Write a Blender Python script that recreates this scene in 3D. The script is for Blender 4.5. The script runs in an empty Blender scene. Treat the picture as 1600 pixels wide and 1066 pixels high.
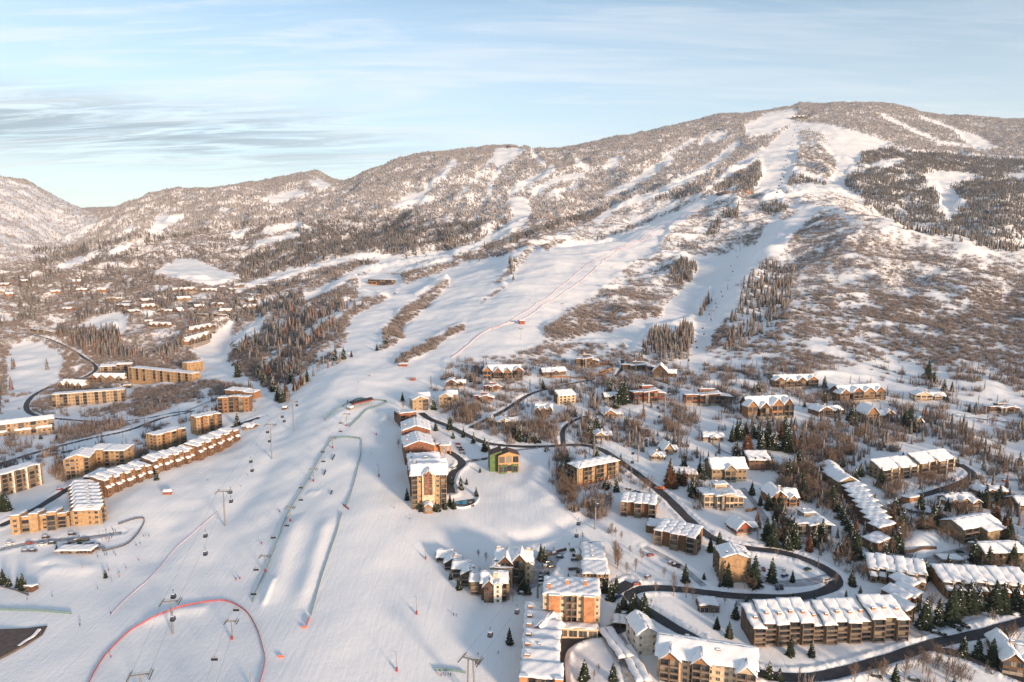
import bpy, math, random
import numpy as np
from mathutils import Vector, Matrix
R = math.radians
rng = np.random.default_rng(7)
random.seed(7)
scene = bpy.context.scene
COL = scene.collection; DBG = []

# ------------------------------------------------------------------ camera
PITCH = R(7.9); FPX = 1067.0
cd = bpy.data.cameras.new('camera'); cam = bpy.data.objects.new('camera', cd); COL.objects.link(cam)
cam.location = (0, 0, 0); cam.rotation_euler = (R(90) - PITCH, 0, 0)
cd.sensor_width = 36; cd.lens = 36 * FPX / 1600; cd.clip_start = 1; cd.clip_end = 60000
scene.camera = cam

# ------------------------------------------------------------------ sky, sun, exposure
SUN_EL, SUN_AZ = R(8), R(36)      # elevation; the sun stands behind the camera, swung to the right
scene.view_settings.view_transform = 'Standard'; scene.view_settings.look = 'None'
scene.view_settings.exposure = 0.86; scene.view_settings.gamma = 1
w = bpy.data.worlds.new('World'); scene.world = w; w.use_nodes = True
def sundir():                       # unit vector towards the sun
    return Vector((math.sin(SUN_AZ) * math.cos(SUN_EL), -math.cos(SUN_AZ) * math.cos(SUN_EL), math.sin(SUN_EL)))
def world_nodes():
    nt = w.node_tree; N = nt.nodes; L = nt.links; N.clear()
    out = N.new('ShaderNodeOutputWorld'); bg = N.new('ShaderNodeBackground'); bg.inputs['Strength'].default_value = 0.15
    sky = N.new('ShaderNodeTexSky'); sky.sky_type = 'NISHITA'; sky.sun_disc = False
    sky.sun_elevation = SUN_EL; sky.sun_rotation = math.pi - SUN_AZ
    sky.altitude = 2100; sky.air_density = 1.0; sky.dust_density = 1.6; sky.ozone_density = 1.4
    tc = N.new('ShaderNodeTexCoord'); sep = N.new('ShaderNodeSeparateXYZ'); L.new(tc.outputs['Generated'], sep.inputs[0])
    def math_(op, a, b=None):
        m = N.new('ShaderNodeMath'); m.operation = op
        for i, x in enumerate((a, b)):
            if x is None: continue
            if isinstance(x, (int, float)): m.inputs[i].default_value = x
            else: L.new(x, m.inputs[i])
        return m.outputs[0]
    zc = math_('ADD', math_('MAXIMUM', sep.outputs['Z'], 0.0), 0.10)
    px = math_('DIVIDE', sep.outputs['X'], zc); py = math_('DIVIDE', sep.outputs['Y'], zc)   # a flat cloud layer seen from below
    comb = N.new('ShaderNodeCombineXYZ'); L.new(px, comb.inputs[0]); L.new(py, comb.inputs[1])
    def noise(scale, det, rough, dist, sx, sy, rot, off=0.0):
        mp = N.new('ShaderNodeMapping'); mp.inputs['Scale'].default_value = (sx, sy, 1); mp.inputs['Rotation'].default_value = (0, 0, R(rot)); mp.inputs['Location'].default_value = (off, off * .7, 0)
        L.new(comb.outputs[0], mp.inputs['Vector'])
        t = N.new('ShaderNodeTexNoise'); t.inputs['Scale'].default_value = scale; t.inputs['Detail'].default_value = det; t.inputs['Roughness'].default_value = rough; t.inputs['Distortion'].default_value = dist
        L.new(mp.outputs[0], t.inputs['Vector']); return t.outputs['Fac']
    def ramp(v, a, b, lo=0.0, hi=1.0):
        m = N.new('ShaderNodeMapRange'); m.interpolation_type = 'SMOOTHSTEP'
        L.new(v, m.inputs['Value']); m.inputs['From Min'].default_value = a; m.inputs['From Max'].default_value = b
        m.inputs['To Min'].default_value = lo; m.inputs['To Max'].default_value = hi; return m.outputs[0]
    def mix(f, a, b):
        m = N.new('ShaderNodeMix'); m.data_type = 'RGBA'
        if isinstance(f, (int, float)): m.inputs['Factor'].default_value = f
        else: L.new(f, m.inputs['Factor'])
        for i, x in ((6, a), (7, b)):
            if isinstance(x, tuple): m.inputs[i].default_value = x
            else: L.new(x, m.inputs[i])
        return m.outputs[2]
    sk = N.new('ShaderNodeVectorMath'); sk.operation = 'MULTIPLY'; sk.inputs[1].default_value = SKYTINT; L.new(sky.outputs[0], sk.inputs[0])
    col = sk.outputs[0]
    low = ramp(sep.outputs['Z'], 0.0, 0.42, 1.0, 0.0)
    col = mix(math_('MULTIPLY', low, 0.55), col, CREAM)                           # pale veil towards the horizon
    cir = ramp(noise(1.0, 9, .62, .6, .5, 2.1, 12), .42, .70)
    left = ramp(sep.outputs['X'], -0.7, 0.6, 1.0, .35)
    col = mix(math_('MULTIPLY', math_('MULTIPLY', cir, left), .7), col, CIRRUS)
    cir2 = ramp(noise(3.2, 9, .65, 1.2, .35, 2.4, 8, 1.3), .48, .66)
    col = mix(math_('MULTIPLY', math_('MULTIPLY', cir2, left), .38), col, CIRRUS)
    band = ramp(sep.outputs['Z'], 0.085, 0.135); band2 = ramp(sep.outputs['Z'], 0.145, 0.205, 1.0, 0.0)
    lft = ramp(sep.outputs['X'], -0.4, -0.02, 1.0, 0.0)
    gr = ramp(noise(2.6, 10, .66, 1.4, .35, 1.9, 8, 3.7), .38, .60)
    f = math_('MULTIPLY', math_('MULTIPLY', band, band2), math_('MULTIPLY', lft, gr))
    col = mix(math_('MULTIPLY', f, .80), col, GREYC)
    L.new(col, bg.inputs['Color']); L.new(bg.outputs[0], out.inputs['Surface'])
SKYTINT = (1.05, 1.02, .95); CREAM = (3.8, 4.05, 4.15, 1); CIRRUS = (4.05, 4.15, 4.2, 1); GREYC = (1.5, 1.95, 2.3, 1)
world_nodes()
sl = bpy.data.lights.new('sun', 'SUN'); so = bpy.data.objects.new('sun', sl); COL.objects.link(so)
sl.energy = 3.7; sl.angle = R(7.0); sl.color = (1.0, 0.71, 0.48)
so.rotation_euler = sundir().to_track_quat('Z', 'Y').to_euler()

# ------------------------------------------------------------------ pixel <-> world helpers (photo pixels, 1600 x 1066)
CP, SP = math.cos(PITCH), math.sin(PITCH)
def ray(u, v):                       # -> (X/Y, Z/Y) of the ray through a photo pixel
    dx = (u - 800) / FPX; dy = (533 - v) / FPX
    y = CP + dy * SP; z = -SP + dy * CP
    return dx / y, z / y
def proj(X, Y, Z):
    dep = Y * CP - Z * SP; up = Y * SP + Z * CP
    return 800 + FPX * X / dep, 533 - FPX * up / dep

# ------------------------------------------------------------------ noise
_perm = np.random.default_rng(3).permutation(4096)
_grad = np.random.default_rng(4).random(4096) * 2 * np.pi
def gnoise(x, y, s=0):
    xi = np.floor(x).astype(np.int64); yi = np.floor(y).astype(np.int64); xf = x - xi; yf = y - yi
    def g(ix, iy, dx, dy):
        h = _grad[_perm[(_perm[(ix + s * 131) & 4095] + iy) & 4095]]
        return np.cos(h) * dx + np.sin(h) * dy
    ux = xf * xf * xf * (xf * (xf * 6 - 15) + 10); uy = yf * yf * yf * (yf * (yf * 6 - 15) + 10)
    a = g(xi, yi, xf, yf); b = g(xi + 1, yi, xf - 1, yf); c = g(xi, yi + 1, xf, yf - 1); d = g(xi + 1, yi + 1, xf - 1, yf - 1)
    return (a + (b - a) * ux) * (1 - uy) + (c + (d - c) * ux) * uy
def fbm(x, y, o=4, s=0, gain=.5):
    t = 0; a = 1
    for i in range(o): t = t + a * gnoise(x * 2 ** i, y * 2 ** i, s + i); a *= gain
    return t
def ridged(x, y, o=4, s=0):
    t = 0; a = 1
    for i in range(o): t = t + a * (1 - 2.4 * np.abs(gnoise(x * 2 ** i, y * 2 ** i, s + i))); a *= .5
    return t

# ------------------------------------------------------------------ terrain: control points (photo u, v, distance ahead)
CPTS = []
for u in (520, 700, 900, 1100, 1300, 1500, 1650):
    for v in (1120, 1066, 980, 900, 800, 700, 650, 600):
        a, h = ray(u, v); CPTS.append((u, v, 160 / (0.1 - h)))
for u in (-60, 200, 350):
    for v, D in ((1120, 185), (1066, 204), (980, 235), (900, 275), (830, 315), (760, 365), (700, 435), (650, 560 if u < 300 else 500), (600, 720 if u < 300 else 640), (550, 850), (500, 1000), (450, 1250)):
        CPTS.append((u, v, D))
CPTS += [(450, 600, 590), (600, 560, 620), (560, 500, 800), (700, 500, 780), (830, 480, 830), (830, 420, 1120), (960, 380, 1420), (1100, 315, 1900), (1165, 303, 2050),
 (640, 445, 1150), (740, 400, 1500), (500, 450, 1200), (400, 440, 1400), (600, 415, 1450), (800, 350, 1900), (810, 310, 2250), (700, 340, 2100), (500, 370, 2100), (400, 400, 1750), (300, 420, 1500),
 (100, 450, 1300), (0, 430, 1450), (300, 380, 2000), (200, 400, 1700), (100, 410, 1750),
 (540, 290, 3300), (620, 255, 3500), (700, 237, 3600), (800, 230, 3700), (890, 236, 3600), (950, 222, 3800), (1000, 213, 3900), (1060, 198, 4000), (1120, 185, 4200), (1180, 177, 4300), (1250, 166, 4450), (1350, 164, 4600), (1410, 170, 4700), (1450, 181, 4700), (1520, 186, 4700), (1600, 191, 4800), (1700, 200, 4900),
 (650, 310, 2700), (800, 280, 2900), (900, 280, 2800), (1000, 260, 3000), (1100, 230, 3400), (950, 330, 2100), (1050, 300, 2350), (1130, 270, 2800), (1200, 288, 2450), (1220, 240, 3100), (1240, 200, 3700), (1310, 240, 3100), (1310, 287, 2500),
 (1400, 230, 3400), (1500, 230, 3600), (1600, 240, 3500), (1500, 300, 2500), (1400, 305, 2300), (1600, 325, 2100), (1450, 345, 1950), (1560, 375, 1700),
 (1420, 425, 1520), (1580, 440, 1400), (1700, 450, 1400),
 (1256, 320, 1700), (1330, 338, 1450), (1400, 368, 1270), (1500, 385, 1200), (1600, 402, 1130), (1700, 420, 1080),
 (1200, 400, 1180), (1200, 480, 830), (1200, 560, 600), (1400, 450, 880), (1400, 520, 690), (1400, 580, 570), (1590, 450, 880), (1590, 520, 680), (1590, 590, 550), (1250, 350, 1430), (1100, 450, 1020), (1100, 520, 760), (1000, 520, 730), (1000, 450, 1000), (1060, 400, 1300), (900, 560, 620), (900, 500, 800), (1150, 350, 1600),
 (470, 277, 3600), (505, 276, 3620), (528, 289, 3500), (535, 291, 3350), (420, 286, 3450), (575, 272, 3400), (660, 243, 3550), (130, 362, 2750), (165, 343, 2900), (230, 316, 3100),
 (90, 385, 2600), (140, 356, 2800), (200, 327, 3000), (260, 304, 3200), (320, 298, 3250), (380, 290, 3300), (440, 283, 3500), (490, 273, 3600), (515, 281, 3600), (450, 330, 2700), (300, 340, 2600),
 (-80, 265, 3100), (0, 281, 3200), (40, 288, 3250), (80, 305, 3400), (120, 328, 3500), (153, 346, 3600), (0, 340, 2500), (60, 360, 2600), (0, 400, 1900), (-80, 400, 1800), (60, 405, 2000),
 (150, 372, 4800), (120, 328, 8000), (160, 328, 8000), (200, 328, 8000), (40, 330, 8000), (300, 335, 8000), (500, 345, 8000)]
for u, v, D in ((540, 290, 3300), (620, 255, 3500), (700, 237, 3600), (800, 230, 3700), (890, 235, 3600), (1000, 213, 3900), (1120, 185, 4200), (1250, 166, 4450), (1350, 164, 4600), (1450, 182, 4700), (1600, 190, 4800), (1700, 200, 4900), (200, 328, 3000), (380, 290, 3300), (490, 273, 3600), (-80, 265, 3100), (0, 281, 3200), (80, 305, 3400)):
    CPTS.append((u, v + 60, D * 1.3))
for u in (-60, 500, 1100, 1700): CPTS.append((u, 400, 13000))
SC = 1.35                            # metres per unit of the control distances
P = np.array([(*ray(u, v), D) for u, v, D in CPTS])
P = np.vstack([P, [(a, -145 / 70. + .02 * a, 70.) for a in (-1, -.5, 0, .5, 1)], [(a, -142 / 120., 120.) for a in (-1, -.4, .2, 1)],
               [(s * 1.25, h, D) for s in (-1, 1) for h, D in ((-.45, 300), (-.2, 560), (-.03, 1200), (.03, 2200), (.09, 3600), (.0, 9000))]])
def rbf_fit(px, py, val, lam=2e-4):
    n = len(px); d2 = (px[:, None] - px) ** 2 + (py[:, None] - py) ** 2
    K = np.where(d2 > 0, .5 * d2 * np.log(d2 + 1e-12), 0) + lam * np.eye(n)
    Q = np.c_[np.ones(n), px, py]
    return np.linalg.solve(np.block([[K, Q], [Q.T, np.zeros((3, 3))]]), np.r_[val, 0, 0, 0])
KX, KY = 3.0, 1.0
hx, hy = P[:, 0] * KX, np.log(P[:, 2] * SC) * KY
# interpolate Z / D**0.9-like slope value h over (X/Y, log Y)
WT = rbf_fit(hx, hy, P[:, 1])
NA, ND = 860, 900
AG = np.concatenate([np.linspace(-1.3, -.86, 40, endpoint=False), np.linspace(-.86, .86, NA - 80), np.linspace(.86, 1.3, 41)[1:]])
LD = np.concatenate([np.linspace(math.log(62), math.log(170), 60, endpoint=False), np.linspace(math.log(170), math.log(5600), ND - 100), np.linspace(math.log(5600), math.log(15000), 41)[1:]])
NA, ND = len(AG), len(LD)
LD = LD + math.log(SC)
A2, L2 = np.meshgrid(AG, LD)                    # (ND, NA)
def rbf_eval(a, l):
    x = (a * KX).ravel(); y = (l * KY).ravel(); out = np.empty(len(x)); n = len(hx)
    for s in range(0, len(x), 20000):
        d2 = (x[s:s + 20000, None] - hx) ** 2 + (y[s:s + 20000, None] - hy) ** 2
        out[s:s + 20000] = (.5 * d2 * np.log(d2 + 1e-12)) @ WT[:n] + WT[n] + WT[n + 1] * x[s:s + 20000] + WT[n + 2] * y[s:s + 20000]
    return out.reshape(a.shape)
# coarse evaluation + bilinear upsampling keeps this quick
ca = np.linspace(AG[0], AG[-1], 300); cl = np.linspace(LD[0], LD[-1], 300)
CA, CL = np.meshgrid(ca, cl); HC = rbf_eval(CA, CL)
def bil(G, xs, ys, x, y):
    fx = np.interp(x, xs, np.arange(len(xs))); fy = np.interp(y, ys, np.arange(len(ys)))
    ix = np.clip(fx.astype(int), 0, len(xs) - 2); iy = np.clip(fy.astype(int), 0, len(ys) - 2); tx = fx - ix; ty = fy - iy
    return (G[iy, ix] * (1 - tx) + G[iy, ix + 1] * tx) * (1 - ty) + (G[iy + 1, ix] * (1 - tx) + G[iy + 1, ix + 1] * tx) * ty
def smooth_bil(G, xs, ys, x, y):                # catmull-rom along both axes
    fx = np.interp(x, xs, np.arange(len(xs))); fy = np.interp(y, ys, np.arange(len(ys)))
    ix = np.clip(fx.astype(int), 1, len(xs) - 3); iy = np.clip(fy.astype(int), 1, len(ys) - 3); tx = fx - ix; ty = fy - iy
    def cr(p0, p1, p2, p3, t): return p1 + .5 * t * (p2 - p0 + t * (2 * p0 - 5 * p1 + 4 * p2 - p3 + t * (3 * (p1 - p2) + p3 - p0)))
    rows = [cr(*[G[iy + j, ix + k] for k in (-1, 0, 1, 2)], tx) for j in (-1, 0, 1, 2)]
    return cr(*rows, ty)
H2 = smooth_bil(HC, ca, cl, A2, L2)
YW = np.exp(L2); XW = A2 * YW; YS = YW / SC
# ------------------------------------------------------------------ where things grow: land-cover polygons traced on the terrain
def inpoly(poly, x, y):
    r = np.zeros(x.shape, bool); n = len(poly)
    for i in range(n):
        x1, y1 = poly[i]; x2, y2 = poly[(i + 1) % n]
        if y1 == y2: continue
        r ^= ((y1 > y) != (y2 > y)) & (x < (x2 - x1) * (y - y1) / (y2 - y1) + x1)
    return r
MW, MH = 850, 560                                # 2 photo pixels per cell, origin -50,-0
mu, mv = np.meshgrid(np.arange(MW) * 2. - 50, np.arange(MH) * 2.)
def pfill(M, poly, val):
    xs = [p[0] for p in poly]; ys = [p[1] for p in poly]
    x0 = max(0, int((min(xs) + 50) / 2) - 1); x1 = min(MW, int((max(xs) + 50) / 2) + 2); y0 = max(0, int(min(ys) / 2) - 1); y1 = min(MH, int(max(ys) / 2) + 2)
    if x1 <= x0 or y1 <= y0: return
    s = (slice(y0, y1), slice(x0, x1)); m = inpoly(poly, mu[s], mv[s]); M[s][m] = val
def lfill(M, line, w, val):
    for (xa, ya), (xb, yb) in zip(line, line[1:]):
        x0 = max(0, int((min(xa, xb) + 50 - w) / 2) - 1); x1 = min(MW, int((max(xa, xb) + 50 + w) / 2) + 2); y0 = max(0, int((min(ya, yb) - w) / 2) - 1); y1 = min(MH, int((max(ya, yb) + w) / 2) + 2)
        if x1 <= x0 or y1 <= y0: continue
        s = (slice(y0, y1), slice(x0, x1)); dx, dy = xb - xa, yb - ya; L = dx * dx + dy * dy + 1e-9
        t = np.clip(((mu[s] - xa) * dx + (mv[s] - ya) * dy) / L, 0, 1)
        M[s][np.hypot(mu[s] - xa - t * dx, mv[s] - ya - t * dy) < w / 2] = val
FROST = np.zeros((MH, MW)); BRUSH = np.zeros((MH, MW)); CONI = np.zeros((MH, MW))
ALL = (FROST, BRUSH, CONI)
# broad cover
pfill(FROST, [(-50, 200), (1700, 100), (1700, 330), (1470, 240), (1330, 225), (1250, 300), (1100, 300), (930, 330), (800, 345), (620, 330), (480, 345), (380, 355), (230, 372), (120, 390), (-50, 430)], .8)
pfill(FROST, [(-50, 270), (0, 275), (90, 300), (155, 340), (120, 375), (60, 400), (-50, 420)], .10)
pfill(BRUSH, [(-50, 270), (0, 275), (90, 300), (155, 340), (120, 375), (60, 400), (-50, 440)], .30)
pfill(BRUSH, [(-50, 420), (90, 395), (230, 372), (380, 350), (480, 340), (620, 325), (800, 340), (930, 325), (1100, 290), (1200, 290), (1180, 330), (1050, 350), (940, 375), (830, 395), (760, 400), (640, 440), (560, 500), (520, 560), (420, 610), (330, 560), (200, 600), (60, 640), (-50, 660)], .80)
pfill(CONI, [(380, 400), (480, 345), (640, 345), (760, 340), (800, 345), (790, 370), (700, 395), (620, 415), (520, 410), (440, 430), (360, 440)], .62)
pfill(CONI, [(420, 350), (600, 330), (700, 335), (600, 360), (450, 385)], .5)
pfill(CONI, [(400, 440), (500, 460), (560, 455), (600, 450), (560, 490), (530, 520), (490, 540), (470, 545), (440, 500), (360, 510), (350, 470)], .42)
pfill(CONI, [(300, 440), (400, 440), (400, 500), (330, 480), (200, 490), (180, 470)], .3)
pfill(CONI, [(-50, 430), (200, 400), (400, 350), (800, 340), (800, 400), (600, 440), (400, 500), (200, 500), (-50, 520)], .30)
pfill(CONI, [(380, 400), (480, 345), (640, 345), (760, 340), (800, 345), (790, 370), (700, 395), (620, 415), (520, 410), (440, 430), (360, 440)], .62)
pfill(CONI, [(400, 440), (500, 460), (560, 455), (600, 450), (560, 490), (530, 520), (490, 540), (470, 545), (440, 500), (360, 510), (350, 470)], .5)
pfill(CONI, [(40, 385), (120, 380), (240, 355), (300, 362), (200, 385), (120, 405), (60, 415)], .5)
lfill(CONI, [(140, 405), (190, 398), (240, 375), (300, 362), (400, 345), (470, 335)], 8, .8)
# right hillside
HILL = [(1180, 330), (1260, 325), (1300, 328), (1400, 372), (1500, 388), (1700, 420), (1700, 640), (1500, 610), (1400, 592), (1290, 590), (1200, 590), (1120, 600), (1090, 560), (1140, 470), (1200, 420), (1250, 350)]
for M in ALL: pfill(M, HILL, 0)
pfill(BRUSH, HILL, .62)
pfill(BRUSH, [(1400, 392), (1600, 405), (1700, 420), (1700, 500), (1500, 470), (1350, 440)], .74)
pfill(BRUSH, [(1395, 560), (1440, 570), (1440, 620), (1300, 600), (1250, 590), (1300, 570)], .35)
pfill(CONI, [(1134, 520), (1142, 450), (1170, 415), (1200, 400), (1245, 400), (1235, 470), (1195, 520), (1104, 570), (1098, 555)], .5)
pfill(BRUSH, [(1134, 520), (1142, 450), (1170, 415), (1200, 400), (1225, 400), (1225, 470), (1195, 520), (1104, 570), (1098, 555)], .35)
# right dark forest behind the spur
DF = [(1337, 226), (1382, 226), (1410, 231), (1440, 233), (1600, 245), (1700, 250), (1700, 400), (1600, 395), (1552, 388), (1456, 364), (1403, 344), (1352, 314), (1316, 287)]
for M in ALL: pfill(M, DF, 0)
pfill(CONI, DF, .74)
pfill(BRUSH, [(1380, 232), (1480, 250), (1570, 268), (1560, 276), (1440, 262), (1330, 250)], .9)
# the peak
for M in ALL: pfill(M, [(1240, 188), (1290, 192), (1345, 205), (1400, 224), (1345, 235), (1337, 260), (1300, 292), (1180, 300), (1175, 290), (1190, 265), (1187, 245)], 0)
pfill(BRUSH, [(1240, 258), (1250, 222), (1283, 224), (1309, 253), (1297, 280), (1262, 268)], .8); pfill(FROST, [(1250, 200), (1285, 205), (1290, 222), (1250, 222)], .3)
pfill(CONI, [(1228, 289), (1238, 264), (1303, 287), (1262, 285)], .8); pfill(CONI, [(1147, 262), (1182, 246), (1193, 269), (1176, 297), (1122, 303), (1112, 292)], .9)
pfill(BRUSH, [(1215, 300), (1300, 292), (1400, 342), (1398, 352), (1330, 330), (1230, 318)], .4)
pfill(CONI, [(1041, 304), (1110, 268), (1100, 290), (1060, 312)], .5)
lfill(CONI, [(800, 374), (860, 350), (926, 334), (1003, 310), (1068, 297)], 13, .85); lfill(CONI, [(934, 371), (1020, 340), (1104, 306)], 6, .7)
pfill(BRUSH, [(850, 372), (935, 340), (1050, 312), (1100, 300), (1030, 335), (935, 368)], .45)
# pistes and clearings
PISTES = [
 [(1238, 190), (1210, 214), (1200, 226), (1165, 244), (1129, 269), (1104, 292), (1073, 317), (1061, 325), (1099, 300), (1142, 271), (1187, 247), (1195, 269), (1190, 285), (1173, 301), (1216, 303), (1228, 264), (1243, 221), (1250, 190)],
 [(1290, 193), (1352, 208), (1397, 223), (1332, 228), (1337, 251), (1316, 282), (1326, 294), (1300, 292), (1296, 279), (1309, 259), (1296, 213), (1280, 195)],
 [(1215, 300), (1296, 290), (1326, 294), (1300, 297), (1230, 306)],
 [(1256, 322), (1284, 323), (1250, 353), (1230, 375), (1200, 393), (1180, 413), (1147, 443), (1083, 484), (1068, 494), (1028, 509), (977, 522), (896, 534), (843, 546), (843, 540), (901, 525), (962, 519), (1028, 497), (1058, 466), (1078, 445), (1129, 415), (1200, 363)],
 [(1147, 443), (1160, 447), (1135, 490), (1112, 520), (1100, 560), (1085, 600), (1075, 640), (1050, 640), (1060, 600), (1078, 560), (1092, 520), (1108, 480), (1120, 455)],
 [(1155, 303), (1117, 303), (1091, 311), (1028, 340), (977, 360), (937, 373), (889, 375), (863, 383), (833, 416), (800, 450), (755, 480), (711, 520), (640, 575), (600, 620), (700, 575), (760, 535), (825, 503), (876, 486), (911, 458), (937, 423), (957, 402), (1020, 379), (1048, 361), (1068, 343), (1114, 313)],
 [(815, 385), (850, 385), (800, 440), (750, 478), (725, 500), (680, 525), (600, 570), (560, 560), (620, 520), (660, 480), (690, 440), (720, 430), (770, 405)],
 [(752, 402), (704, 417), (641, 445), (590, 473), (552, 493), (535, 530), (480, 590), (470, 640), (640, 600), (585, 550), (600, 520), (610, 490), (628, 473), (668, 437), (727, 407), (770, 395)],
 [(793, 308), (822, 306), (832, 330), (817, 350), (790, 365), (745, 385), (742, 378), (785, 355), (800, 340), (797, 325)],
 [(643, 298), (686, 308), (625, 322), (605, 325)], [(775, 230), (820, 229), (805, 246), (780, 262), (765, 250)],
 [(937, 264), (952, 246), (975, 241), (962, 259)], [(1486, 198), (1522, 207), (1560, 229), (1524, 233), (1511, 223)],
 [(1344, 261), (1377, 249), (1425, 246), (1390, 258)], [(1443, 269), (1491, 266), (1532, 274), (1479, 287), (1506, 312), (1483, 340), (1466, 327), (1468, 302), (1446, 277)],
 [(1565, 274), (1620, 262), (1620, 279)], [(238, 425), (279, 402), (304, 404), (375, 432), (329, 445), (253, 427)], [(360, 361), (390, 353), (367, 376)], [(339, 328), (372, 320), (350, 332)],
 [(233, 359), (243, 336), (291, 333), (253, 359)], [(185, 361), (212, 345), (200, 362)], [(165, 394), (205, 378), (200, 388)], [(90, 415), (125, 398), (140, 405), (100, 420)],
 [(408, 308), (463, 295), (486, 301), (425, 317)], [(478, 283), (496, 277), (522, 288), (501, 295)],
 [(10, 560), (20, 535), (60, 532), (100, 558), (90, 590), (55, 612), (10, 610)], [(120, 508), (175, 484), (200, 490), (192, 520), (150, 510)],
 [(1122, 203), (1140, 210), (1118, 222), (1108, 218)], [(1160, 195), (1200, 174), (1245, 168), (1242, 188), (1205, 208), (1165, 212)],
 [(300, 545), (345, 510), (362, 500), (350, 560), (400, 600), (440, 640), (400, 640), (330, 580)]]
PLINES = [([(711, 250), (691, 270), (668, 288), (666, 298)], 6), ([(765, 250), (742, 278), (717, 303)], 4), ([(787, 250), (767, 280), (762, 300)], 6), ([(830, 233), (838, 246), (850, 256)], 5),
 ([(795, 300), (830, 279), (853, 269), (863, 261)], 7), ([(833, 297), (876, 277), (911, 272)], 7), ([(947, 302), (982, 289), (1020, 261), (1050, 245)], 6),
 ([(1152, 221), (1117, 251), (1079, 274), (1041, 292), (1015, 305), (960, 322), (930, 345)], 8), ([(1150, 290), (1094, 318)], 4), ([(1112, 206), (1094, 223)], 6), ([(1035, 244), (1084, 216)], 4),
 ([(1377, 178), (1423, 200), (1468, 221), (1511, 226)], 4), ([(1435, 180), (1486, 198)], 4), ([(742, 382), (700, 395), (640, 405), (562, 420), (527, 440), (480, 462)], 8), ([(640, 405), (562, 398), (500, 412), (451, 425), (400, 439), (370, 450)], 6),
 ([(562, 432), (620, 420), (704, 403)], 6), ([(415, 359), (466, 348)], 7), ([(400, 379), (463, 365)], 6), ([(900, 250), (918, 262)], 6), ([(560, 470), (500, 500), (480, 520)], 6), ([(1030, 262), (1000, 280)], 4),
 ([(350, 585), (352, 545), (362, 505)], 8), ([(370, 528), (400, 510), (404, 500)], 12), ([(900, 290), (860, 300)], 5), ([(1340, 620), (1290, 590)], 3)]
for M in ALL:
    for p in PISTES: pfill(M, p, 0)
    for l, wd in PLINES: lfill(M, l, wd + 1.6, 0)
# islands of growth inside the ski area
for p, d in [([(724, 500), (678, 525), (628, 548), (610, 563), (623, 571), (653, 558), (689, 535), (727, 512)], .95), ([(787, 442), (757, 462), (750, 474), (775, 460), (790, 450)], .7),
             ([(699, 432), (665, 452), (622, 485), (600, 512), (585, 548), (600, 546), (632, 528), (628, 508), (663, 483), (700, 445)], .85),
             ([(833, 372), (845, 380), (800, 425), (780, 440), (760, 450), (790, 420)], .5), ([(800, 375), (835, 372), (820, 385), (770, 398)], .7),
             ([(880, 490), (930, 455), (990, 405), (1045, 395), (1060, 400), (1075, 440), (1045, 470), (1020, 495), (960, 515), (850, 535), (850, 510)], .5),
             ([(850, 503), (905, 500), (950, 510), (895, 522), (853, 520)], .85), ([(900, 475), (960, 470), (1035, 480), (1030, 495), (960, 500), (905, 495)], .8), ([(940, 450), (1000, 440), (1035, 460), (1015, 470), (945, 468)], .8),
             ([(760, 560), (850, 535), (975, 530), (985, 560), (930, 575), (860, 590), (770, 575), (730, 600), (660, 612), (690, 585)], .55),
             ([(1050, 350), (1150, 310), (1215, 305), (1200, 350), (1130, 400), (1090, 400), (1060, 390), (1020, 400)], .5), ([(1165, 360), (1200, 345), (1180, 380), (1160, 385)], .7),
             ([(560, 500), (545, 520), (520, 560), (500, 580), (480, 570), (505, 545)], .5), ([(540, 497), (560, 470), (600, 455), (590, 468)], .6)]:
    pfill(BRUSH, p, d)
for p, d in [([(977, 555), (1018, 508), (1056, 503), (1083, 494), (1086, 527), (1073, 560), (1043, 566), (1015, 556), (992, 566)], 1.0), ([(1086, 476), (1109, 454), (1111, 466), (1094, 499)], 1.0),
             ([(1040, 420), (1063, 398), (1089, 406), (1081, 440), (1053, 444)], .9), ([(1106, 348), (1127, 330), (1122, 370), (1104, 368)], .8), ([(1127, 327), (1155, 312), (1152, 340), (1124, 343)], .9),
             ([(1182, 316), (1215, 310), (1240, 325), (1200, 338)], .8), ([(1035, 375), (1045, 365), (1100, 385), (1085, 395), (1050, 385)], .35), ([(790, 400), (806, 395), (800, 440), (794, 440)], .5),
             ([(85, 500), (110, 508), (180, 505), (195, 525), (190, 540), (235, 545), (265, 530), (300, 500), (320, 500), (300, 535), (265, 552), (215, 564), (160, 575), (125, 550), (90, 530)], .95), ([(110, 478), (200, 468), (220, 480), (120, 500)], .7),
             ([(-50, 590), (10, 600), (60, 585), (110, 565), (135, 560), (150, 590), (100, 610), (50, 640), (-50, 660)], .75), ([(200, 440), (260, 448), (330, 470), (270, 480), (210, 470)], .35),
             ([(360, 545), (385, 515), (430, 500), (450, 500), (455, 530), (475, 540), (470, 560), (500, 552), (500, 572), (455, 610), (450, 630), (430, 625), (405, 595), (375, 578), (355, 560)], .56),
             ([(445, 610), (500, 570), (520, 545), (545, 545), (545, 560), (500, 585), (460, 612)], .6), ([(640, 430), (665, 415), (672, 420), (612, 450), (600, 452)], .9), ([(470, 505), (520, 490), (570, 465), (580, 470), (520, 515), (480, 520)], .5),
             ([(1165, 655), (1245, 655), (1255, 700), (1165, 700)], .5), ([(942, 592), (960, 575), (975, 600), (1000, 590), (1005, 605), (975, 640), (945, 640)], .7), ([(1430, 590), (1455, 575), (1480, 600), (1508, 600), (1505, 620), (1450, 622)], .35)]:
    pfill(CONI, p, d)
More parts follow.
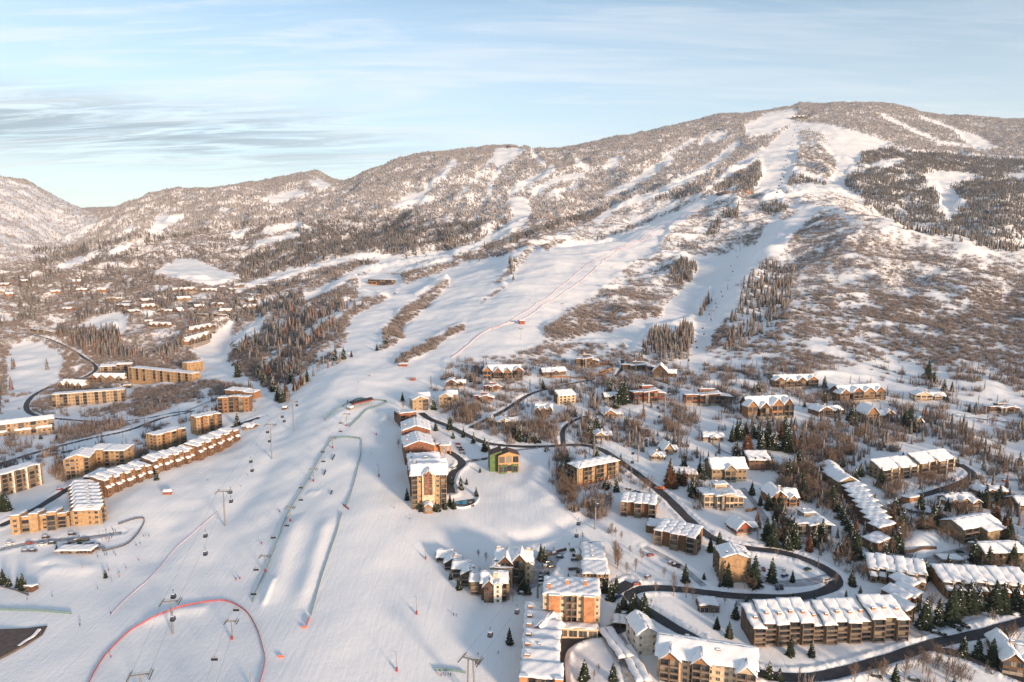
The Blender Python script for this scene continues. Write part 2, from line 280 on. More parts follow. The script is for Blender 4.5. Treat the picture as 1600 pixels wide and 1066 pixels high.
# brush among the village
pfill(BRUSH, [(690, 560), (1000, 545), (1100, 580), (1700, 600), (1700, 1090), (1180, 1090), (1190, 960), (1000, 930), (960, 830), (900, 810), (860, 760), (850, 700), (760, 690), (690, 650)], .44)
pfill(CONI, [(900, 600), (1000, 590), (1100, 640), (1400, 620), (1700, 640), (1700, 900), (1400, 930), (1100, 860), (1000, 760), (900, 700)], .5)
for p_ in ([(1150, 1000), (1180, 1012), (1420, 998), (1440, 1005), (1300, 1045), (1200, 1045)], [(1175, 868), (1220, 868), (1285, 895), (1250, 925), (1180, 925)], [(1040, 855), (1120, 880), (1120, 920), (1020, 910)], [(1010, 925), (1090, 935), (1150, 1010), (1100, 1000), (1040, 965)], [(960, 690), (1030, 720), (1090, 790), (1060, 800), (990, 730)], [(1330, 735), (1380, 730), (1500, 715), (1500, 700), (1400, 690)], [(1060, 850), (1200, 870), (1150, 900)], [(1415, 835), (1470, 825), (1480, 850), (1420, 862)], [(1345, 905), (1420, 930), (1400, 950), (1300, 940), (1310, 900)], [(1100, 740), (1220, 740), (1220, 760), (1100, 760)], [(1060, 610), (1150, 640), (1165, 680), (1060, 660)], [(1100, 790), (1180, 800), (1180, 850), (1110, 840)]):
    for M in (BRUSH, CONI): pfill(M, p_, .0)
pfill(BRUSH, [(-50, 620), (400, 600), (400, 640), (240, 700), (100, 740), (-50, 800)], .22)
pfill(CONI, [(0, 560), (400, 560), (400, 640), (0, 700)], .07)
for p, d in [([(205, 605), (240, 600), (330, 590), (390, 600), (380, 625), (325, 632), (240, 642), (205, 630)], .75), ([(92, 662), (190, 652), (195, 668), (150, 682), (95, 690)], .85), ([(120, 645), (160, 628), (250, 625), (240, 648), (130, 652)], .6),
             ([(45, 625), (85, 615), (80, 650), (50, 645)], .7), ([(-50, 690), (30, 682), (50, 700), (20, 720), (-50, 740)], .55), ([(210, 700), (232, 695), (232, 715), (205, 715)], .9), ([(75, 735), (92, 722), (108, 755), (85, 748)], .9),
             ([(690, 575), (720, 560), (790, 550), (850, 560), (850, 600), (760, 600), (750, 610), (700, 610)], .55), ([(700, 640), (760, 620), (780, 660), (850, 650), (870, 670), (860, 692), (800, 692), (740, 670), (710, 660)], .85),
             ([(870, 640), (900, 635), (960, 640), (940, 665), (905, 680), (880, 670)], .5), ([(895, 580), (970, 575), (950, 620), (905, 610)], .45), ([(1033, 680), (1035, 650), (1060, 632), (1100, 650), (1080, 665), (1060, 682)], 1.0),
             ([(975, 672), (990, 665), (1012, 670), (1010, 692), (980, 694)], 1.0), ([(860, 700), (880, 690), (900, 760), (930, 770), (960, 780), (945, 815), (915, 812), (870, 780)], .75), ([(945, 800), (1000, 830), (1000, 880), (950, 870)], .45),
             ([(1060, 690), (1090, 690), (1095, 710), (1060, 715)], .8), ([(1120, 640), (1200, 660), (1190, 700), (1120, 710), (1110, 690)], .4), ([(1230, 690), (1290, 670), (1340, 690), (1330, 720), (1290, 790), (1240, 800), (1215, 760), (1225, 720)], .8),
             ([(1255, 640), (1280, 655), (1320, 665), (1310, 690), (1265, 690)], .6), ([(1335, 660), (1380, 665), (1410, 700), (1390, 710), (1340, 690)], .5), ([(1480, 650), (1600, 665), (1650, 680), (1650, 740), (1560, 725), (1500, 710), (1480, 690)], .5),
             ([(1470, 620), (1540, 615), (1600, 610), (1650, 620), (1650, 650), (1590, 630), (1545, 640)], .4), ([(1440, 760), (1500, 745), (1530, 760), (1480, 790), (1420, 780)], .5), ([(1530, 780), (1600, 770), (1650, 790), (1600, 810), (1540, 800)], .5),
             ([(1460, 790), (1500, 800), (1500, 850), (1465, 850)], .6), ([(1270, 590), (1330, 575), (1400, 580), (1440, 610), (1390, 640), (1390, 605), (1300, 605)], .3), ([(1100, 640), (1170, 625), (1165, 655), (1130, 650)], .35)]:
    pfill(BRUSH, p, d)
for M in ALL: pfill(M, [(560, 430), (625, 428), (630, 446), (612, 458), (560, 462)], 0)
pfill(CONI, [(1340, 295), (1400, 325), (1456, 345), (1552, 372), (1650, 385), (1650, 402), (1552, 392), (1456, 370), (1400, 352), (1350, 322)], .6)
pfill(BRUSH, [(1320, 318), (1350, 322), (1400, 352), (1456, 370), (1552, 390), (1650, 400), (1650, 430), (1500, 405), (1400, 385), (1320, 345)], .5)
def look(M, u, v):
    iu = np.clip(((u + 50) / 2).astype(int), 0, MW - 1); iv = np.clip((v / 2).astype(int), 0, MH - 1)
    return M[iv, iu]
Zs = H2 * YW
U2, V2 = proj(XW, YW, Zs)
def blurred(M, k=2):
    m = M.copy()
    for _ in range(k): m = (m + np.roll(m, 1, 0) + np.roll(m, -1, 0) + np.roll(m, 1, 1) + np.roll(m, -1, 1)) / 5
    return m
VEG = np.clip(blurred(np.maximum(np.maximum(FROST, BRUSH), CONI), 3), 0, 1)
vegG = look(VEG, U2, V2)
# relief: gullies and spurs where things grow, gentle rolls on the groomed runs
big = ridged(XW / 800 + 3, YW / 800, 4, 11) - .8
mid = ridged(XW / 190, YW / 190 + 9, 3, 21) - .8
fine = fbm(XW / 22, YW / 22, 3, 31)
farw = np.clip((YS - 650) / 1800, 0, 1)
Zn = Zs + farw * big * 72 * (1 - .65 * np.clip((YS - 2600) / 700, 0, 1)) * (.35 + .65 * vegG) + np.clip((YS - 380) / 900, 0, 1) * mid * 21 * (.25 + .75 * vegG) + fine * (.25 + 1.3 * vegG) * np.clip(YS / 500, .3, 1.6)
Zn += fbm(XW / 60, YW / 75, 3, 41) * 2.2 * np.clip((YS - 150) / 200, 0, 1) * (1 - .5 * vegG)
# shaped features: park jumps, ditches and snow banks (u1,v1,u2,v2,width m,height m)
Zf = Zn.copy()
def hit_on(G, u, v):
    a, h = ray(u, v); col = bil(G / YW, AG, LD, np.full(len(LD), a), LD)
    ok = np.nonzero((col[1:] >= h) & (col[:-1] < h))[0]; ok = ok[LD[ok] > 4.6]
    if len(ok) == 0: i = int(np.argmax(col)); D = math.exp(LD[i]); return a * D, D, col[i] * D
    i = ok[0]; t = (h - col[i]) / (col[i + 1] - col[i]); D = math.exp(LD[i] + t * (LD[i + 1] - LD[i]))
    return a * D, D, h * D
def seg_dist(x, y, pts):
    best = np.full(x.shape, 1e9); tt = np.zeros(x.shape)
    for k, ((xa, ya), (xb, yb)) in enumerate(zip(pts, pts[1:])):
        dx, dy = xb - xa, yb - ya; L = dx * dx + dy * dy + 1e-9
        t = np.clip(((x - xa) * dx + (y - ya) * dy) / L, 0, 1); d = np.hypot(x - xa - t * dx, y - ya - t * dy)
        m = d < best; best[m] = d[m]; tt[m] = (k + t)[m]
    return best, tt / max(1, len(pts) - 1)
def raise_line(pix, width, height, taper=True):
    pts = [hit_on(Zn, u, v)[:2] for u, v in pix]
    xs = [p[0] for p in pts]; ys = [p[1] for p in pts]; m = (XW > min(xs) - 3 * width) & (XW < max(xs) + 3 * width) & (YW > min(ys) - 3 * width) & (YW < max(ys) + 3 * width)
    d, t = seg_dist(XW[m], YW[m], pts); e = np.exp(-(d / width) ** 2)
    if taper: e = e * np.clip(np.sin(np.pi * np.clip(t, .02, .98)) * 2, 0, 1)
    Zf[m] += height * e
for pix, wd, ht in [([(845, 384), (935, 362), (1022, 332), (1090, 298)], 75, -32), ([(150, 398), (200, 388), (260, 368), (330, 352), (400, 338)], 60, 26), ([(1230, 318), (1300, 326), (1400, 366), (1500, 384), (1600, 400)], 55, 16), ([(560, 345), (640, 325), (700, 315), (760, 310)], 90, 34),
                    ([(400, 425), (500, 408), (640, 398), (740, 378)], 40, 14), ([(1240, 330), (1200, 400), (1170, 450), (1130, 520)], 40, 18), ([(600, 420), (520, 440), (450, 470)], 30, -9), ([(330, 560), (350, 520), (400, 480), (480, 440)], 30, -10), ([(468, 800), (415, 950)], 6.0, 1.9), ([(512, 805), (466, 955)], 5.0, 1.9), ([(430, 905), (409, 950)], 1.6, 1.2), ([(480, 770), (500, 770)], 4, .8), ([(540, 640), (520, 655), (560, 660)], 6, .8),
                    ([(300, 780), (260, 830), (240, 900)], 11, -1.5), ([(440, 700), (400, 760), (350, 820)], 11, -1.4), ([(470, 640), (440, 690)], 9, -1.0), ([(215, 975), (280, 955), (330, 950)], 5, 1.2),
                    ([(710, 820), (790, 838), (880, 835)], 5, -1.2), ([(760, 850), (840, 840), (930, 800), (960, 760)], 6, -1.4), ([(1470, 838), (1440, 845), (1420, 862)], 9, 3.5), ([(850, 720), (830, 760), (870, 790)], 8, 2), ([(60, 870), (130, 890), (60, 890)], 7, 1.5),
                    ([(1220, 590), (1300, 582), (1380, 592)], 6, 2.0), ([(1080, 600), (1150, 596), (1200, 605)], 8, 3.0), ([(600, 660), (603, 640)], 4, 2.2), ([(560, 560), (480, 620), (400, 720)], 16, -1.2)]:
    raise_line(pix, wd, ht)
# roads: smooth the bed, throw up ploughed banks
ROADS = [
 ('road', [(658, 645), (672, 655), (700, 665), (730, 680), (760, 692), (800, 697), (850, 697), (900, 695), (935, 700), (965, 718), (995, 740), (1040, 775), (1075, 810), (1110, 838), (1160, 855), (1220, 862), (1270, 878), (1305, 900), (1300, 918), (1250, 932), (1180, 932), (1120, 928), (1060, 920), (1010, 918), (985, 926), (1000, 945), (1045, 975), (1090, 1000), (1140, 1035), (1200, 1055), (1270, 1058), (1330, 1045), (1400, 1025), (1460, 1005), (1530, 990), (1620, 965)], 6.5, 'asphalt'),
 ('road', [(1450, 1010), (1500, 1022), (1550, 1040), (1610, 1066), (1640, 1080)], 6.5, 'asphalt'),
 ('road', [(1500, 725), (1520, 742), (1500, 755), (1460, 768), (1410, 782), (1402, 792), (1430, 800), (1480, 806)], 6, 'asphalt'), ('road', [(1520, 742), (1560, 748), (1650, 752)], 5, 'packed_snow'),
 ('road', [(735, 668), (790, 640), (830, 615), (880, 602), (930, 592)], 5, 'asphalt'), ('road', [(962, 588), (972, 575), (972, 562)], 4, 'asphalt'), ('road', [(880, 695), (880, 672), (895, 658), (915, 650)], 4, 'asphalt'),
 ('road', [(0, 725), (60, 706), (130, 688), (200, 672), (250, 655), (290, 645), (300, 641), (270, 645), (220, 655), (160, 659), (100, 655), (60, 650), (42, 640), (45, 625), (62, 612), (90, 600), (130, 590), (150, 575), (130, 558), (100, 540), (60, 525), (0, 517)], 6, 'asphalt'),
 ('road', [(0, 822), (50, 798), (105, 765), (150, 742), (200, 730), (250, 706), (300, 690), (350, 672), (405, 652)], 6, 'asphalt'), ('road', [(312, 619), (345, 612), (370, 606)], 4, 'asphalt'), ('road', [(290, 642), (320, 630), (345, 620)], 5, 'packed_snow'),
 ('road', [(0, 858), (60, 846), (130, 840), (190, 832)], 5, 'packed_snow'), ('road', [(700, 705), (716, 715), (722, 725), (708, 738), (702, 755), (705, 770)], 6, 'asphalt'), ('road', [(722, 722), (760, 716), (800, 704), (840, 699)], 5, 'packed_snow'),
 ('road', [(1150, 868), (1190, 905), (1230, 912), (1270, 908), (1300, 900)], 7, 'packed_snow'), ('road', [(1085, 665), (1130, 705), (1170, 712), (1210, 715)], 4, 'packed_snow'), ('road', [(1160, 762), (1190, 800), (1200, 830)], 4, 'packed_snow'),
 ('road', [(1440, 642), (1500, 650), (1560, 658), (1640, 668)], 4, 'asphalt'), ('road', [(870, 1066), (868, 1040), (876, 1010), (905, 992), (950, 985), (980, 975)], 8, 'asphalt'), ('road', [(955, 985), (968, 1010), (985, 1040), (1000, 1090)], 9, 'packed_snow'),
 ('road', [(800, 918), (830, 905), (850, 880), (865, 860)], 14, 'packed_snow'), ('road', [(1150, 940), (1280, 945), (1380, 932), (1420, 918)], 7, 'packed_snow'), ('road', [(985, 910), (960, 925)], 7, 'asphalt'), ('road', [(1010, 855), (1060, 882), (1100, 915)], 4, 'packed_snow'),
 ('road', [(1330, 760), (1370, 790), (1400, 800)], 6, 'packed_snow'), ('road', [(1440, 880), (1500, 862), (1550, 850)], 8, 'packed_snow'), ('road', [(1420, 990), (1470, 975), (1530, 955)], 8, 'packed_snow')]
def spline(pts, step):
    pts = [np.array(p, float) for p in pts]; P4 = [2 * pts[0] - pts[1]] + pts + [2 * pts[-1] - pts[-2]]; out = []
    for i in range(1, len(P4) - 2):
        n = max(2, int(np.linalg.norm(P4[i + 1] - P4[i]) / step))
        for k in range(n):
            t = k / n; p0, p1, p2, p3 = P4[i - 1:i + 3]
            out.append(p1 + .5 * t * (p2 - p0 + t * (2 * p0 - 5 * p1 + 4 * p2 - p3 + t * (3 * (p1 - p2) + p3 - p0))))
    out.append(pts[-1]); return np.array(out)
for k, (nm, pix, wd, kind) in enumerate(ROADS):
    pts = spline([hit_on(Zf, u, v) for u, v in pix], 4.0)
    for _ in range(12): pts[1:-1, 2] = (pts[:-2, 2] + pts[1:-1, 2] * 2 + pts[2:, 2]) / 4
    ROADS[k] = (nm, pts, wd, kind)
roadD = np.full(XW.shape, 99.)
for nm, pts, wd, kind in ROADS:
    for s in range(0, len(pts) - 1, 6):
        seg = pts[s:s + 7]; r = wd * .5 + 9
        j0, j1 = np.searchsorted(LD, [math.log(max(63, seg[:, 1].min() - r)), math.log(seg[:, 1].max() + r)])
        aa = seg[:, 0] / seg[:, 1]; rr = r / seg[:, 1].min(); i0, i1 = np.searchsorted(AG, [aa.min() - rr * 1.6, aa.max() + rr * 1.6])
        sl_ = (slice(j0, j1 + 1), slice(i0, i1 + 1)); x = XW[sl_]; y = YW[sl_]
        if x.size == 0: continue
        d, t = seg_dist(x, y, [tuple(q[:2]) for q in seg])
        zr = np.interp(t * (len(seg) - 1), np.arange(len(seg)), seg[:, 2])
        cur = roadD[sl_]; e = d - wd * .5; better = e < cur
        w_ = np.clip(1 - e / 7, 0, 1) ** 1.5
        bank = np.exp(-((e - 2.2) / 1.3) ** 2) * (1.0 if kind == 'asphalt' else .5) * (1 + .9 * gnoise(x / 2.3, y / 2.3, 5))
        flat = zr - .35
        newz = Zf[sl_] * (1 - w_) + flat * w_ + bank * .9
        newz[e < .8] = flat[e < .8]
        Zf[sl_] = np.where(better, newz, Zf[sl_]); roadD[sl_] = np.minimum(cur, e)
ZG = Zf; HG = ZG / YW
def ground(x, y): return float(bil(ZG, AG, LD, np.array([x / y]), np.array([math.log(y)]))[0])
def groundv(x, y): return bil(ZG, AG, LD, x / y, np.log(y))
def hit(u, v):
    x, y, z = hit_on(ZG, u, v); return Vector((x, y, z))
U2, V2 = proj(XW, YW, ZG)
vis = np.zeros(ZG.shape, bool); mx = np.maximum.accumulate(HG, axis=0); vis = HG >= mx - .004    # cells the photo could see, with a margin

# ------------------------------------------------------------------ materials
def mat(name, col, rough=.7, var=0, scale=.3, spec=.3, metal=0, bump=0, bscale=2., col2=None, coord='Object'):
    m = bpy.data.materials.new(name); m.use_nodes = True; nt = m.node_tree; N = nt.nodes; L = nt.links
    b = N['Principled BSDF']; b.inputs['Roughness'].default_value = rough; b.inputs['Metallic'].default_value = metal; b.inputs['Specular IOR Level'].default_value = spec
    b.inputs['Base Color'].default_value = (*col, 1)
    tc = N.new('ShaderNodeTexCoord')
    if var or col2:
        n = N.new('ShaderNodeTexNoise'); n.inputs['Scale'].default_value = scale; n.inputs['Detail'].default_value = 5; L.new(tc.outputs[coord], n.inputs['Vector'])
        r = N.new('ShaderNodeMapRange'); r.inputs['From Min'].default_value = .35; r.inputs['From Max'].default_value = .65; L.new(n.outputs['Fac'], r.inputs['Value'])
        mx_ = N.new('ShaderNodeMix'); mx_.data_type = 'RGBA'; L.new(r.outputs[0], mx_.inputs['Factor'])
        c2 = col2 or tuple(c * (1 + var) for c in col); c1 = col if col2 else tuple(c * (1 - var) for c in col)
        mx_.inputs[6].default_value = (*c1, 1); mx_.inputs[7].default_value = (*c2, 1); L.new(mx_.outputs[2], b.inputs['Base Color'])
    if bump:
        n2 = N.new('ShaderNodeTexNoise'); n2.inputs['Scale'].default_value = bscale; n2.inputs['Detail'].default_value = 6; L.new(tc.outputs[coord], n2.inputs['Vector'])
        bp = N.new('ShaderNodeBump'); bp.inputs['Strength'].default_value = bump; bp.inputs['Distance'].default_value = .3; L.new(n2.outputs['Fac'], bp.inputs['Height']); L.new(bp.outputs[0], b.inputs['Normal'])
    return m
def snow_ground():
    m = bpy.data.materials.new('snow_ground'); m.use_nodes = True; nt = m.node_tree; N = nt.nodes; L = nt.links
    b = N['Principled BSDF']; b.inputs['Roughness'].default_value = .62; b.inputs['Specular IOR Level'].default_value = .25
    tc = N.new('ShaderNodeTexCoord')
    at = N.new('ShaderNodeAttribute'); at.attribute_name = 'scrub'
    n = N.new('ShaderNodeTexNoise'); n.inputs['Scale'].default_value = .09; n.inputs['Detail'].default_value = 9; n.inputs['Roughness'].default_value = .7; L.new(tc.outputs['Object'], n.inputs['Vector'])
    th = N.new('ShaderNodeMapRange'); th.inputs['From Min'].default_value = .58; th.inputs['From Max'].default_value = .44; L.new(n.outputs['Fac'], th.inputs['Value'])
    mu_ = N.new('ShaderNodeMath'); mu_.operation = 'MULTIPLY'; L.new(at.outputs['Fac'], mu_.inputs[0]); L.new(th.outputs[0], mu_.inputs[1])
    n3 = N.new('ShaderNodeTexNoise'); n3.inputs['Scale'].default_value = .02; n3.inputs['Detail'].default_value = 4; L.new(tc.outputs['Object'], n3.inputs['Vector'])
    sc_ = N.new('ShaderNodeMix'); sc_.data_type = 'RGBA'; sc_.inputs[6].default_value = (.80, .81, .83, 1); sc_.inputs[7].default_value = (.86, .865, .87, 1); L.new(n3.outputs['Fac'], sc_.inputs['Factor'])
    mx_ = N.new('ShaderNodeMix'); mx_.data_type = 'RGBA'; L.new(mu_.outputs[0], mx_.inputs['Factor']); L.new(sc_.outputs[2], mx_.inputs[6]); mx_.inputs[7].default_value = (.17, .12, .10, 1)
    L.new(mx_.outputs[2], b.inputs['Base Color'])
    # wind ripple, footprints and machine tracks as relief only
    n2 = N.new('ShaderNodeTexNoise'); n2.inputs['Scale'].default_value = .35; n2.inputs['Detail'].default_value = 8; n2.inputs['Roughness'].default_value = .6; L.new(tc.outputs['Object'], n2.inputs['Vector'])
    bp = N.new('ShaderNodeBump'); bp.inputs['Strength'].default_value = .28; bp.inputs['Distance'].default_value = .6; L.new(n2.outputs['Fac'], bp.inputs['Height'])
    mp = N.new('ShaderNodeMapping'); mp.inputs['Scale'].default_value = (1, .03, 1); mp.inputs['Rotation'].default_value = (0, 0, R(-4)); L.new(tc.outputs['Object'], mp.inputs['Vector'])
    n4 = N.new('ShaderNodeTexNoise'); n4.inputs['Scale'].default_value = .55; n4.inputs['Detail'].default_value = 6; n4.inputs['Distortion'].default_value = .4; L.new(mp.outputs[0], n4.inputs['Vector'])
    bp2 = N.new('ShaderNodeBump'); bp2.inputs['Strength'].default_value = .36; bp2.inputs['Distance'].default_value = .5; L.new(n4.outputs['Fac'], bp2.inputs['Height']); L.new(bp.outputs[0], bp2.inputs['Normal'])
    L.new(bp2.outputs[0], b.inputs['Normal']); return m
M_SNOWG = snow_ground()

def mesh_np(name, verts, faces, mats, parent=None, smooth=False, midx=None, link=True):
    me = bpy.data.meshes.new(name); verts = np.asarray(verts, np.float32); faces = np.asarray(faces, np.int32); k = faces.shape[1]
    me.vertices.add(len(verts)); me.vertices.foreach_set('co', verts.ravel()); me.loops.add(faces.size); me.loops.foreach_set('vertex_index', faces.ravel())
    me.polygons.add(len(faces)); me.polygons.foreach_set('loop_start', np.arange(0, faces.size, k, dtype=np.int32))
    if smooth: me.polygons.foreach_set('use_smooth', np.ones(len(faces), bool))
    for m in (mats if isinstance(mats, (list, tuple)) else [mats]): me.materials.append(m)
    if midx is not None: me.polygons.foreach_set('material_index', np.asarray(midx, np.int32))
    me.update(calc_edges=True)
    o = bpy.data.objects.new(name, me)
    if link: COL.objects.link(o)
    if parent: o.parent = parent
    return o
idx = np.arange(ND * NA).reshape(ND, NA)
F = np.stack([idx[:-1, :-1], idx[:-1, 1:], idx[1:, 1:], idx[1:, :-1]], -1).reshape(-1, 4)
terrain = mesh_np('terrain', np.stack([XW, YW, ZG], -1).reshape(-1, 3), F, M_SNOWG, smooth=True)
terrain['kind'] = 'structure'
def cover(M, hm):                                # growth keeps clear of a run both at its foot and where its top would stand in front of it
    m = blurred(M, 1); hp = hm / YW * FPX
    return np.minimum(look(m, U2, V2), np.minimum(look(m, U2, V2 - hp), look(m, U2, V2 - hp * .5)))
frG = cover(FROST, 11); brG = cover(BRUSH, 3); coG = cover(CONI, 13)
patch = fbm(XW / 55 + 7, YW / 80 + A2 * 4, 4, 51); patch2 = fbm(XW / 17, YW / 26, 2, 71); patchB = fbm(XW / 260, YW / 260, 3, 61)
brP = brG * np.clip(.5 + 1.3 * patch + 1.3 * patch2 + .6 * patchB + (brG - .5) * 1.6, 0, 1)
coP = coG * np.clip(.55 + 1.5 * patch + (coG - .5) * 1.6, 0, 1)
frP = frG * np.clip(1.15 + .75 * patch + .3 * patchB, 0, 1)
offroad = roadD > 2.0
at = terrain.data.attributes.new('scrub', 'FLOAT', 'POINT')
at.data.foreach_set('value', np.clip((np.maximum(brP, .8 * coP) * 1.0 + frP * .35) * np.clip((YS - 300) / 500, .2, 1), 0, 1).astype(np.float32).ravel() * offroad.ravel())
# ------------------------------------------------------------------ far vegetation, merged as stuff
gy, gx = np.gradient(YW), np.gradient(XW)
dX = np.gradient(XW, axis=1); dY = np.gradient(YW, axis=0); AREA = np.abs(dX * dY)
inframe = (U2 > -260) & (U2 < 1860) & (V2 > 120) & (V2 < 1100) & vis
def scatter(prob):                        # prob = expected count per cell
    n = rng.poisson(np.clip(prob, 0, 50)); j, i = np.nonzero(n); c = n[j, i]
    j = np.repeat(j, c); i = np.repeat(i, c)
    fj = np.clip(j + rng.random(len(j)) - .5, 0, ND - 1.001); fi = np.clip(i + rng.random(len(i)) - .5, 0, NA - 1.001)
    a = np.interp(fi, np.arange(NA), AG); l = np.interp(fj, np.arange(ND), LD); y = np.exp(l); x = a * y
    return x, y, groundv(x, y), j, i
def leaf_mat(name, c1, c2, frost, fcol=(.62, .60, .60)):
    m = bpy.data.materials.new(name); m.use_nodes = True; nt = m.node_tree; N = nt.nodes; L = nt.links
    b = N['Principled BSDF']; b.inputs['Roughness'].default_value = .85; b.inputs['Specular IOR Level'].default_value = .1
    at = N.new('ShaderNodeAttribute'); at.attribute_name = 'tone'
    mx_ = N.new('ShaderNodeMix'); mx_.data_type = 'RGBA'; L.new(at.outputs['Fac'], mx_.inputs['Factor']); mx_.inputs[6].default_value = (*c1, 1); mx_.inputs[7].default_value = (*c2, 1)
    at2 = N.new('ShaderNodeAttribute'); at2.attribute_name = 'frost'
    f = N.new('ShaderNodeMath'); f.operation = 'MULTIPLY'; f.inputs[1].default_value = frost; L.new(at2.outputs['Fac'], f.inputs[0])
    m2 = N.new('ShaderNodeMix'); m2.data_type = 'RGBA'; L.new(f.outputs[0], m2.inputs['Factor']); L.new(mx_.outputs[2], m2.inputs[6]); m2.inputs[7].default_value = (*fcol, 1)
    L.new(m2.outputs[2], b.inputs['Base Color']); return m
M_FARCON = leaf_mat('far_conifer_needles', (.028, .030, .026), (.095, .062, .042), .5)
M_FARFRO = leaf_mat('frosted_forest_needles', (.19, .16, .145), (.32, .25, .21), .85, (.70, .69, .70))
M_TWIG = leaf_mat('bare_brush_twigs', (.065, .048, .042), (.18, .115, .085), .62, (.52, .49, .48))
def merged(name, x, y, z, base, mats, height, width, label):
    V, Fc, T = base; n = len(x); nv = len(V)
    ang = rng.random(n) * 6.283; c, s = np.cos(ang), np.sin(ang)
    vx = V[None, :, 0] * width[:, None]; vy = V[None, :, 1] * width[:, None]; vz = V[None, :, 2] * height[:, None]
    wx = vx * c[:, None] - vy * s[:, None] + x[:, None]; wy = vx * s[:, None] + vy * c[:, None] + y[:, None]; wz = vz + z[:, None] - .3
    VV = np.stack([wx, wy, wz], -1).reshape(-1, 3)
    FF = (Fc[None] + (np.arange(n) * nv)[:, None, None]).reshape(-1, Fc.shape[1])
    o = mesh_np(name, VV, FF, mats); o['kind'] = 'stuff'; o['label'] = label
    tone = o.data.attributes.new('tone', 'FLOAT', 'POINT'); tv = np.clip(rng.random(n) * .8 + .2 * patch_at(x, y), 0, 1)
    tone.data.foreach_set('value', np.repeat(tv, nv).astype(np.float32))
    fr = o.data.attributes.new('frost', 'FLOAT', 'POINT'); fv = np.clip((T[None, :] + (rng.random((n, nv)) - .5) * .5) * (.5 + rng.random(n))[:, None], 0, 1)
    fr.data.foreach_set('value', fv.astype(np.float32).ravel()); return o
def patch_at(x, y): return np.clip(.5 + 1.5 * fbm(x / 90, y / 90, 3, 77), 0, 1)
def cone_base(tiers, sides):
    V = []; Fc = []; T = []
    for k in range(tiers):
        z0 = .06 + .84 * k / tiers; z1 = min(1, z0 + 1.5 / tiers + .06); r = .5 * (1 - z0) ** .85 + .02
        b0 = len(V)
        for s in range(sides):
            a = 6.283 * (s + .5 * (k % 2)) / sides; rr = r * (1 if s % 2 else .72); V.append((rr * math.cos(a), rr * math.sin(a), z0 - .03 * (s % 2))); T.append(.25)
        V.append((0, 0, z1)); T.append(.85 if k < tiers - 1 else .6)
        for s in range(sides): Fc.append((b0 + s, b0 + (s + 1) % sides, b0 + sides))
    return np.array(V), np.array(Fc), np.array(T)
def fan_base(n, spread, seed):
    r = np.random.default_rng(seed); V = []; Fc = []; T = []
    for k in range(n):
        a = r.random() * 6.283; e = (r.random() ** .7) * spread; h = .55 + .45 * r.random(); bx, by = (r.random(2) - .5) * .75
        tx, ty = bx + e * .5 * math.cos(a), by + e * .5 * math.sin(a); w_ = (.045 if n < 12 else .022) + .02 * r.random(); pa = a + 1.57 + r.random() * .8
        b0 = len(V); V += [(bx - w_ * math.cos(pa), by - w_ * math.sin(pa), 0), (bx + w_ * math.cos(pa), by + w_ * math.sin(pa), 0), (tx, ty, h)]; T += [.1, .1, .75]; Fc.append((b0, b0 + 1, b0 + 2))
    return np.array(V), np.array(Fc), np.array(T)
C_LO, C_MD = cone_base(2, 4), cone_base(4, 7)
FAN_LO, FAN_MD = fan_base(7, 1.0, 1), fan_base(30, .9, 2)
def asp_base(seed):
    r = np.random.default_rng(seed); V = []; Fc = []; T = []
    for k in range(34):
        a = r.random() * 6.283; z0 = (0 if k < 3 else .15 + .75 * r.random()); l = 1.0 if k < 3 else .26 * (1.15 - z0); w_ = .010 if k < 3 else .012; b0 = len(V); ex = .02 if k < 3 else l * .55; bx, by = ((r.random(2) - .5) * .10) if k < 3 else (0, 0)
        V += [(bx - w_ * math.cos(a + 1.57), by - w_ * math.sin(a + 1.57), z0), (bx + w_ * math.cos(a + 1.57), by + w_ * math.sin(a + 1.57), z0), (bx + ex * math.cos(a), by + ex * math.sin(a), min(1, z0 + l))]; T += [.1, .1, .5]; Fc.append((b0, b0 + 1, b0 + 2))
    return np.array(V), np.array(Fc), np.array(T)
ASP_MD = asp_base(5)
# frosted forest (far)
x, y, z, j, i = scatter(np.where(inframe & (YS > 1300), frP * AREA / 50, 0)); n = len(x); DBG.append(('frost', n))
hgt = 8 + 7 * rng.random(n); merged('frosted_forest', x, y, z, C_LO, M_FARFRO, hgt, hgt * .55, 'pale frosted forest covering the upper mountain')
# conifers
x, y, z, j, i = scatter(np.where(inframe & offroad, coP * AREA / np.where(YS > 1500, 42, np.where(YS > 900, 36, 34)), 0)); n = len(x)
hgt = (9 + 12 * rng.random(n) ** 1.2); CON = (x, y, z, hgt); far = y > 1300; DBG.append(('con', n, int(far.sum())))
merged('distant_conifers', x[far], y[far], z[far], C_LO, M_FARCON, hgt[far], hgt[far] * .36, 'dark conifer woods on the far slopes')
# brush
x, y, z, j, i = scatter(np.where(inframe & offroad & (YS > 200), brP * AREA / np.where(YS > 1500, 17, np.where(YS > 800, 11, np.where(YS > 560, 10, 12))), 0)); n = len(x); far = y > 1150; DBG.append(('brush', n, int(far.sum())))
BRU = (x, y, z)
hb = (3.0 + 3.0 * rng.random(n)) * np.where(y < 760, 1.0 + .8 * rng.random(n), 1)
merged('distant_brush', x[far], y[far], z[far], FAN_LO, M_TWIG, hb[far] * 1.1, hb[far] * 1.35, 'brown leafless brush over the far slopes')
BRN = (x[~far], y[~far], z[~far], hb[~far])
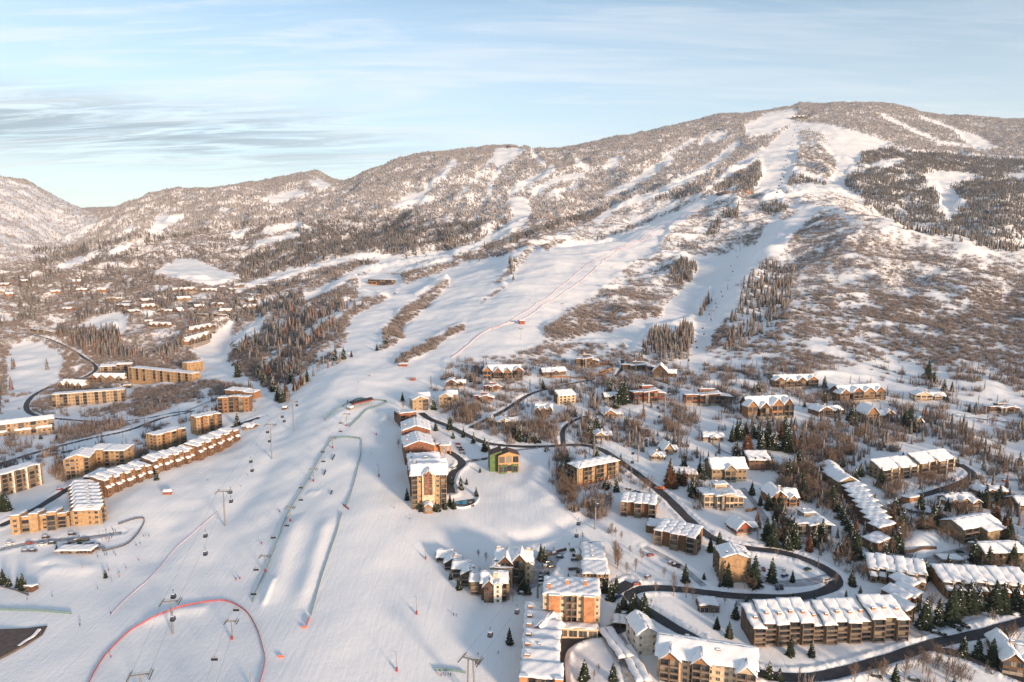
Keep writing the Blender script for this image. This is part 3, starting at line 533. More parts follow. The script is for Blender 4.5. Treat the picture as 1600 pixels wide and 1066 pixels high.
# ------------------------------------------------------------------ small mesh kit
class MB:
    def __init__(s): s.v = []; s.f = []; s.m = []
    def poly(s, pts, m=0):
        b = len(s.v); s.v += [tuple(p) for p in pts]; s.f.append(tuple(range(b, b + len(pts)))); s.m.append(m)
    def hexa(s, p, m=0):                     # 8 points: bottom ring 0-3 then top ring 4-7
        b = len(s.v); s.v += [tuple(q) for q in p]
        for f in ((3, 2, 1, 0), (4, 5, 6, 7), (0, 1, 5, 4), (1, 2, 6, 5), (2, 3, 7, 6), (3, 0, 4, 7)): s.f.append(tuple(b + i for i in f)); s.m.append(m)
    def box(s, x0, x1, y0, y1, z0, z1, m=0, tx=1, ty=1):
        cx, cy = (x0 + x1) / 2, (y0 + y1) / 2; X0, X1 = cx + (x0 - cx) * tx, cx + (x1 - cx) * tx; Y0, Y1 = cy + (y0 - cy) * ty, cy + (y1 - cy) * ty
        s.hexa([(x0, y0, z0), (x1, y0, z0), (x1, y1, z0), (x0, y1, z0), (X0, Y0, z1), (X1, Y0, z1), (X1, Y1, z1), (X0, Y1, z1)], m)
    def prism(s, prof, axis, a, b, m=0):      # profile of (p, z) pairs pushed along x or y
        n = len(prof); base = len(s.v)
        for t in (a, b):
            for p, z in prof: s.v.append((t, p, z) if axis == 'x' else (p, t, z))
        s.f.append(tuple(base + i for i in range(n))); s.m.append(m); s.f.append(tuple(base + n + i for i in reversed(range(n)))); s.m.append(m)
        for i in range(n): j = (i + 1) % n; s.f.append((base + i, base + n + i, base + n + j, base + j)); s.m.append(m)
    def tube(s, a, b, r0, r1=None, n=6, m=0):
        r1 = r0 if r1 is None else r1; a = Vector(a); b = Vector(b); d = (b - a).normalized(); q = d.to_track_quat('Z', 'Y'); base = len(s.v)
        for c, r in ((a, r0), (b, r1)):
            for k in range(n): t = 6.2832 * k / n; s.v.append(tuple(c + q @ Vector((r * math.cos(t), r * math.sin(t), 0))))
        for k in range(n): j = (k + 1) % n; s.f.append((base + k, base + j, base + n + j, base + n + k)); s.m.append(m)
        s.f.append(tuple(base + n + k for k in range(n))); s.m.append(m); s.f.append(tuple(base + k for k in reversed(range(n)))); s.m.append(m)
    def ball(s, c, rx, ry, rz, n=8, k=5, m=0):
        base = len(s.v)
        for i in range(k + 1):
            ph = math.pi * i / k
            for j in range(n): t = 6.2832 * j / n; s.v.append((c[0] + rx * math.sin(ph) * math.cos(t), c[1] + ry * math.sin(ph) * math.sin(t), c[2] + rz * math.cos(ph)))
        for i in range(k):
            for j in range(n): jj = (j + 1) % n; s.f.append((base + i * n + j, base + (i + 1) * n + j, base + (i + 1) * n + jj, base + i * n + jj)); s.m.append(m)
    def mesh(s, name, mats):
        me = bpy.data.meshes.new(name); me.from_pydata(s.v, [], s.f)
        for m in (mats if isinstance(mats, (list, tuple)) else [mats]): me.materials.append(m)
        me.polygons.foreach_set('material_index', s.m); me.update(); return me
    def build(s, name, mats, parent=None):
        o = bpy.data.objects.new(name, s.mesh(name, mats)); COL.objects.link(o)
        if parent: o.parent = parent
        return o
def put(name, me, parent, loc=(0, 0, 0), rz=0):
    o = bpy.data.objects.new(name, me); COL.objects.link(o); o.parent = parent; o.location = loc
    if rz: o.rotation_euler = (0, 0, rz)
    return o
def thing(name, label, cat, loc, rz=0, group=None):
    o = bpy.data.objects.new(name, None); COL.objects.link(o); o.location = loc; o.rotation_euler = (0, 0, rz); o.empty_display_size = .1
    o['label'] = label; o['category'] = cat
    if group: o['group'] = group
    return o
def tagm(o, label, cat, group=None):
    o['label'] = label; o['category'] = cat
    if group: o['group'] = group
    return o

FOOT = []                                   # footprints, so that trees keep out of houses
PAL = {k: mat('wall_' + k, c, .85, .22, .5, .2, bump=.15, bscale=3) for k, c in dict(tan=(.32, .235, .155), ochre=(.36, .235, .13), brown=(.15, .088, .055), redbrown=(.21, .095, .06), brick=(.42, .20, .10), cream=(.54, .42, .29),
       sage=(.17, .16, .115), dark=(.105, .062, .042), grey=(.24, .22, .20), pale=(.62, .57, .50), stone=(.30, .255, .215), red=(.25, .075, .05), green=(.10, .16, .065), osb=(.42, .26, .13), timber=(.26, .14, .072), khaki=(.26, .19, .12)).items()}
M_SNOW = mat('roof_snow', (.84, .85, .87), .6, .03, .4, .25, bump=.35, bscale=.8)
M_EAVE = mat('eave_board', (.11, .07, .05), .8, .2, 2)
M_GLASS = mat('window_glass', (.035, .04, .05), .12, spec=.6)
def vary_panes():                                                   # drawn curtains behind some of the panes
    nt = M_GLASS.node_tree; N = nt.nodes; L = nt.links; oi = N.new('ShaderNodeObjectInfo'); r = N.new('ShaderNodeValToRGB'); r.color_ramp.interpolation = 'CONSTANT'
    e = r.color_ramp.elements; e[0].color = (.022, .027, .035, 1); e[1].position = .45; e[1].color = (.055, .06, .065, 1)
    for p_, c in ((.70, (.12, .10, .08, 1)), (.86, (.24, .20, .15, 1))): q = e.new(p_); q.color = c
    L.new(oi.outputs['Random'], r.inputs['Fac']); L.new(r.outputs['Color'], N['Principled BSDF'].inputs['Base Color'])
vary_panes()
M_FRAME = mat('window_frame', (.20, .15, .11), .6)
M_FRAMEL = mat('pale_window_frame', (.55, .47, .36), .6)
M_RAIL = mat('balcony_rail', (.13, .08, .055), .7); M_SLAB = mat('balcony_slab', (.27, .19, .12), .8)
M_CONC = mat('concrete', (.34, .32, .30), .85, .15, .6); M_STEEL = mat('galvanised_steel', (.24, .235, .23), .45, .2, 2, metal=.4)
M_BARE = mat('bare_roofing', (.10, .07, .06), .8, .2, 2)

_wm = {}
def window_mesh(w, h, pale=False):
    k = (round(w, 1), round(h, 1), pale)
    if k not in _wm:
        b = MB(); w, h = k[0] / 2, k[1]; t = .09
        b.box(-w, w, -.02, .05, 0, h, 0)
        for x in (-w - t, 0 - t / 2, w): b.box(x, x + t, -.09, .05, -t, h + t, 1)
        b.box(-w, w, -.10, .05, -t, 0, 1); b.box(-w, w, -.10, .05, h, h + t, 1)
        _wm[k] = b.mesh('window', [M_GLASS, M_FRAMEL if pale else M_FRAME])
    return _wm[k]
_bm = {}
def balcony_mesh(w, h):
    k = (round(w, 1), round(h, 1))
    if k not in _bm:
        w, h = k; b = MB(); x = w / 2 - .12
        b.box(-x, x, -.04, .04, 0, h - .35, 0)                                # flat dark glass panel: the doors, its darkness also painting the recess shade
        b.box(-x, x, -1.35, -.05, -.16, .06, 2)                               # slab
        b.box(-x * .9, x * .9, -1.28, -.7, .06, .16, 3)                        # snow on the slab
        b.box(-x, x, -1.35, -1.28, .92, 1.02, 1); b.box(-x, x, -1.34, -1.30, .1, .17, 1)
        n = max(4, int(w / .45))
        for i in range(n + 1): xx = -x + 2 * x * i / n; b.box(xx - .045, xx + .045, -1.34, -1.30, .06, .93, 1)
        for xx in (-x, x): b.box(xx - .06, xx + .06, -1.38, -.02, -.16, h - .2, 2)
        _bm[k] = b.mesh('balcony', [M_GLASS, M_RAIL, M_SLAB, M_SNOW])
    return _bm[k]
def snow_slab(q, t, seed=0, nx=10, ny=5):
    """a drift lying on the quad q (low-left, low-right, high-right, high-left)"""
    q = [Vector(p) for p in q]; V = []; Fc = []; r = random.Random(seed)
    L1 = (q[1] - q[0]).length; L2_ = (q[3] - q[0]).length
    nx = max(3, min(26, int(L1 / 1.1))); ny = max(3, min(14, int(L2_ / 1.1)))
    def prof(s_, L):
        d = min(s_, 1 - s_) * L; return min(1, (d / .7)) ** .5 if d < .7 else 1
    off = r.random() * 50
    for top in (1, 0):
        for j in range(ny + 1):
            for i in range(nx + 1):
                s_, u_ = i / nx, j / ny
                p = (q[0] * (1 - s_) + q[1] * s_) * (1 - u_) + (q[3] * (1 - s_) + q[2] * s_) * u_
                nz = math.sin(p.x * .9 + off) * math.cos(p.y * 1.1 + off) * .2 + math.sin(p.x * 2.3 + off * 2 + p.y) * .05
                e = prof(s_, L1) * prof(u_, L2_)
                edge = (i in (0, nx) or j in (0, ny))
                if edge: p = p + Vector((math.sin(p.y * 1.7 + off), math.sin(p.x * 1.9 + off), 0)) * .14 + Vector((math.sin(p.y * .63 + off * 3), math.sin(p.x * .57 + off * 3) - .6, 0)) * .24
                V.append((p.x, p.y, p.z + (t * (.35 + .65 * e) * (1 + nz * 2) if top else .02)))
    W = nx + 1; O = W * (ny + 1)
    for j in range(ny):
        for i in range(nx): a = j * W + i; Fc.append((a, a + 1, a + W + 1, a + W)); Fc.append((O + a, O + a + W, O + a + W + 1, O + a + 1))
    for i in range(nx): Fc.append((i + 1, i, O + i, O + i + 1)); a = ny * W + i; Fc.append((a, a + 1, O + a + 1, O + a))
    for j in range(ny): a = j * W; Fc.append((a, a + W, O + a + W, O + a)); a += nx; Fc.append((a + W, a, O + a, O + a + W))
    me = bpy.data.meshes.new('roof_snow'); me.from_pydata(V, [], Fc); me.materials.append(M_SNOW)
    me.polygons.foreach_set('use_smooth', [True] * len(Fc)); me.update(); return me
def slab(b, q, t, m=0):
    b.hexa([(p[0], p[1], p[2] - t) for p in q] + [tuple(p) for p in q], m)
_seed = [0]
def roof_planes(x0, y0, w, d, h, rise, kind, o):
    x1, y1 = x0 + w, y0 + d; xm, ym = x0 + w / 2, y0 + d / 2
    if kind == 'flat': return [[(x0 - .2, y0 - .2, h + .05), (x1 + .2, y0 - .2, h + .05), (x1 + .2, y1 + .2, h + .06), (x0 - .2, y1 + .2, h + .06)]]
    g = .14
    if kind == 'gx': k = rise / (d / 2); e = h - k * o; return [[(x0 - o, y0 - o, e + g), (x1 + o, y0 - o, e + g), (x1 + o, ym, h + rise + g), (x0 - o, ym, h + rise + g)], [(x1 + o, y1 + o, e + g), (x0 - o, y1 + o, e + g), (x0 - o, ym, h + rise + g), (x1 + o, ym, h + rise + g)]]
    if kind == 'gy': k = rise / (w / 2); e = h - k * o; return [[(x0 - o, y1 + o, e + g), (x0 - o, y0 - o, e + g), (xm, y0 - o, h + rise + g), (xm, y1 + o, h + rise + g)], [(x1 + o, y0 - o, e + g), (x1 + o, y1 + o, e + g), (xm, y1 + o, h + rise + g), (xm, y0 - o, h + rise + g)]]
    if kind == 'sf': k = rise / d; return [[(x0 - o, y0 - o, h - k * o + g), (x1 + o, y0 - o, h - k * o + g), (x1 + o, y1 + o, h + rise + k * o + g), (x0 - o, y1 + o, h + rise + k * o + g)]]
    if kind == 'sb': k = rise / d; return [[(x1 + o, y1 + o, h - k * o + g), (x0 - o, y1 + o, h - k * o + g), (x0 - o, y0 - o, h + rise + k * o + g), (x1 + o, y0 - o, h + rise + k * o + g)]]
    if kind == 'sl': k = rise / w; return [[(x0 - o, y1 + o, h - k * o + g), (x0 - o, y0 - o, h - k * o + g), (x1 + o, y0 - o, h + rise + k * o + g), (x1 + o, y1 + o, h + rise + k * o + g)]]
    if kind == 'sr': k = rise / w; return [[(x1 + o, y0 - o, h - k * o + g), (x1 + o, y1 + o, h - k * o + g), (x0 - o, y1 + o, h + rise + k * o + g), (x0 - o, y0 - o, h + rise + k * o + g)]]
    if kind == 'hip':
        s_ = min(w, d) * .45; k = rise / (d / 2); e = h - k * o + g; t = h + rise + g
        return [[(x0 - o, y0 - o, e), (x1 + o, y0 - o, e), (x1 - s_, ym, t), (x0 + s_, ym, t)], [(x1 + o, y1 + o, e), (x0 - o, y1 + o, e), (x0 + s_, ym, t), (x1 - s_, ym, t)],
                [(x0 - o, y1 + o, e), (x0 - o, y0 - o, e), (x0 + s_, ym - .01, t), (x0 + s_, ym + .01, t)], [(x1 + o, y0 - o, e), (x1 + o, y1 + o, e), (x1 - s_, ym + .01, t), (x1 - s_, ym - .01, t)]]
def vol(root, x0, y0, w, d, h, nst=2, roof='gx', rise=2.5, wall='tan', front='', right='', left='', z0=0, base=6, over=.7, snow=.55, chims=(), pale=False, trim=None, pillar=None, foot=None, bare=False):
    """one block of a building: walls, roof (> snow, chimneys), windows and balconies"""
    b = MB(); x1, y1 = x0 + w, y0 + d; H = h
    _c, _s = math.cos(root.rotation_euler.z), math.sin(root.rotation_euler.z); FOOT.append((root.location.x + x0 * _c - y0 * _s, root.location.y + x0 * _s + y0 * _c, _c, _s, w, d))
    if roof in ('flat', 'hip'): b.box(x0, x1, y0, y1, z0 - base, H)
    elif roof == 'gx': b.prism([(y0, z0 - base), (y1, z0 - base), (y1, H), (y0 + d / 2, H + rise), (y0, H)], 'x', x0, x1)
    elif roof == 'gy': b.prism([(x0, z0 - base), (x1, z0 - base), (x1, H), (x0 + w / 2, H + rise), (x0, H)], 'y', y0, y1)
    elif roof == 'sf': b.prism([(y0, z0 - base), (y1, z0 - base), (y1, H + rise), (y0, H)], 'x', x0, x1)
    elif roof == 'sb': b.prism([(y0, z0 - base), (y1, z0 - base), (y1, H), (y0, H + rise)], 'x', x0, x1)
    elif roof == 'sl': b.prism([(x0, z0 - base), (x1, z0 - base), (x1, H + rise), (x0, H)], 'y', y0, y1)
    elif roof == 'sr': b.prism([(x0, z0 - base), (x1, z0 - base), (x1, H), (x0, H + rise)], 'y', y0, y1)
    if trim: 
        for s_ in range(1, nst): zz = z0 + (h - z0) * s_ / nst; b.box(x0 - .06, x1 + .06, y0 - .06, y0, zz - .12, zz + .12, 1)
    if foot: b.box(x0 - .1, x1 + .1, y0 - .1, y1 + .1, z0 - base, z0 + foot[1], 2)
    b.build('wall', [PAL[wall], PAL[trim or wall], PAL[foot[0] if foot else wall]], root)
    rb = MB(); pl = roof_planes(x0, y0, w, d, H, rise, roof, over)
    for q in pl: slab(rb, q, .28)
    ro = rb.build('roof', [M_EAVE], root)
    if roof == 'flat':
        pb = MB(); 
        for a_ in ((x0 - .25, x1 + .25, y0 - .25, y0 + .05), (x0 - .25, x1 + .25, y1 - .05, y1 + .25), (x0 - .25, x0 + .05, y0 + .052, y1 - .052), (x1 - .05, x1 + .25, y0 + .052, y1 - .052)): pb.box(*a_, H - .35, H + .35)
        pb.build('parapet', [PAL[trim or wall]], root)
    if not bare:
        for q in pl: _seed[0] += 1; put('roof_snow', snow_slab(q, snow, _seed[0]), ro)
    for (fx, fy, ch, cw, mt) in chims:
        cb = MB(); cx, cy = x0 + fx * w, y0 + fy * d; zt = H + rise * .6 + ch
        cb.box(cx - cw, cx + cw, cy - cw * .7, cy + cw * .7, H - .5, zt, 0); cb.box(cx - cw * 1.15, cx + cw * 1.15, cy - cw * .85, cy + cw * .85, zt, zt + .25, 1); cb.box(cx - cw, cx + cw, cy - cw * .7, cy + cw * .7, zt + .25, zt + .6, 2)
        cb.build('chimney', [PAL[mt], M_EAVE, M_SNOW], ro)
    sh = (h - z0) / nst
    def face(pat, L, place, rz):
        rows = pat.split('/') if pat else []
        for s_ in range(nst if rows else 0):
            row = rows[s_ % len(rows)]; n = len(row)
            if n == 0: continue
            bw = L / n
            for i, c in enumerate(row):
                zz = z0 + s_ * sh; cc = (i + .5) * bw
                if c == 'w': put('window', window_mesh(min(1.9, bw * .5), min(1.5, sh * .5), pale), root, place(cc, .03) + (zz + sh * .3,), rz)
                elif c == 'n': put('window', window_mesh(min(1.0, bw * .35), min(1.3, sh * .45), pale), root, place(cc, .03) + (zz + sh * .32,), rz)
                elif c == 'W': put('window', window_mesh(bw * .78, sh * .68, pale), root, place(cc, .03) + (zz + sh * .16,), rz)
                elif c == 'b': put('balcony', balcony_mesh(bw * .96, sh), root, place(cc, .05) + (zz + .05,), rz)
                elif c == 'g' and s_ == 0: put('garage_door', window_mesh(bw * .8, sh * .75, True), root, place(cc, .03) + (zz + .05,), rz)
    face(front, w, lambda c, e: (x0 + c, y0 - e), 0)
    face(right, d, lambda c, e: (x1 + e, y0 + c), math.pi / 2)
    face(left, d, lambda c, e: (x0 - e, y1 - c), -math.pi / 2)
    if pillar:
        pm, fr, pw, ex = pillar
        for f in fr:
            c = x0 + f * w; pb = MB(); pb.box(c - pw / 2, c + pw / 2, y0 - 1.5, y0 - .02, z0 - base, H + ex, 0); pb.box(c - pw / 2 - .1, c + pw / 2 + .1, y0 - 1.6, y0 + .3, H + ex, H + ex + .35, 1)
            pb.build('pillar', [PAL[pm], M_SNOW], root)
    return root
LAND = []                                   # landmarks for telling trees apart: (pixel u, v, short name)
def site(p1, p2, hpx, sink=0):
    A = hit(*p1); B_ = hit(*p2); d = Vector((B_.x - A.x, B_.y - A.y)); L = d.length; rz = math.atan2(d.y, d.x)
    mid = (A + B_) / 2; um, vm = proj(mid.x, mid.y, mid.z); lo, hi = 1., 80.
    for _ in range(30):
        h = (lo + hi) / 2
        if vm - proj(mid.x, mid.y, mid.z + h)[1] < hpx: lo = h
        else: hi = h
    z = mid.z - sink
    return Vector((A.x, A.y, z)), rz, L, h + sink
def frame(name, label, cat, p1, p2, hpx, depth, short=None, group=None):
    o, rz, L, h = site(p1, p2, hpx); t = thing(name, label, cat, o, rz, group)
    c, s = math.cos(rz), math.sin(rz)
    LAND.append(((p1[0] + p2[0]) / 2, (p1[1] + p2[1]) / 2 - hpx / 2, short or label))
    return t, L, h
def block(name, label, cat, p1, p2, hpx, depth, short=None, group=None, **kw):
    t, L, h = frame(name, label, cat, p1, p2, hpx, depth, short, group); DBG.append((label[:30], round(L), round(h, 1)))
    vol(t, 0, 0, L, depth, h, **kw); return t, L, h
def row(name, label, cat, p1, p2, hpx, depth, n, short=None, nst=3, roof='sf', rise=3.5, wall='brown', wall2=None, pat='b', dy=1.2, dz=.8, chim=None, right='', left='', over=.4, group=None, second=None, dzseq=None, slope=0., stack=None, pale=False):
    t, L, h = frame(name, label, cat, p1, p2, hpx, depth, short, group); DBG.append((label[:30], round(L), round(h, 1))); u = L / n
    for i in range(n):
        z = (dzseq[i % len(dzseq)] if dzseq else (dz if i % 2 else 0)) + slope * (i / max(1, n - 1) - .5)
        y = (dy if i % 2 else 0) + .003 * i
        vol(t, i * u + .002 * i, y, u - .01, depth - y, h + z, nst=nst, roof=roof, rise=rise, wall=(wall2 if wall2 and i % 2 else wall), front=pat if isinstance(pat, str) else pat[i % len(pat)], right=right if i == n - 1 else '', left=left if i == 0 else '',
            over=over, chims=chim or (), pale=pale)
        if second:                         # lower lean-to roof in front of each unit
            sh_, sd = second; vol(t, i * u + u * .12, y - sd, u * .7, sd - .01, h * sh_, nst=max(1, int(nst * sh_)), roof='sf', rise=1.2, wall=wall, front='w', over=.3)
        if stack: b = MB(); b.box(i * u + u * .82, i * u + u * .98, y - .9, y - .01, -5, h * .97 + z + 1.2); b.build('pillar', [PAL[stack]], t)
    return t, L, h
def mansion(label, p1, p2, hpx, depth, wall='timber', nst=2, style=0, short=None, right='', foot=('stone', 1.6), name='mountain_house', cat='house'):
    """large mountain house: a long block with two or three gabled fronts, stone chimneys and terraces"""
    t, L, h = frame(name, label, cat, p1, p2, hpx, depth, short)
    r = random.Random(len(label) * 7 + int(p1[0]))
    hb = h * .92; D2 = depth * 1.15
    if style == 0:                          # main ridge with gables to the front
        vol(t, L * .06, 2.5, L * .88, D2 - 2.5, hb, nst, 'gx', h * .5, wall, front='W' * max(3, int(L / 4.5)), right='ww', left='ww', chims=[(.3, .5, 1.8, 1.0, 'stone'), (.72, .45, 1.6, .9, 'stone')], foot=foot, over=1.0, snow=.75)
        n = 3 if L < 32 else 4
        for k in range(n):
            f = k / n + .02; wd = .9 / n * (.8 + .25 * r.random()); vol(t, L * f, -1.5 + r.random() * 2.6 + .01 * k, L * wd, D2 * .6, hb * (.78 + .3 * r.random()), nst, 'gy', h * (.36 + .14 * r.random()), wall if k % 2 else ('timber' if wall != 'timber' else 'brown'), front='bb' if k % 2 else 'WW', foot=foot, over=.9, snow=.75)
        b = MB(); b.box(L * .2, L * .8, -4.5, -1.6, -5, h * .22); b.build('terrace', [PAL['stone']], t)
    elif style == 1:                        # two wings of different height
        vol(t, 0, 0, L * .55, D2, hb, nst, 'gy', h * .5, wall, front='WWW', left='ww', foot=foot, chims=[(.8, .5, 1.8, .8, 'stone')], over=.9, snow=.7)
        vol(t, L * .56, 2.2, L * .44, D2 - 3, hb * .85, nst, 'gx', h * .42, wall, front='bWb', right='ww', foot=foot, over=.8, snow=.7)
        vol(t, L * .64, .2, L * .24, D2 * .5, hb * .8, nst, 'gy', h * .3, wall, front='W', foot=foot, over=.6, snow=.7)
    elif style == 2:                        # modern: stacked flat roofs with deep eaves
        vol(t, 0, 1.5, L * .42, D2 * .8, hb * .85, nst, 'sb', 1.4, wall, front='WWW', left='ww', foot=foot, over=1.5, snow=.6)
        vol(t, L * .30, -1.2, L * .42, D2 * .7, hb * 1.0, nst, 'sl', 1.8, wall, front='WbWW', foot=foot, over=1.5, snow=.6)
        vol(t, L * .725, 2.2, L * .275, D2 * .7, hb * .78, nst, 'sr', 1.4, wall, front='WW', right='ww', foot=foot, over=1.4, snow=.6)
        vol(t, L * .34, D2 * .5, L * .30, D2 * .5, hb * 1.32, nst + 1, 'sb', 1.0, wall, front='W', over=1.2, snow=.6, chims=[(.2, .4, 1.4, .9, 'stone')])
        b = MB(); b.box(L * .40, L * .47, -2.4, -1.25, -5, hb * 1.25); b.build('pillar', [PAL['stone']], t)
    elif style == 3:                        # plain gabled house with a porch
        vol(t, 0, 0, L, D2, hb, nst, 'gx', h * .52, wall, front='w' * max(3, int(L / 3)), right='ww', left='ww', foot=foot, chims=[(.7, .6, 1.4, .7, 'stone')], over=.9, snow=.7)
        vol(t, L * .35, -2.2, L * .32, D2 * .5, hb * .9, nst, 'gy', h * .36, wall, front='WW', foot=foot, over=.7, snow=.7)
    elif style == 4:                        # steep gable to the front
        vol(t, 0, 0, L * .62, D2, hb * .8, nst, 'gy', h * .7, wall, front='WW', right='www', left='www', foot=foot, over=1.1, chims=[(.75, .5, 1.0, .6, 'stone')], snow=.7)
        vol(t, L * .625, 3, L * .375, D2 * .6, hb * .6, 1, 'gx', h * .3, wall, front='ww', right='w', foot=foot, over=.8, snow=.7)
    return t, L, h
# ------------------------------------------------------------------ right foreground
CH = [(.5, .35, .3, .8, 'brick')]
row('apartment_block', 'long brown four-storey apartment block with stepped snowy roofs above the road bend, lower right', 'apartment block', (1176, 1012), (1417, 998), 30, 15, 13, 'the long four-storey apartment block', nst=4, roof='sf', rise=4.2, wall='brown', wall2='timber', pat='b', dy=1.3, dzseq=[-1.2, .4, .4, .9, .9, -1.4, -.6, .1, .1, .1, 1.6, 1.6, 1.1], chim=CH, left='www', right='ww')
t, L, h = block('apartment_block', 'cream and timber apartment block with three snowy gables at the bottom edge', 'apartment block', (1026, 1056), (1180, 1092), 40, 17, 'the three-gabled apartment block at the bottom', nst=4, roof='gx', rise=4.5, wall='cream', front='wbwwbbwwwwbb', left='www', right='www', pale=True, chims=[(.3, .7, .8, .9, 'brick'), (.62, .3, .5, .9, 'brick'), (.93, .6, .5, .9, 'brick')], over=1)
for f, wd in ((.03, .2), (.36, .18), (.80, .19)): vol(t, L * f, -2.4, L * wd, 11, h * (.99 if f < .8 else .9), 4, 'gy', 3.4, 'timber' if f < .8 else 'cream', front='bb', over=.8)
block('apartment_wing', 'cream stuccoed wing with a snowy gable beside the row of carports', 'building', (995, 1026), (1027, 1022), 34, 15, 'the cream gabled wing', nst=3, roof='gy', rise=3, wall='pale', front='n.n', left='ww', pale=True, chims=[(.6, .7, .6, .8, 'brick')])
def carport(label, p1, p2, hpx, depth, n, roofw=.3):
    t, L, h = frame('carport', label, 'carport', p1, p2, hpx, depth, label, 'open carports with snow on their flat roofs'); u = L / n
    for i in range(n):
        z = h + .35 * (n - 1 - i) * 0; rb = MB(); q = [(i * u + .01, -.4, z), (i * u + u - .01, -.4, z), (i * u + u - .01, depth + .4, z + .5), (i * u + .01, depth + .4, z + .5)]; slab(rb, q, .3); r_ = rb.build('roof', [PAL['khaki']], t)
        _seed[0] += 1; put('roof_snow', snow_slab(q, .6, _seed[0]), r_)
    wb = MB(); wb.box(0, L, depth - .2, depth, -3, h + .3); wb.box(L - .2, L, 0, depth - .21, -3, h); wb.build('wall', [PAL['khaki']], t)
    for i in range(n + 1): pb = MB(); x = min(L - .5, i * u + .1); pb.box(x, x + .22, 0, .22, -2, h); pb.build('post', [PAL['khaki']], t)
carport('carport below the tan brick condominium, beside the forecourt drive', (957, 981), (1003, 984), 8, 7, 4)
carport('carport with four snowy roof sections beside the cream wing', (966, 1040), (989, 1036), 12, 24, 2)
carport('carport at the bottom edge in front of the three-gabled block', (993, 1078), (1018, 1074), 12, 26, 2)
# tan condominium with brick towers + annexes
t, L, h = block('condominium', 'tan condominium with two orange brick towers and deep flat snowy roof', 'condominium', (848, 981), (937, 984), 52, 18, 'the tan condominium with brick towers', nst=5, roof='flat', wall='cream', front='nwbwbbwbwn', right='nnn', left='nnn', pale=True, snow=.9, pillar=('brick', (.2, .81), 5.2, .3), chims=[(.1, .25, 1.6, .9, 'brick'), (.42, .5, 1.6, .8, 'brick'), (.75, .5, 1.6, .8, 'brick')])
vol(t, L * .28, -7, L * .68, 5.3, 4.2, 1, 'flat', 0, 'cream', front='gggg', snow=.5, over=.3)
block('lobby_building', 'ochre lobby building with a steep snowy roof joining the two condominiums', 'building', (858, 1021), (880, 995), 22, 12, 'the steep-roofed lobby', nst=2, roof='gx', rise=4.5, wall='ochre', front='nnnn', left='n', over=.8)
t, L, h = block('condominium', 'long brick condominium with snow-streaked stepped roof cut by the bottom edge', 'condominium', (812, 1100), (878, 1104), 42, 9, 'the long brick condominium', nst=5, roof='sf', rise=1.4, wall='brick', front='nbbbn', left='wn', right='n', pale=True, over=.3, pillar=('brick', (.10, .93), 3.4, 1.0))
for k in range(6): vol(t, -.6 - .55 * k + .2, 9.1 + 8.2 * k, L - 1.5 + .35 * k, 8.0, h + .5 + .3 * (k % 2) - .15 * k, 5, 'sf', 1.6, 'cream' if k % 2 else 'brick', left='wn', right='n', over=.25, pale=True, chims=[(.14, .4, 1.0, 1.2, 'brick')] + ([(.45, .5, .5, .6, 'grey')] if k % 2 else []))
t, L, h = block('inn', 'yellow inn with a long snowy roof beside the car park', 'inn', (910, 914), (951, 914), 17, 14, 'the yellow inn', nst=3, roof='sf', rise=.8, wall='ochre', front='wwwwwww/bbwwbbb/wwwwwww', right='n', over=.4)
vol(t, .8, 14.2, L - .8, 24, h + 1.0, 3, 'flat', 0, 'ochre', left='nnnn', snow=.8, chims=[(.45, .15, .8, .5, 'dark'), (.45, .4, .8, .5, 'dark'), (.45, .65, .8, .5, 'dark'), (.45, .9, 1, .8, 'grey')])
vol(t, -2.5, 24, 3.2, 8, h * .9, 3, 'flat', 0, 'cream', left='n', snow=.6)
# timbered chalets
t, L, h = block('chalet_complex', 'upper white and dark timber chalets with snowy gables behind the spruces', 'chalet', (774, 908), (830, 910), 34, 13, 'the upper timbered chalets', nst=3, roof='gx', rise=3, wall='dark', front='bwbwbw', left='ww', chims=[(.06, .5, 2.2, 1.1, 'cream'), (.9, .5, 2.2, 1.1, 'cream')], over=.9)
vol(t, L * .12, -3, L * .34, 11, h * .98, 3, 'gy', 3.6, 'dark', front='bb', over=.9); vol(t, L * .52, -2, L * .32, 11, h * 1.06, 3, 'gy', 3.6, 'dark', front='bb', over=.9)
vol(t, -1.5, -4, 5, 9, h * .8, 3, 'gy', 1.5, 'cream', front='n', left='nn', over=.5); vol(t, L - 4, -1.4, 5, 9, h * .85, 3, 'gy', 1.5, 'cream', front='n', right='nn', over=.5)
t, L, h = block('chalet_complex', 'lower white and dark timber chalets with a cream stair tower at the piste edge', 'chalet', (752, 938), (792, 938), 28, 12, 'the lower timbered chalets', nst=3, roof='gx', rise=3, wall='dark', front='wnwb', right='bb', left='ww', chims=[(.55, .2, 2.4, 1.1, 'cream')], over=.9)
vol(t, 1.5, -2, L * .42, 8, h * .9, 3, 'gy', 3, 'dark', front='Ww', over=.8); vol(t, L * .5, -3, 4.2, 8, h * 1.02, 4, 'gy', 1, 'pale', front='n', right='nn', over=.4)
for k in range(5): vol(t, -5.5 * k - 6, 5 + 7.5 * k, 9, 8, h * (.82 - .03 * k), 3, 'gy' if k % 2 else 'gx', 2.6, 'dark' if k % 2 else 'timber', front='bw', left='bw', over=.7, chims=[(.7, .4, 1.4, .8, 'cream')] if k in (1, 3) else ())
vol(t, 4, 12.2, 12, 9, h * .95, 3, 'sb', 2.5, 'cream', front='', left='nn', over=.4, chims=[(.4, .5, .5, .8, 'cream')])
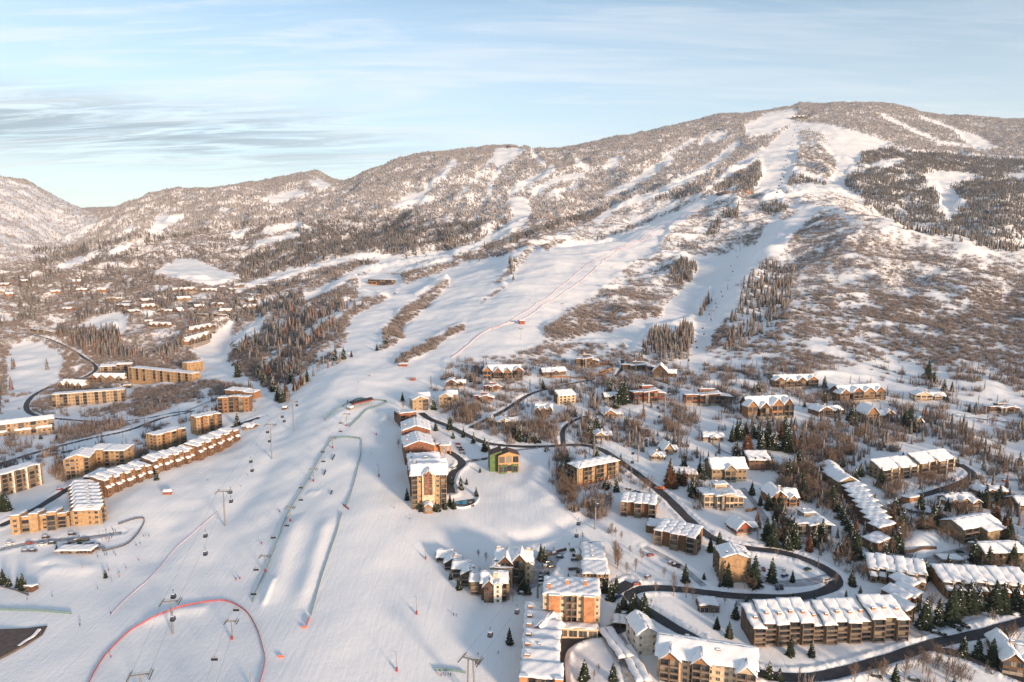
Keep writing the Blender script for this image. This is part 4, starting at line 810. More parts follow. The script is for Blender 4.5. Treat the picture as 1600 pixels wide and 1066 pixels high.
# stepped-roof condos up the right
block('apartment_block', 'brown apartment block with an orange lit end wall on the inside of the loop road', 'apartment block', (1127, 909), (1172, 910), 38, 14, 'the orange-ended block inside the loop road', nst=3, roof='gy', rise=2.2, wall='ochre', front='n...n', left='bbb', right='wbw', over=.8, chims=[(.2, .2, .6, .5, 'dark'), (.85, .2, .6, .5, 'dark'), (.8, .6, .6, .5, 'dark')])
row('apartment_block', 'brown apartment block with raised roof vents, lower of the two by the orange truck road', 'apartment block', (1022, 850), (1085, 868), 24, 17, 5, 'the lower vented apartment block', nst=3, roof='sf', rise=1.2, wall='timber', wall2='brown', pat=['b', '.', 'b', '.', 'b'], dy=.9, dz=0, right='bw', chim=[(.5, .4, .4, .5, 'timber')])
block('apartment_wing', 'low brown link building with a flat snowy roof beside the vented blocks', 'building', (1009, 832), (1040, 838), 12, 12, 'the low link building', nst=2, roof='flat', wall='brown', front='.w.', left='ww', snow=.6)
row('apartment_block', 'brown apartment block with raised roof vents, upper of the two by the orange truck road', 'apartment block', (969, 805), (1024, 812), 22, 15, 5, 'the upper vented apartment block', nst=3, roof='sf', rise=1.2, wall='timber', wall2='brown', pat=['b', '.', 'b', '.', 'b'], dy=.9, dz=0, right='w', chim=[(.5, .4, .4, .5, 'timber')])
t, L, h = block('apartment_block', 'four-storey tan apartment block with a wavy-edged snowy roof above the curving road', 'apartment block', (904, 761), (966, 744), 27, 13, 'the tan block above the curving road', nst=4, roof='hip', rise=1.6, wall='ochre', front='nbbnbbnbbn', right='ww', left='bbb', foot=('brick', 2), over=1, pale=True, chims=[(.4, .5, .5, .6, 'dark'), (.7, .4, .5, .6, 'dark')])
# villas on the right slope
mansion('pink stuccoed villa with stepped flat roofs and a tall chimney above the road', (1101, 796), (1163, 796), 24, 16, 'cream', 2, 2, 'the pink stuccoed villa')
mansion('small red timber house with low snowy roofs beside the loop road', (1151, 838), (1187, 834), 15, 10, 'red', 2, 4, 'the small red house')
mansion('brown timber house with twin gables among snowy spruces', (1204, 795), (1250, 793), 19, 15, 'timber', 2, 1, 'the twin-gabled timber house')
mansion('dark grey modern house with angled snowy roofs above the loop road', (1248, 842), (1302, 838), 23, 15, 'grey', 2, 2, 'the dark grey modern house')
block('townhouse', 'upper of two khaki townhouses with snowy gables', 'townhouse', (1290, 748), (1318, 750), 12, 18, 'the upper khaki townhouse', nst=2, roof='gy', rise=3.4, wall='khaki', front='Ww', right='ww', left='www')
block('townhouse', 'lower of two khaki townhouses, its gable framed in pale battens', 'townhouse', (1310, 772), (1341, 770), 18, 22, 'the lower khaki townhouse', nst=3, roof='gy', rise=3.8, wall='khaki', front='nnn', right='www', left='www', trim='pale')
row('townhouse_row', 'grey townhouse row with sawtooth snowy roofs beside the parked cars on the right slope', 'townhouses', (1378, 754), (1493, 736), 17, 12, 8, 'the sawtooth-roofed townhouse row', nst=3, roof='sf', rise=4.6, wall='khaki', wall2='sage', pat='b', dy=1.6, dzseq=[0, 0, .2, -.6, 1.4, 1.4, 1.6, 1.6], left='www', stack='cream')
row('townhouse_row', 'single dark brown townhouse at the lower end of the long dark row', 'townhouses', (1368, 866), (1392, 858), 15, 10, 1, 'the stepped dark townhouse row', nst=2, roof='sl', rise=1.5, wall='brown', pat='ww', left='w')
t, L, h = frame('townhouse_row', 'long dark townhouse row with eight overlapping snow slabs running uphill', 'townhouses', (1372, 846), (1392, 842), 13, 70, 'the long dark townhouse row')
A = hit(1372, 846); Bk = hit(1322, 775); dl = t.matrix_basis.inverted() @ Bk
for k in range(8): f = k / 8; vol(t, dl.x * f, dl.y * f, L * 1.15, dl.y / 8 - .02, h + 3.2 + (dl.z) * f, 2, 'sl', 1.4, 'dark', z0=dl.z * f + 1, left='w', right='w', front='w', over=1.1, snow=.7, chims=[(.8, .5, .4, .6, 'timber')])
t, L, h = block('apartment_block', 'large brown gabled block with four snowy roof planes at the right edge', 'apartment block', (1503, 850), (1560, 838), 22, 15, 'the large brown gabled block', nst=3, roof='gx', rise=3, wall='khaki', front='bbnbb', right='ww', left='www')
vol(t, L * .45, -5, L * .5, 8, h * .85, 2, 'sf', 2, 'khaki', front='ww', over=.5)
block('apartment_block', 'brown block with one broad snowy gable below the large gabled block at the right edge', 'apartment block', (1538, 882), (1600, 880), 18, 14, 'the broad gabled block at the right edge', nst=2, roof='gx', rise=3, wall='khaki', front='wbwbw', left='ww')
mansion('brown house with three snowy gables in the leafless wood above the hairpin', (1485, 796), (1531, 792), 11, 11, 'khaki', 2, 0, 'the three-gabled house above the hairpin')
mansion('brown house with twin snowy gables right of the hairpin', (1537, 780), (1577, 777), 10, 11, 'timber', 2, 1, 'the twin-gabled house right of the hairpin')
mansion('house half out of the frame at the right edge with a snowy roof', (1592, 802), (1625, 800), 14, 11, 'timber', 2, 3, 'the house at the right frame edge')
row('townhouse_row', 'khaki townhouse row with two tiers of snowy roofs between the spruces', 'townhouses', (1356, 905), (1447, 922), 19, 13, 6, 'the two-tier khaki townhouse row', nst=2, roof='sf', rise=3.2, wall='khaki', pat='b', dy=.8, dz=.5, second=(.62, 3.2), stack='cream', right='ww')
row('townhouse_row', 'brown townhouse row with two-tier snowy roofs behind tall spruces at the right edge', 'townhouses', (1472, 930), (1612, 940), 22, 14, 8, 'the two-tier townhouse row at the right edge', nst=3, roof='sf', rise=3.2, wall='timber', pat='b', dy=.8, dz=.4, second=(.62, 3.2), stack='cream', left='ww')
t, L, h = frame('townhouse_row', 'cluster of narrow snowy roofs behind the right end of the long apartment block', 'townhouses', (1414, 976), (1470, 962), 20, 16, 'the narrow-roofed cluster')
for k in range(4): vol(t, L * k / 4, 4 * (k % 2) + 3 * k, L / 4 - .3, 13, h + .8 * k, 3, 'sl', 2.2, 'brown', front='bw', left='ww', over=.4, chims=[(.8, .2, .6, .5, 'timber')])
mansion('timber house with a broad snowy roof in the lower right corner', (1566, 1052), (1625, 1062), 24, 18, 'brown', 2, 1, 'the corner timber house')
block('garage', 'flat-roofed service building half buried in snow inside the hairpin bend', 'garage', (1093, 957), (1124, 958), 11, 9, 'the half buried garage', nst=1, roof='flat', wall='brown', front='gg', snow=.8)
block('pump_house', 'orange-walled hut half buried at the hairpin on the right slope', 'hut', (1420, 786), (1438, 782), 6, 6, 'the orange hut', nst=1, roof='sb', rise=.5, wall='brick', front='n', snow=.5)
block('service_building', 'low blue-grey building with a bare red roof patch behind the townhouse row', 'building', (1472, 880), (1508, 882), 6, 8, 'the low blue-grey building', nst=1, roof='flat', wall='grey', front='gw', snow=.4)
# ------------------------------------------------------------------ houses in the middle
mansion('tan stone house with broad snowy roof and tall windows in the middle slope', (1112, 752), (1166, 752), 22, 15, 'khaki', 2, 3, 'the tan stone house')
block('house', 'brown three-storey house with two roof chimneys and a plain snow roof', 'house', (1170, 735), (1203, 735), 16, 12, 'the plain snow-roofed house', nst=3, roof='sf', rise=3.5, wall='brown', front='wwww', right='bb', chims=[(.3, .02, .2, .5, 'dark'), (.72, .02, .2, .5, 'dark')])
mansion('sprawling stone mansion with twin stone chimneys and dark gables', (1166, 655), (1240, 652), 22, 15, 'dark', 2, 0, 'the sprawling stone mansion')
mansion('modern mansion with a glazed hall and wide layered flat roofs', (1072, 634), (1144, 632), 17, 14, 'redbrown', 2, 2, 'the modern glazed mansion')
mansion('tawny mansion with four gables at the foot of the brushy hillside', (1208, 606), (1279, 606), 13, 12, 'timber', 2, 0, 'the four-gabled tawny mansion')
mansion('red-brown mansion with turret gables below the hillside ski track', (1310, 628), (1384, 625), 16, 14, 'redbrown', 3, 0, 'the red-brown turreted mansion')
mansion('dark brown house with two snowy gables left of the orange mansion', (1279, 652), (1318, 650), 11, 12, 'brown', 2, 1, 'the dark two-gabled house')
mansion('orange-lit house with a broad front gable and balcony', (1354, 659), (1385, 660), 17, 16, 'timber', 3, 4, 'the broad-gabled orange house')
mansion('small brown cabin beside dark spruces right of the broad-gabled house', (1384, 653), (1402, 651), 8, 8, 'khaki', 1, 4, 'the cabin by the dark spruces')
mansion('cream stuccoed house at the foot of the hillside conifers', (1430, 628), (1478, 626), 10, 11, 'cream', 2, 1, 'the cream house under the hillside')
mansion('yellow timber cottage right of the dark spruce clump', (1431, 667), (1446, 666), 11, 8, 'ochre', 2, 4, 'the yellow timber cottage')
mansion('low modern house with a slanted snowy roof near the right edge', (1548, 646), (1596, 645), 9, 10, 'brown', 1, 2, 'the low modern house')
mansion('red timber mansion with layered snow-edged roofs beside a gondola tower', (991, 630), (1040, 628), 18, 14, 'red', 2, 2, 'the layered red mansion')
mansion('left half of the dark double mansion below the spruce stand', (972, 579), (1022, 581), 9, 13, 'dark', 2, 2, 'the left dark mansion')
mansion('right half of the dark double mansion, its snowy gables stacked', (1020, 591), (1056, 592), 15, 14, 'dark', 2, 4, 'the right dark mansion')
mansion('dark timber villa with deep eaves above a curved retaining wall', (900, 575), (935, 573), 14, 13, 'brown', 3, 2, 'the deep-eaved villa')
mansion('long low brown house above the winding drive', (848, 589), (884, 588), 9, 10, 'brown', 2, 3, 'the long low brown house')
mansion('grand timber mansion with orange porch columns at the piste side', (754, 594), (817, 593), 15, 13, 'redbrown', 2, 0, 'the grand timber mansion')
mansion('upper red house with layered roofs above its twin', (758, 613), (784, 611), 9, 9, 'red', 2, 2, 'the upper red house')
mansion('lower red house with layered roofs left of its twin', (741, 629), (770, 629), 10, 9, 'red', 2, 2, 'the lower red house')
block('house', 'cream three-storey house with a plain snowy gable roof', 'house', (873, 632), (899, 630), 13, 10, 'the cream three-storey house', nst=3, roof='sf', rise=3.5, wall='cream', front='wwww', left='bb', right='b')
mansion('tawny house with a dark upper roof in the middle brush', (835, 650), (864, 649), 11, 10, 'timber', 2, 0, 'the tawny house in the brush')
mansion('small pale house with a square gable window', (762, 664), (777, 665), 9, 8, 'pale', 2, 4, 'the small pale house')
mansion('pale sprawling house beside the small pale house', (777, 667), (811, 664), 8, 10, 'pale', 1, 1, 'the sprawling pale house')
mansion('A-frame cabin with a steep snowy roof and timber gable', (944, 654), (974, 653), 9, 12, 'timber', 2, 4, 'the A-frame cabin')
mansion('small chalet with a snowy porch beside two tall spruces', (931, 689), (957, 687), 9, 9, 'khaki', 1, 1, 'the small chalet')
mansion('snowy-roofed house hidden among tall dark spruces', (945, 627), (968, 626), 8, 9, 'dark', 2, 3, 'the house hidden in spruces')
mansion('small grey-brown house with one front gable and snow-covered drive', (1099, 690), (1130, 690), 8, 9, 'khaki', 1, 3, 'the small grey-brown house')
mansion('ornate chalet with snowy gables beside the gondola line', (1038, 712), (1060, 710), 13, 10, 'khaki', 2, 4, 'the ornate chalet')
mansion('lower ornate chalet with a tan garage beside the gondola line', (1018, 721), (1040, 720), 9, 9, 'cream', 1, 1, 'the lower ornate chalet')
mansion('snow-buried house behind copper-coloured spruces', (1050, 746), (1088, 748), 8, 11, 'khaki', 1, 3, 'the house behind copper spruces')
# unfinished house
t, L, h = block('unfinished_house', 'unfinished house clad in green sheathing and bare orange boards', 'house', (779, 740), (811, 737), 27, 12, 'the unfinished green house', nst=2, roof='gy', rise=2.6, wall='osb', front='WWW', right='w', base=4, bare=True, over=.4)
vol(t, -6, 4, 9, 12, h * .96, 2, 'sl', 3, 'green', front='.w', left='ww', over=.3, bare=True); vol(t, 1.2, -1.4, 5, 3, h * .45, 1, 'flat', 0, 'green', front='WW', bare=True); vol(t, L - 5, -1.2, 4, 3, h * .45, 1, 'flat', 0, 'green', front='W', bare=True)
# ------------------------------------------------------------------ lodge spine beside the piste
t, L, h = block('hotel_tower', 'tall tan and brown hotel tower with a brown gabled centre facing the camera', 'hotel', (644, 795), (698, 793), 53, 17, 'the hotel tower', nst=7, roof='gx', rise=4.6, wall='ochre', front='bw.wwb/bw.wwb/bw.wwb/bnwwnb', left='nwnw', right='nwn', pale=True, over=1.2, chims=[(.08, .8, 1.2, 1, 'brick')])
vol(t, L * .30, -1.6, L * .36, 6, h * 1.0, 7, 'gy', 3.4, 'cream', front='..', over=.9); vol(t, L * .36, -2.2, L * .24, 5, h * 1.02, 8, 'gy', 2.2, 'redbrown', front='ww', z0=h * .42, base=0, over=.5)
vol(t, L * .36, -8, L * .22, 6, 4.2, 1, 'gy', 2.0, 'timber', front='W', over=.6)
vol(t, -1.5, 17.2, L * 1.08, 15, h * .93, 7, 'gx', 4.4, 'brown', left='nwnw', right='nwnw', over=1.1, chims=[(.14, .3, 1.4, 1, 'brick'), (.45, .8, 1.5, 1.2, 'brick')]); vol(t, L * .34, 16.5, L * .4, 8, h * .93, 1, 'gy', 2.6, 'brown', z0=h * .8, base=0, over=.7)
t, L, h = block('lodge', 'red-brown lodge wing with chimneys directly behind the hotel tower', 'lodge', (640, 757), (688, 754), 31, 24, 'the lodge wing behind the tower', nst=5, roof='gx', rise=4, wall='redbrown', left='wwww', right='ww', over=1, chims=[(.1, .3, 1, .6, 'brick'), (.1, .7, 1, .6, 'brick')])
t, L, h = block('lodge', 'middle red-brown lodge with a split snowy roof, uphill of the tower wing', 'lodge', (633, 727), (678, 724), 29, 28, 'the middle lodge', nst=5, roof='gy', rise=3.8, wall='redbrown', front='nnnn', left='wwww', right='ww', over=1, chims=[(.12, .3, .6, .6, 'brick'), (.2, .7, .6, .6, 'brick'), (.8, .6, .6, .6, 'brick')])
t, L, h = block('lodge', 'upper red-brown lodge with a broad gable, above the middle lodge', 'lodge', (629, 699), (672, 696), 25, 28, 'the upper lodge', nst=4, roof='gy', rise=3.8, wall='redbrown', front='nnnn', left='wwww', right='ww', over=1, snow=.7, chims=[(.12, .3, .6, .6, 'brick'), (.3, .6, .6, .6, 'brick'), (.8, .5, .6, .6, 'brick')])
t, L, h = block('lodge', 'top red-brown lodge with two stepped snowy roofs at the piste edge', 'lodge', (625, 668), (651, 665), 18, 20, 'the top lodge', nst=4, roof='sb', rise=2, wall='redbrown', front='b.b', left='www', over=.8, chims=[(.05, .2, 1.5, .7, 'brick')])
t, L, h = frame('porte_cochere', 'orange-lit arched entrance canopy beside the lodge drive', 'canopy', (678, 709), (705, 709), 13, 11, 'the lodge entrance canopy')
vol(t, 0, 3, L * .4, 11, h, 2, 'flat', 0, 'brick', front='w', snow=.6); q = [(L * .3, -1, h), (L, -1, h), (L, 10, h + .3), (L * .3, 10, h + .3)]; rb = MB(); slab(rb, q, .6); r_ = rb.build('roof', [PAL['timber']], t); put('roof_snow', snow_slab(q, .6, 5), r_)
for x in (.45, .72, .97): pb = MB(); pb.box(L * x - .6, L * x + .3, -.8, .2, -2, h - .6); pb.build('pillar', [PAL['brick']], t)
for lb, p1, p2, sh in (('left tan gabled townhouse with arched windows above the lodges', (645, 642), (669, 641), 'the left tan gabled townhouse'), ('right tan gabled townhouse with arched windows above the lodge drive', (686, 638), (706, 637), 'the right tan gabled townhouse')):
    t, L, h = block('townhouse', lb, 'townhouse', p1, p2, 17, 15, sh, nst=3, roof='gy', rise=3.2, wall='tan', front='nwb', left='ww', over=.8)
    vol(t, L * .55, 15.2, L * .8, 9, h * .95, 3, 'gx', 3, 'tan', over=.7)
mansion('dark brown double house behind the tan townhouses', (697, 607), (727, 605), 9, 10, 'dark', 2, 1, 'the dark double house')
# ------------------------------------------------------------------ left side condominiums
LC = dict(pale=True)
t, L, h = block('condominium', 'upper of two long tan condominiums above the left road, five storeys', 'condominium', (203, 600), (301, 596), 19, 14, 'the upper long tan condominium', nst=4, roof='flat', wall='ochre', front='bnbnbnnbnbnbnnbnbn', right='n', snow=.6, trim='cream')
t, L, h = block('condominium', 'lower of two long tan condominiums above the left road, windows banded', 'condominium', (82, 637), (196, 627), 19, 14, 'the lower long tan condominium', nst=4, roof='flat', wall='tan', front='bnbbnnbnbnnbnbnnbnb', right='n', snow=.6, trim='cream')
block('condominium', 'tan block with an end wall in sun right of the upper long condominium', 'condominium', (293, 582), (319, 578), 14, 14, 'the sunlit end block', nst=4, roof='flat', wall='ochre', front='nwnw', snow=.6)
block('condominium', 'tan block behind the upper long condominium', 'condominium', (156, 583), (182, 581), 9, 12, 'the tan block behind', nst=3, roof='sf', rise=2, wall='tan', front='wbwb')
block('condominium', 'second tan block behind the upper long condominium, stepped roof', 'condominium', (182, 580), (206, 577), 9, 12, 'the second tan block behind', nst=3, roof='gx', rise=2, wall='tan', front='bwbw')
mansion('pale gabled clubhouse above the lower long condominium', (92, 610), (130, 608), 10, 12, 'tan', 1, 0, 'the pale gabled clubhouse', name='clubhouse', cat='building')
mansion('cluster of gabled tan townhouses between the two long condominiums', (140, 600), (194, 598), 10, 12, 'khaki', 2, 0, 'the gabled cluster', name='townhouse_row', cat='townhouses')
block('garage', 'small snow-roofed garage right of the gabled townhouse cluster', 'garage', (192, 608), (206, 606), 5, 8, 'the small garage', nst=1, roof='flat', wall='khaki', front='g', snow=.6)
t, L, h = block('condominium', 'tan condominium with lower snowy terraces at the left edge', 'condominium', (-20, 682), (86, 676), 19, 14, 'the terraced condominium at the left edge', nst=3, roof='gx', rise=2.6, wall='tan', front='wnbwnbwbnwb', right='ww', over=.8)
for f in (.05, .4, .72): vol(t, L * f, -3, L * .24, 3.2, h * .4, 1, 'sf', 1.2, 'tan', front='www', over=.5)
row('condominium', 'brown condominium pair below the spruce wood, piste side', 'condominium', (341, 647), (390, 643), 22, 14, 3, 'the brown condominium pair', nst=4, roof='sb', rise=1.2, wall='timber', wall2='brown', pat='bw', dy=1.5, dz=.6, left='ww', right='ww')
row('condominium', 'farther brown condominium with a snowy roof behind the pair', 'condominium', (352, 622), (395, 624), 11, 12, 3, 'the farther brown condominium', nst=3, roof='sf', rise=1.4, wall='timber', pat='w', dy=1.2, dz=.5)
t, L, h = block('condominium', 'upper of two tan condominiums with brown piers beside the lower road', 'condominium', (308, 681), (347, 668), 25, 14, 'the upper pier-fronted condominium', nst=5, roof='flat', wall='ochre', front='nbnbnb', left='nww', snow=.7, pillar=('timber', (.3, .75), 3, 1))
t, L, h = block('condominium', 'lower of two tan condominiums with brown piers beside the lower road', 'condominium', (246, 706), (291, 692), 24, 14, 'the lower pier-fronted condominium', nst=5, roof='flat', wall='ochre', front='nbnbnb', left='nww', snow=.7, pillar=('timber', (.3, .75), 3, 1))
t, L, h = block('condominium', 'tan condominium in two shifted blocks with orange parapets, left of the pier-fronted pair', 'condominium', (165, 731), (196, 726), 24, 14, 'the shifted-block condominium', nst=4, roof='sf', rise=1, wall='ochre', front='bwwb', right='w', left='ww')
vol(t, -15, 5, 14.8, 13, h * .96, 4, 'sf', 1, 'ochre', front='bww', left='ww')
t, L, h = block('condominium', 'tan condominium with a glazed stair front and a broad snowy gable', 'condominium', (104, 749), (141, 742), 29, 22, 'the glazed-stair condominium', nst=5, roof='gy', rise=3, wall='ochre', front='WWn.b', left='bbbb', over=.8)
t, L, h = block('condominium', 'greenish five-storey condominium with white piers at the left edge', 'condominium', (-30, 788), (66, 756), 33, 13, 'the greenish condominium', nst=5, roof='flat', wall='sage', front='bbbbbbbbb', right='bb', snow=.7, pillar=('pale', (.3, .52, .74, .96), 1.0, .2))
TH = dict(nst=3, roof='sf', rise=1.6, wall='brown', wall2='timber', dy=2.2, dz=.7, pat='w', over=.5, stack='timber', left='w', second=(.5, 2.0))
row('townhouse_row', 'lowest-left run of brown stepped townhouses along the piste edge', 'townhouses', (165, 778), (238, 745), 22, 15, 9, 'the lowest run of stepped townhouses', **TH)
row('townhouse_row', 'middle run of brown stepped townhouses along the piste edge', 'townhouses', (240, 742), (306, 720), 19, 14, 8, 'the middle run of stepped townhouses', **TH)
row('townhouse_row', 'uppermost run of brown stepped townhouses along the piste edge', 'townhouses', (310, 720), (374, 686), 18, 13, 9, 'the uppermost run of stepped townhouses', **TH)
mansion('small brown house beside the upper end of the stepped townhouses', (378, 672), (394, 671), 5, 8, 'brown', 1, 3, 'the small house above the townhouses')
block('townhouse', 'brown townhouse at the lower end of the stepped row', 'townhouse', (134, 762), (166, 770), 18, 13, 'the townhouse at the row end', nst=2, roof='sf', rise=2.4, wall='brown', front='w.w', left='w')
t, L, h = frame('townhouse_row', 'tan townhouse row seen end-on with a comb of snowy roof ridges', 'townhouses', (115, 822), (157, 819), 24, 60, 'the comb-roofed townhouse row')
back = t.matrix_basis.inverted() @ hit(110, 775)
for k in range(8): vol(t, back.x * k / 8, back.y * k / 8, L, back.y / 8 - .4, h - .4 + back.z * k / 8, 3, 'sf', 1.8, 'ochre', z0=back.z * k / 8, front='w.nw' if k == 0 else '', left='b', right='b', over=.4, snow=.6, chims=[(.62, .3, .6, 1.2, 'cream')])
row('townhouse_row', 'tan townhouse row with tall snow-capped bays left of the comb-roofed row', 'townhouses', (18, 836), (103, 826), 24, 14, 6, 'the tall-bayed townhouse row', nst=3, roof='sb', rise=1.8, wall='ochre', pat=['w', 'b', '.', 'w', 'b', 'b'], dy=3, dz=-2.5, right='bb', chim=[(.9, .3, .4, .5, 'ochre')])
t, L, h = block('ticket_lodge', 'low long ticket lodge with lit windows beside the skier drop-off', 'lodge', (88, 865), (143, 866), 5, 7, 'the low ticket lodge', nst=1, roof='sf', rise=.4, wall='timber', front='WWWWWWWWW', right='WW', snow=.45)
block('ski_hut', 'small snow-capped hut at the end of the fence near the left edge', 'hut', (40, 925), (50, 926), 8, 4, 'the snow-capped hut', nst=1, roof='sb', rise=.5, wall='dark', front='n', snow=.5)
block('ski_hut', 'red hut with a snowy roof on the piste below the townhouses', 'hut', (255, 773), (267, 773), 5, 4, 'the red piste hut', nst=1, roof='gx', rise=1, wall='red', front='n', snow=.4)
block('ski_hut', 'dark hut beside the gondola cabins at the top of the left lane', 'hut', (441, 641), (447, 640), 4, 4, 'the dark lane hut', nst=1, roof='gx', rise=1, wall='dark', front='n', snow=.3)
block('ski_hut', 'red and white patrol hut below the brush strip on the piste', 'hut', (623, 573), (635, 573), 4, 5, 'the patrol hut', nst=1, roof='sf', rise=.4, wall='red', front='n', snow=.4)
block('ski_hut', 'bright red shelter at the piste edge above the tan townhouses', 'hut', (641, 595), (648, 595), 3.5, 4, 'the bright red shelter', nst=1, roof='flat', wall='red', front='n', snow=.2)
block('ski_hut', 'small red timing hut beside the race fence', 'hut', (812, 507), (820, 507), 6, 5, 'the timing hut', nst=1, roof='gx', rise=1, wall='red', front='n', snow=.4)
# distant village on the left
VIL = [('pale modern ranch house in shade beside the far road', (46, 520), (78, 522), 6, 'grey', 2), ('dark house on the far left hill crest', (35, 443), (47, 442), 4, 'dark', 3), ('red-fronted house at the far left edge', (0, 448), (13, 448), 4, 'redbrown', 3),
 ('orange-gabled house at the left edge below the crest', (10, 464), (22, 464), 5, 'brick', 3), ('long pale house at the left frame edge on the hill', (-6, 459), (8, 459), 4, 'tan', 3), ('brown house on a knoll with its gable lit', (113, 444), (127, 444), 5, 'timber', 3),
 ('orange house lowest in the upper line', (80, 459), (95, 459), 4, 'brick', 3), ('tan house between two orange ones', (119, 457), (135, 456), 4, 'timber', 3), ('bright orange square house on the hill', (152, 457), (165, 457), 5, 'brick', 3),
 ('wide snowy-roofed house above the spruce belt', (166, 471), (194, 469), 4, 'khaki', 1), ('small red house alone in the brush', (97, 486), (110, 486), 4, 'red', 3), ('brown gabled house left of the spruce wood', (183, 482), (203, 481), 5, 'brown', 3),
 ('small dark house above the brown gabled one', (191, 475), (204, 474), 3, 'dark', 3), ('gabled house in the first street of the far village', (223, 474), (242, 473), 5, 'brown', 3), ('long gabled house in the second street', (224, 484), (246, 483), 6, 'brown', 0),
 ('low house by the knoll edge', (203, 490), (219, 489), 4, 'dark', 3), ('twin-gabled house facing down the knoll', (246, 490), (268, 490), 5, 'brown', 1), ('red-brown gabled house right of the twin gables', (272, 490), (284, 489), 6, 'redbrown', 4),
 ('brick-red long house under one tall spruce', (229, 513), (265, 512), 6, 'red', 0), ('small snow-capped annex above the brick-red house', (226, 505), (238, 504), 3, 'brown', 3), ('hotel-like lodge with many snowy roofs', (270, 456), (308, 457), 5, 'brown', 0),
 ('orange-columned lodge front', (278, 471), (298, 470), 5, 'ochre', 3), ('snowy-roofed lodge right of the big lodge', (312, 459), (338, 457), 5, 'khaki', 0), ('brown house with a broad gable in the pines', (305, 484), (320, 482), 5, 'brown', 3),
 ('snow-capped house on the bend', (331, 480), (350, 479), 5, 'brown', 1), ('ochre house with a single snowy roof', (343, 491), (361, 491), 6, 'ochre', 3), ('long flat-roofed house stepping down to the right', (309, 494), (350, 498), 5, 'dark', 2),
 ('orange-fronted lodge on the slope right of the village', (381, 485), (404, 484), 6, 'brick', 0), ('small red-roofed house above the orange-fronted lodge', (388, 474), (402, 473), 5, 'redbrown', 3), ('white-roofed house at the far top of the village', (366, 449), (382, 449), 4, 'khaki', 3),
 ('long low house under the upper ski trail', (402, 449), (418, 448), 3, 'redbrown', 3), ('small house left of the long low one', (383, 463), (400, 463), 3, 'brown', 3), ('red-brown townhouse row on the slope', (300, 523), (336, 513), 7, 'redbrown', 0),
 ('tan townhouse row below the red-brown one', (293, 543), (332, 528), 9, 'tan', 0), ('pale hut on the far hillside above the village', (360, 455), (369, 454), 3, 'khaki', 3), ('snowy-roofed farmhouse by the cleared knoll', (344, 451), (352, 451), 3, 'brown', 3)]
for lb, p1, p2, hp, wl, st in VIL:
    mansion(lb + ', far village', p1, p2, hp, 11, wl, 2, st, lb, name='village_house')
t, L, h = block('mountain_restaurant', 'modern restaurant with a thin flat roof and orange glazing beside a spruce line', 'restaurant', (575, 444), (612, 445), 7, 14, 'the slope-side restaurant', nst=2, roof='sb', rise=.6, wall='dark', front='WWWWWWWW', right='WW', over=1.5, snow=.3)
vol(t, L * .02, -1, L * .35, 5, h * .6, 1, 'flat', 0, 'brick', front='WW', snow=.2)
mansion('summit lodge with dark gables on top of the ski mountain', (1236, 187), (1262, 187), 5, 22, 'dark', 2, 0, 'the summit lodge', name='summit_lodge', cat='lodge')
t, L, h = block('gondola_terminal', 'long gondola terminal with an orange front on the mid-mountain shoulder', 'terminal', (1166, 303), (1178, 303), 4, 16, 'the mid-mountain gondola terminal', nst=2, roof='flat', wall='brick', front='WW', snow=.4)
block('mountain_restaurant', 'low snowy-roofed restaurant left of the mid-mountain gondola terminal', 'restaurant', (1118, 304), (1134, 304), 3.5, 16, 'the mid-mountain restaurant', nst=2, roof='sf', rise=1, wall='brown', front='WWW', snow=.6)
block('lift_hut', 'lift top station hut on the skyline of the far middle peak', 'hut', (793, 232), (812, 231), 2.5, 12, 'the far lift hut', nst=1, roof='flat', wall='dark', front='WW', snow=.3)
block('lift_hut', 'small lift hut on the rounded shoulder below the summit', 'hut', (1118, 204), (1124, 204), 2.5, 12, 'the shoulder lift hut', nst=1, roof='gx', rise=2, wall='dark', front='W', snow=.3)
# ------------------------------------------------------------------ roads
M_ASPH = mat('asphalt', (.052, .052, .058), .75, .25, .15, .3)
M_PACK = mat('packed_snow', (.50, .51, .54), .7, 0, .35, .2, col2=(.27, .27, .29), bump=.2, bscale=1.5)
for nm, pts, wd, kind in ROADS:
    d = np.gradient(pts[:, :2], axis=0); d /= np.linalg.norm(d, axis=1)[:, None] + 1e-9; nrm = np.stack([-d[:, 1], d[:, 0]], 1)
    V = []; Fc = []; offs = [-.5, -.25, 0, .25, .5]
    for k in range(len(pts)):
        for o_ in offs:
            wob = 1 + .06 * math.sin(k * 1.3) if abs(o_) == .5 else 1
            V.append((pts[k, 0] + nrm[k, 0] * wd * o_ * wob, pts[k, 1] + nrm[k, 1] * wd * o_ * wob, pts[k, 2] - .12 - .1 * abs(o_) + (.0 if kind == 'asphalt' else -.04)))
    for k in range(len(pts) - 1):
        for j in range(4): a = k * 5 + j; Fc.append((a, a + 1, a + 6, a + 5))
    me = bpy.data.meshes.new('road'); me.from_pydata(V, [], Fc); me.materials.append(M_ASPH if kind == 'asphalt' else M_PACK); me.update()
    o = bpy.data.objects.new('road', me); COL.objects.link(o); o['kind'] = 'structure'
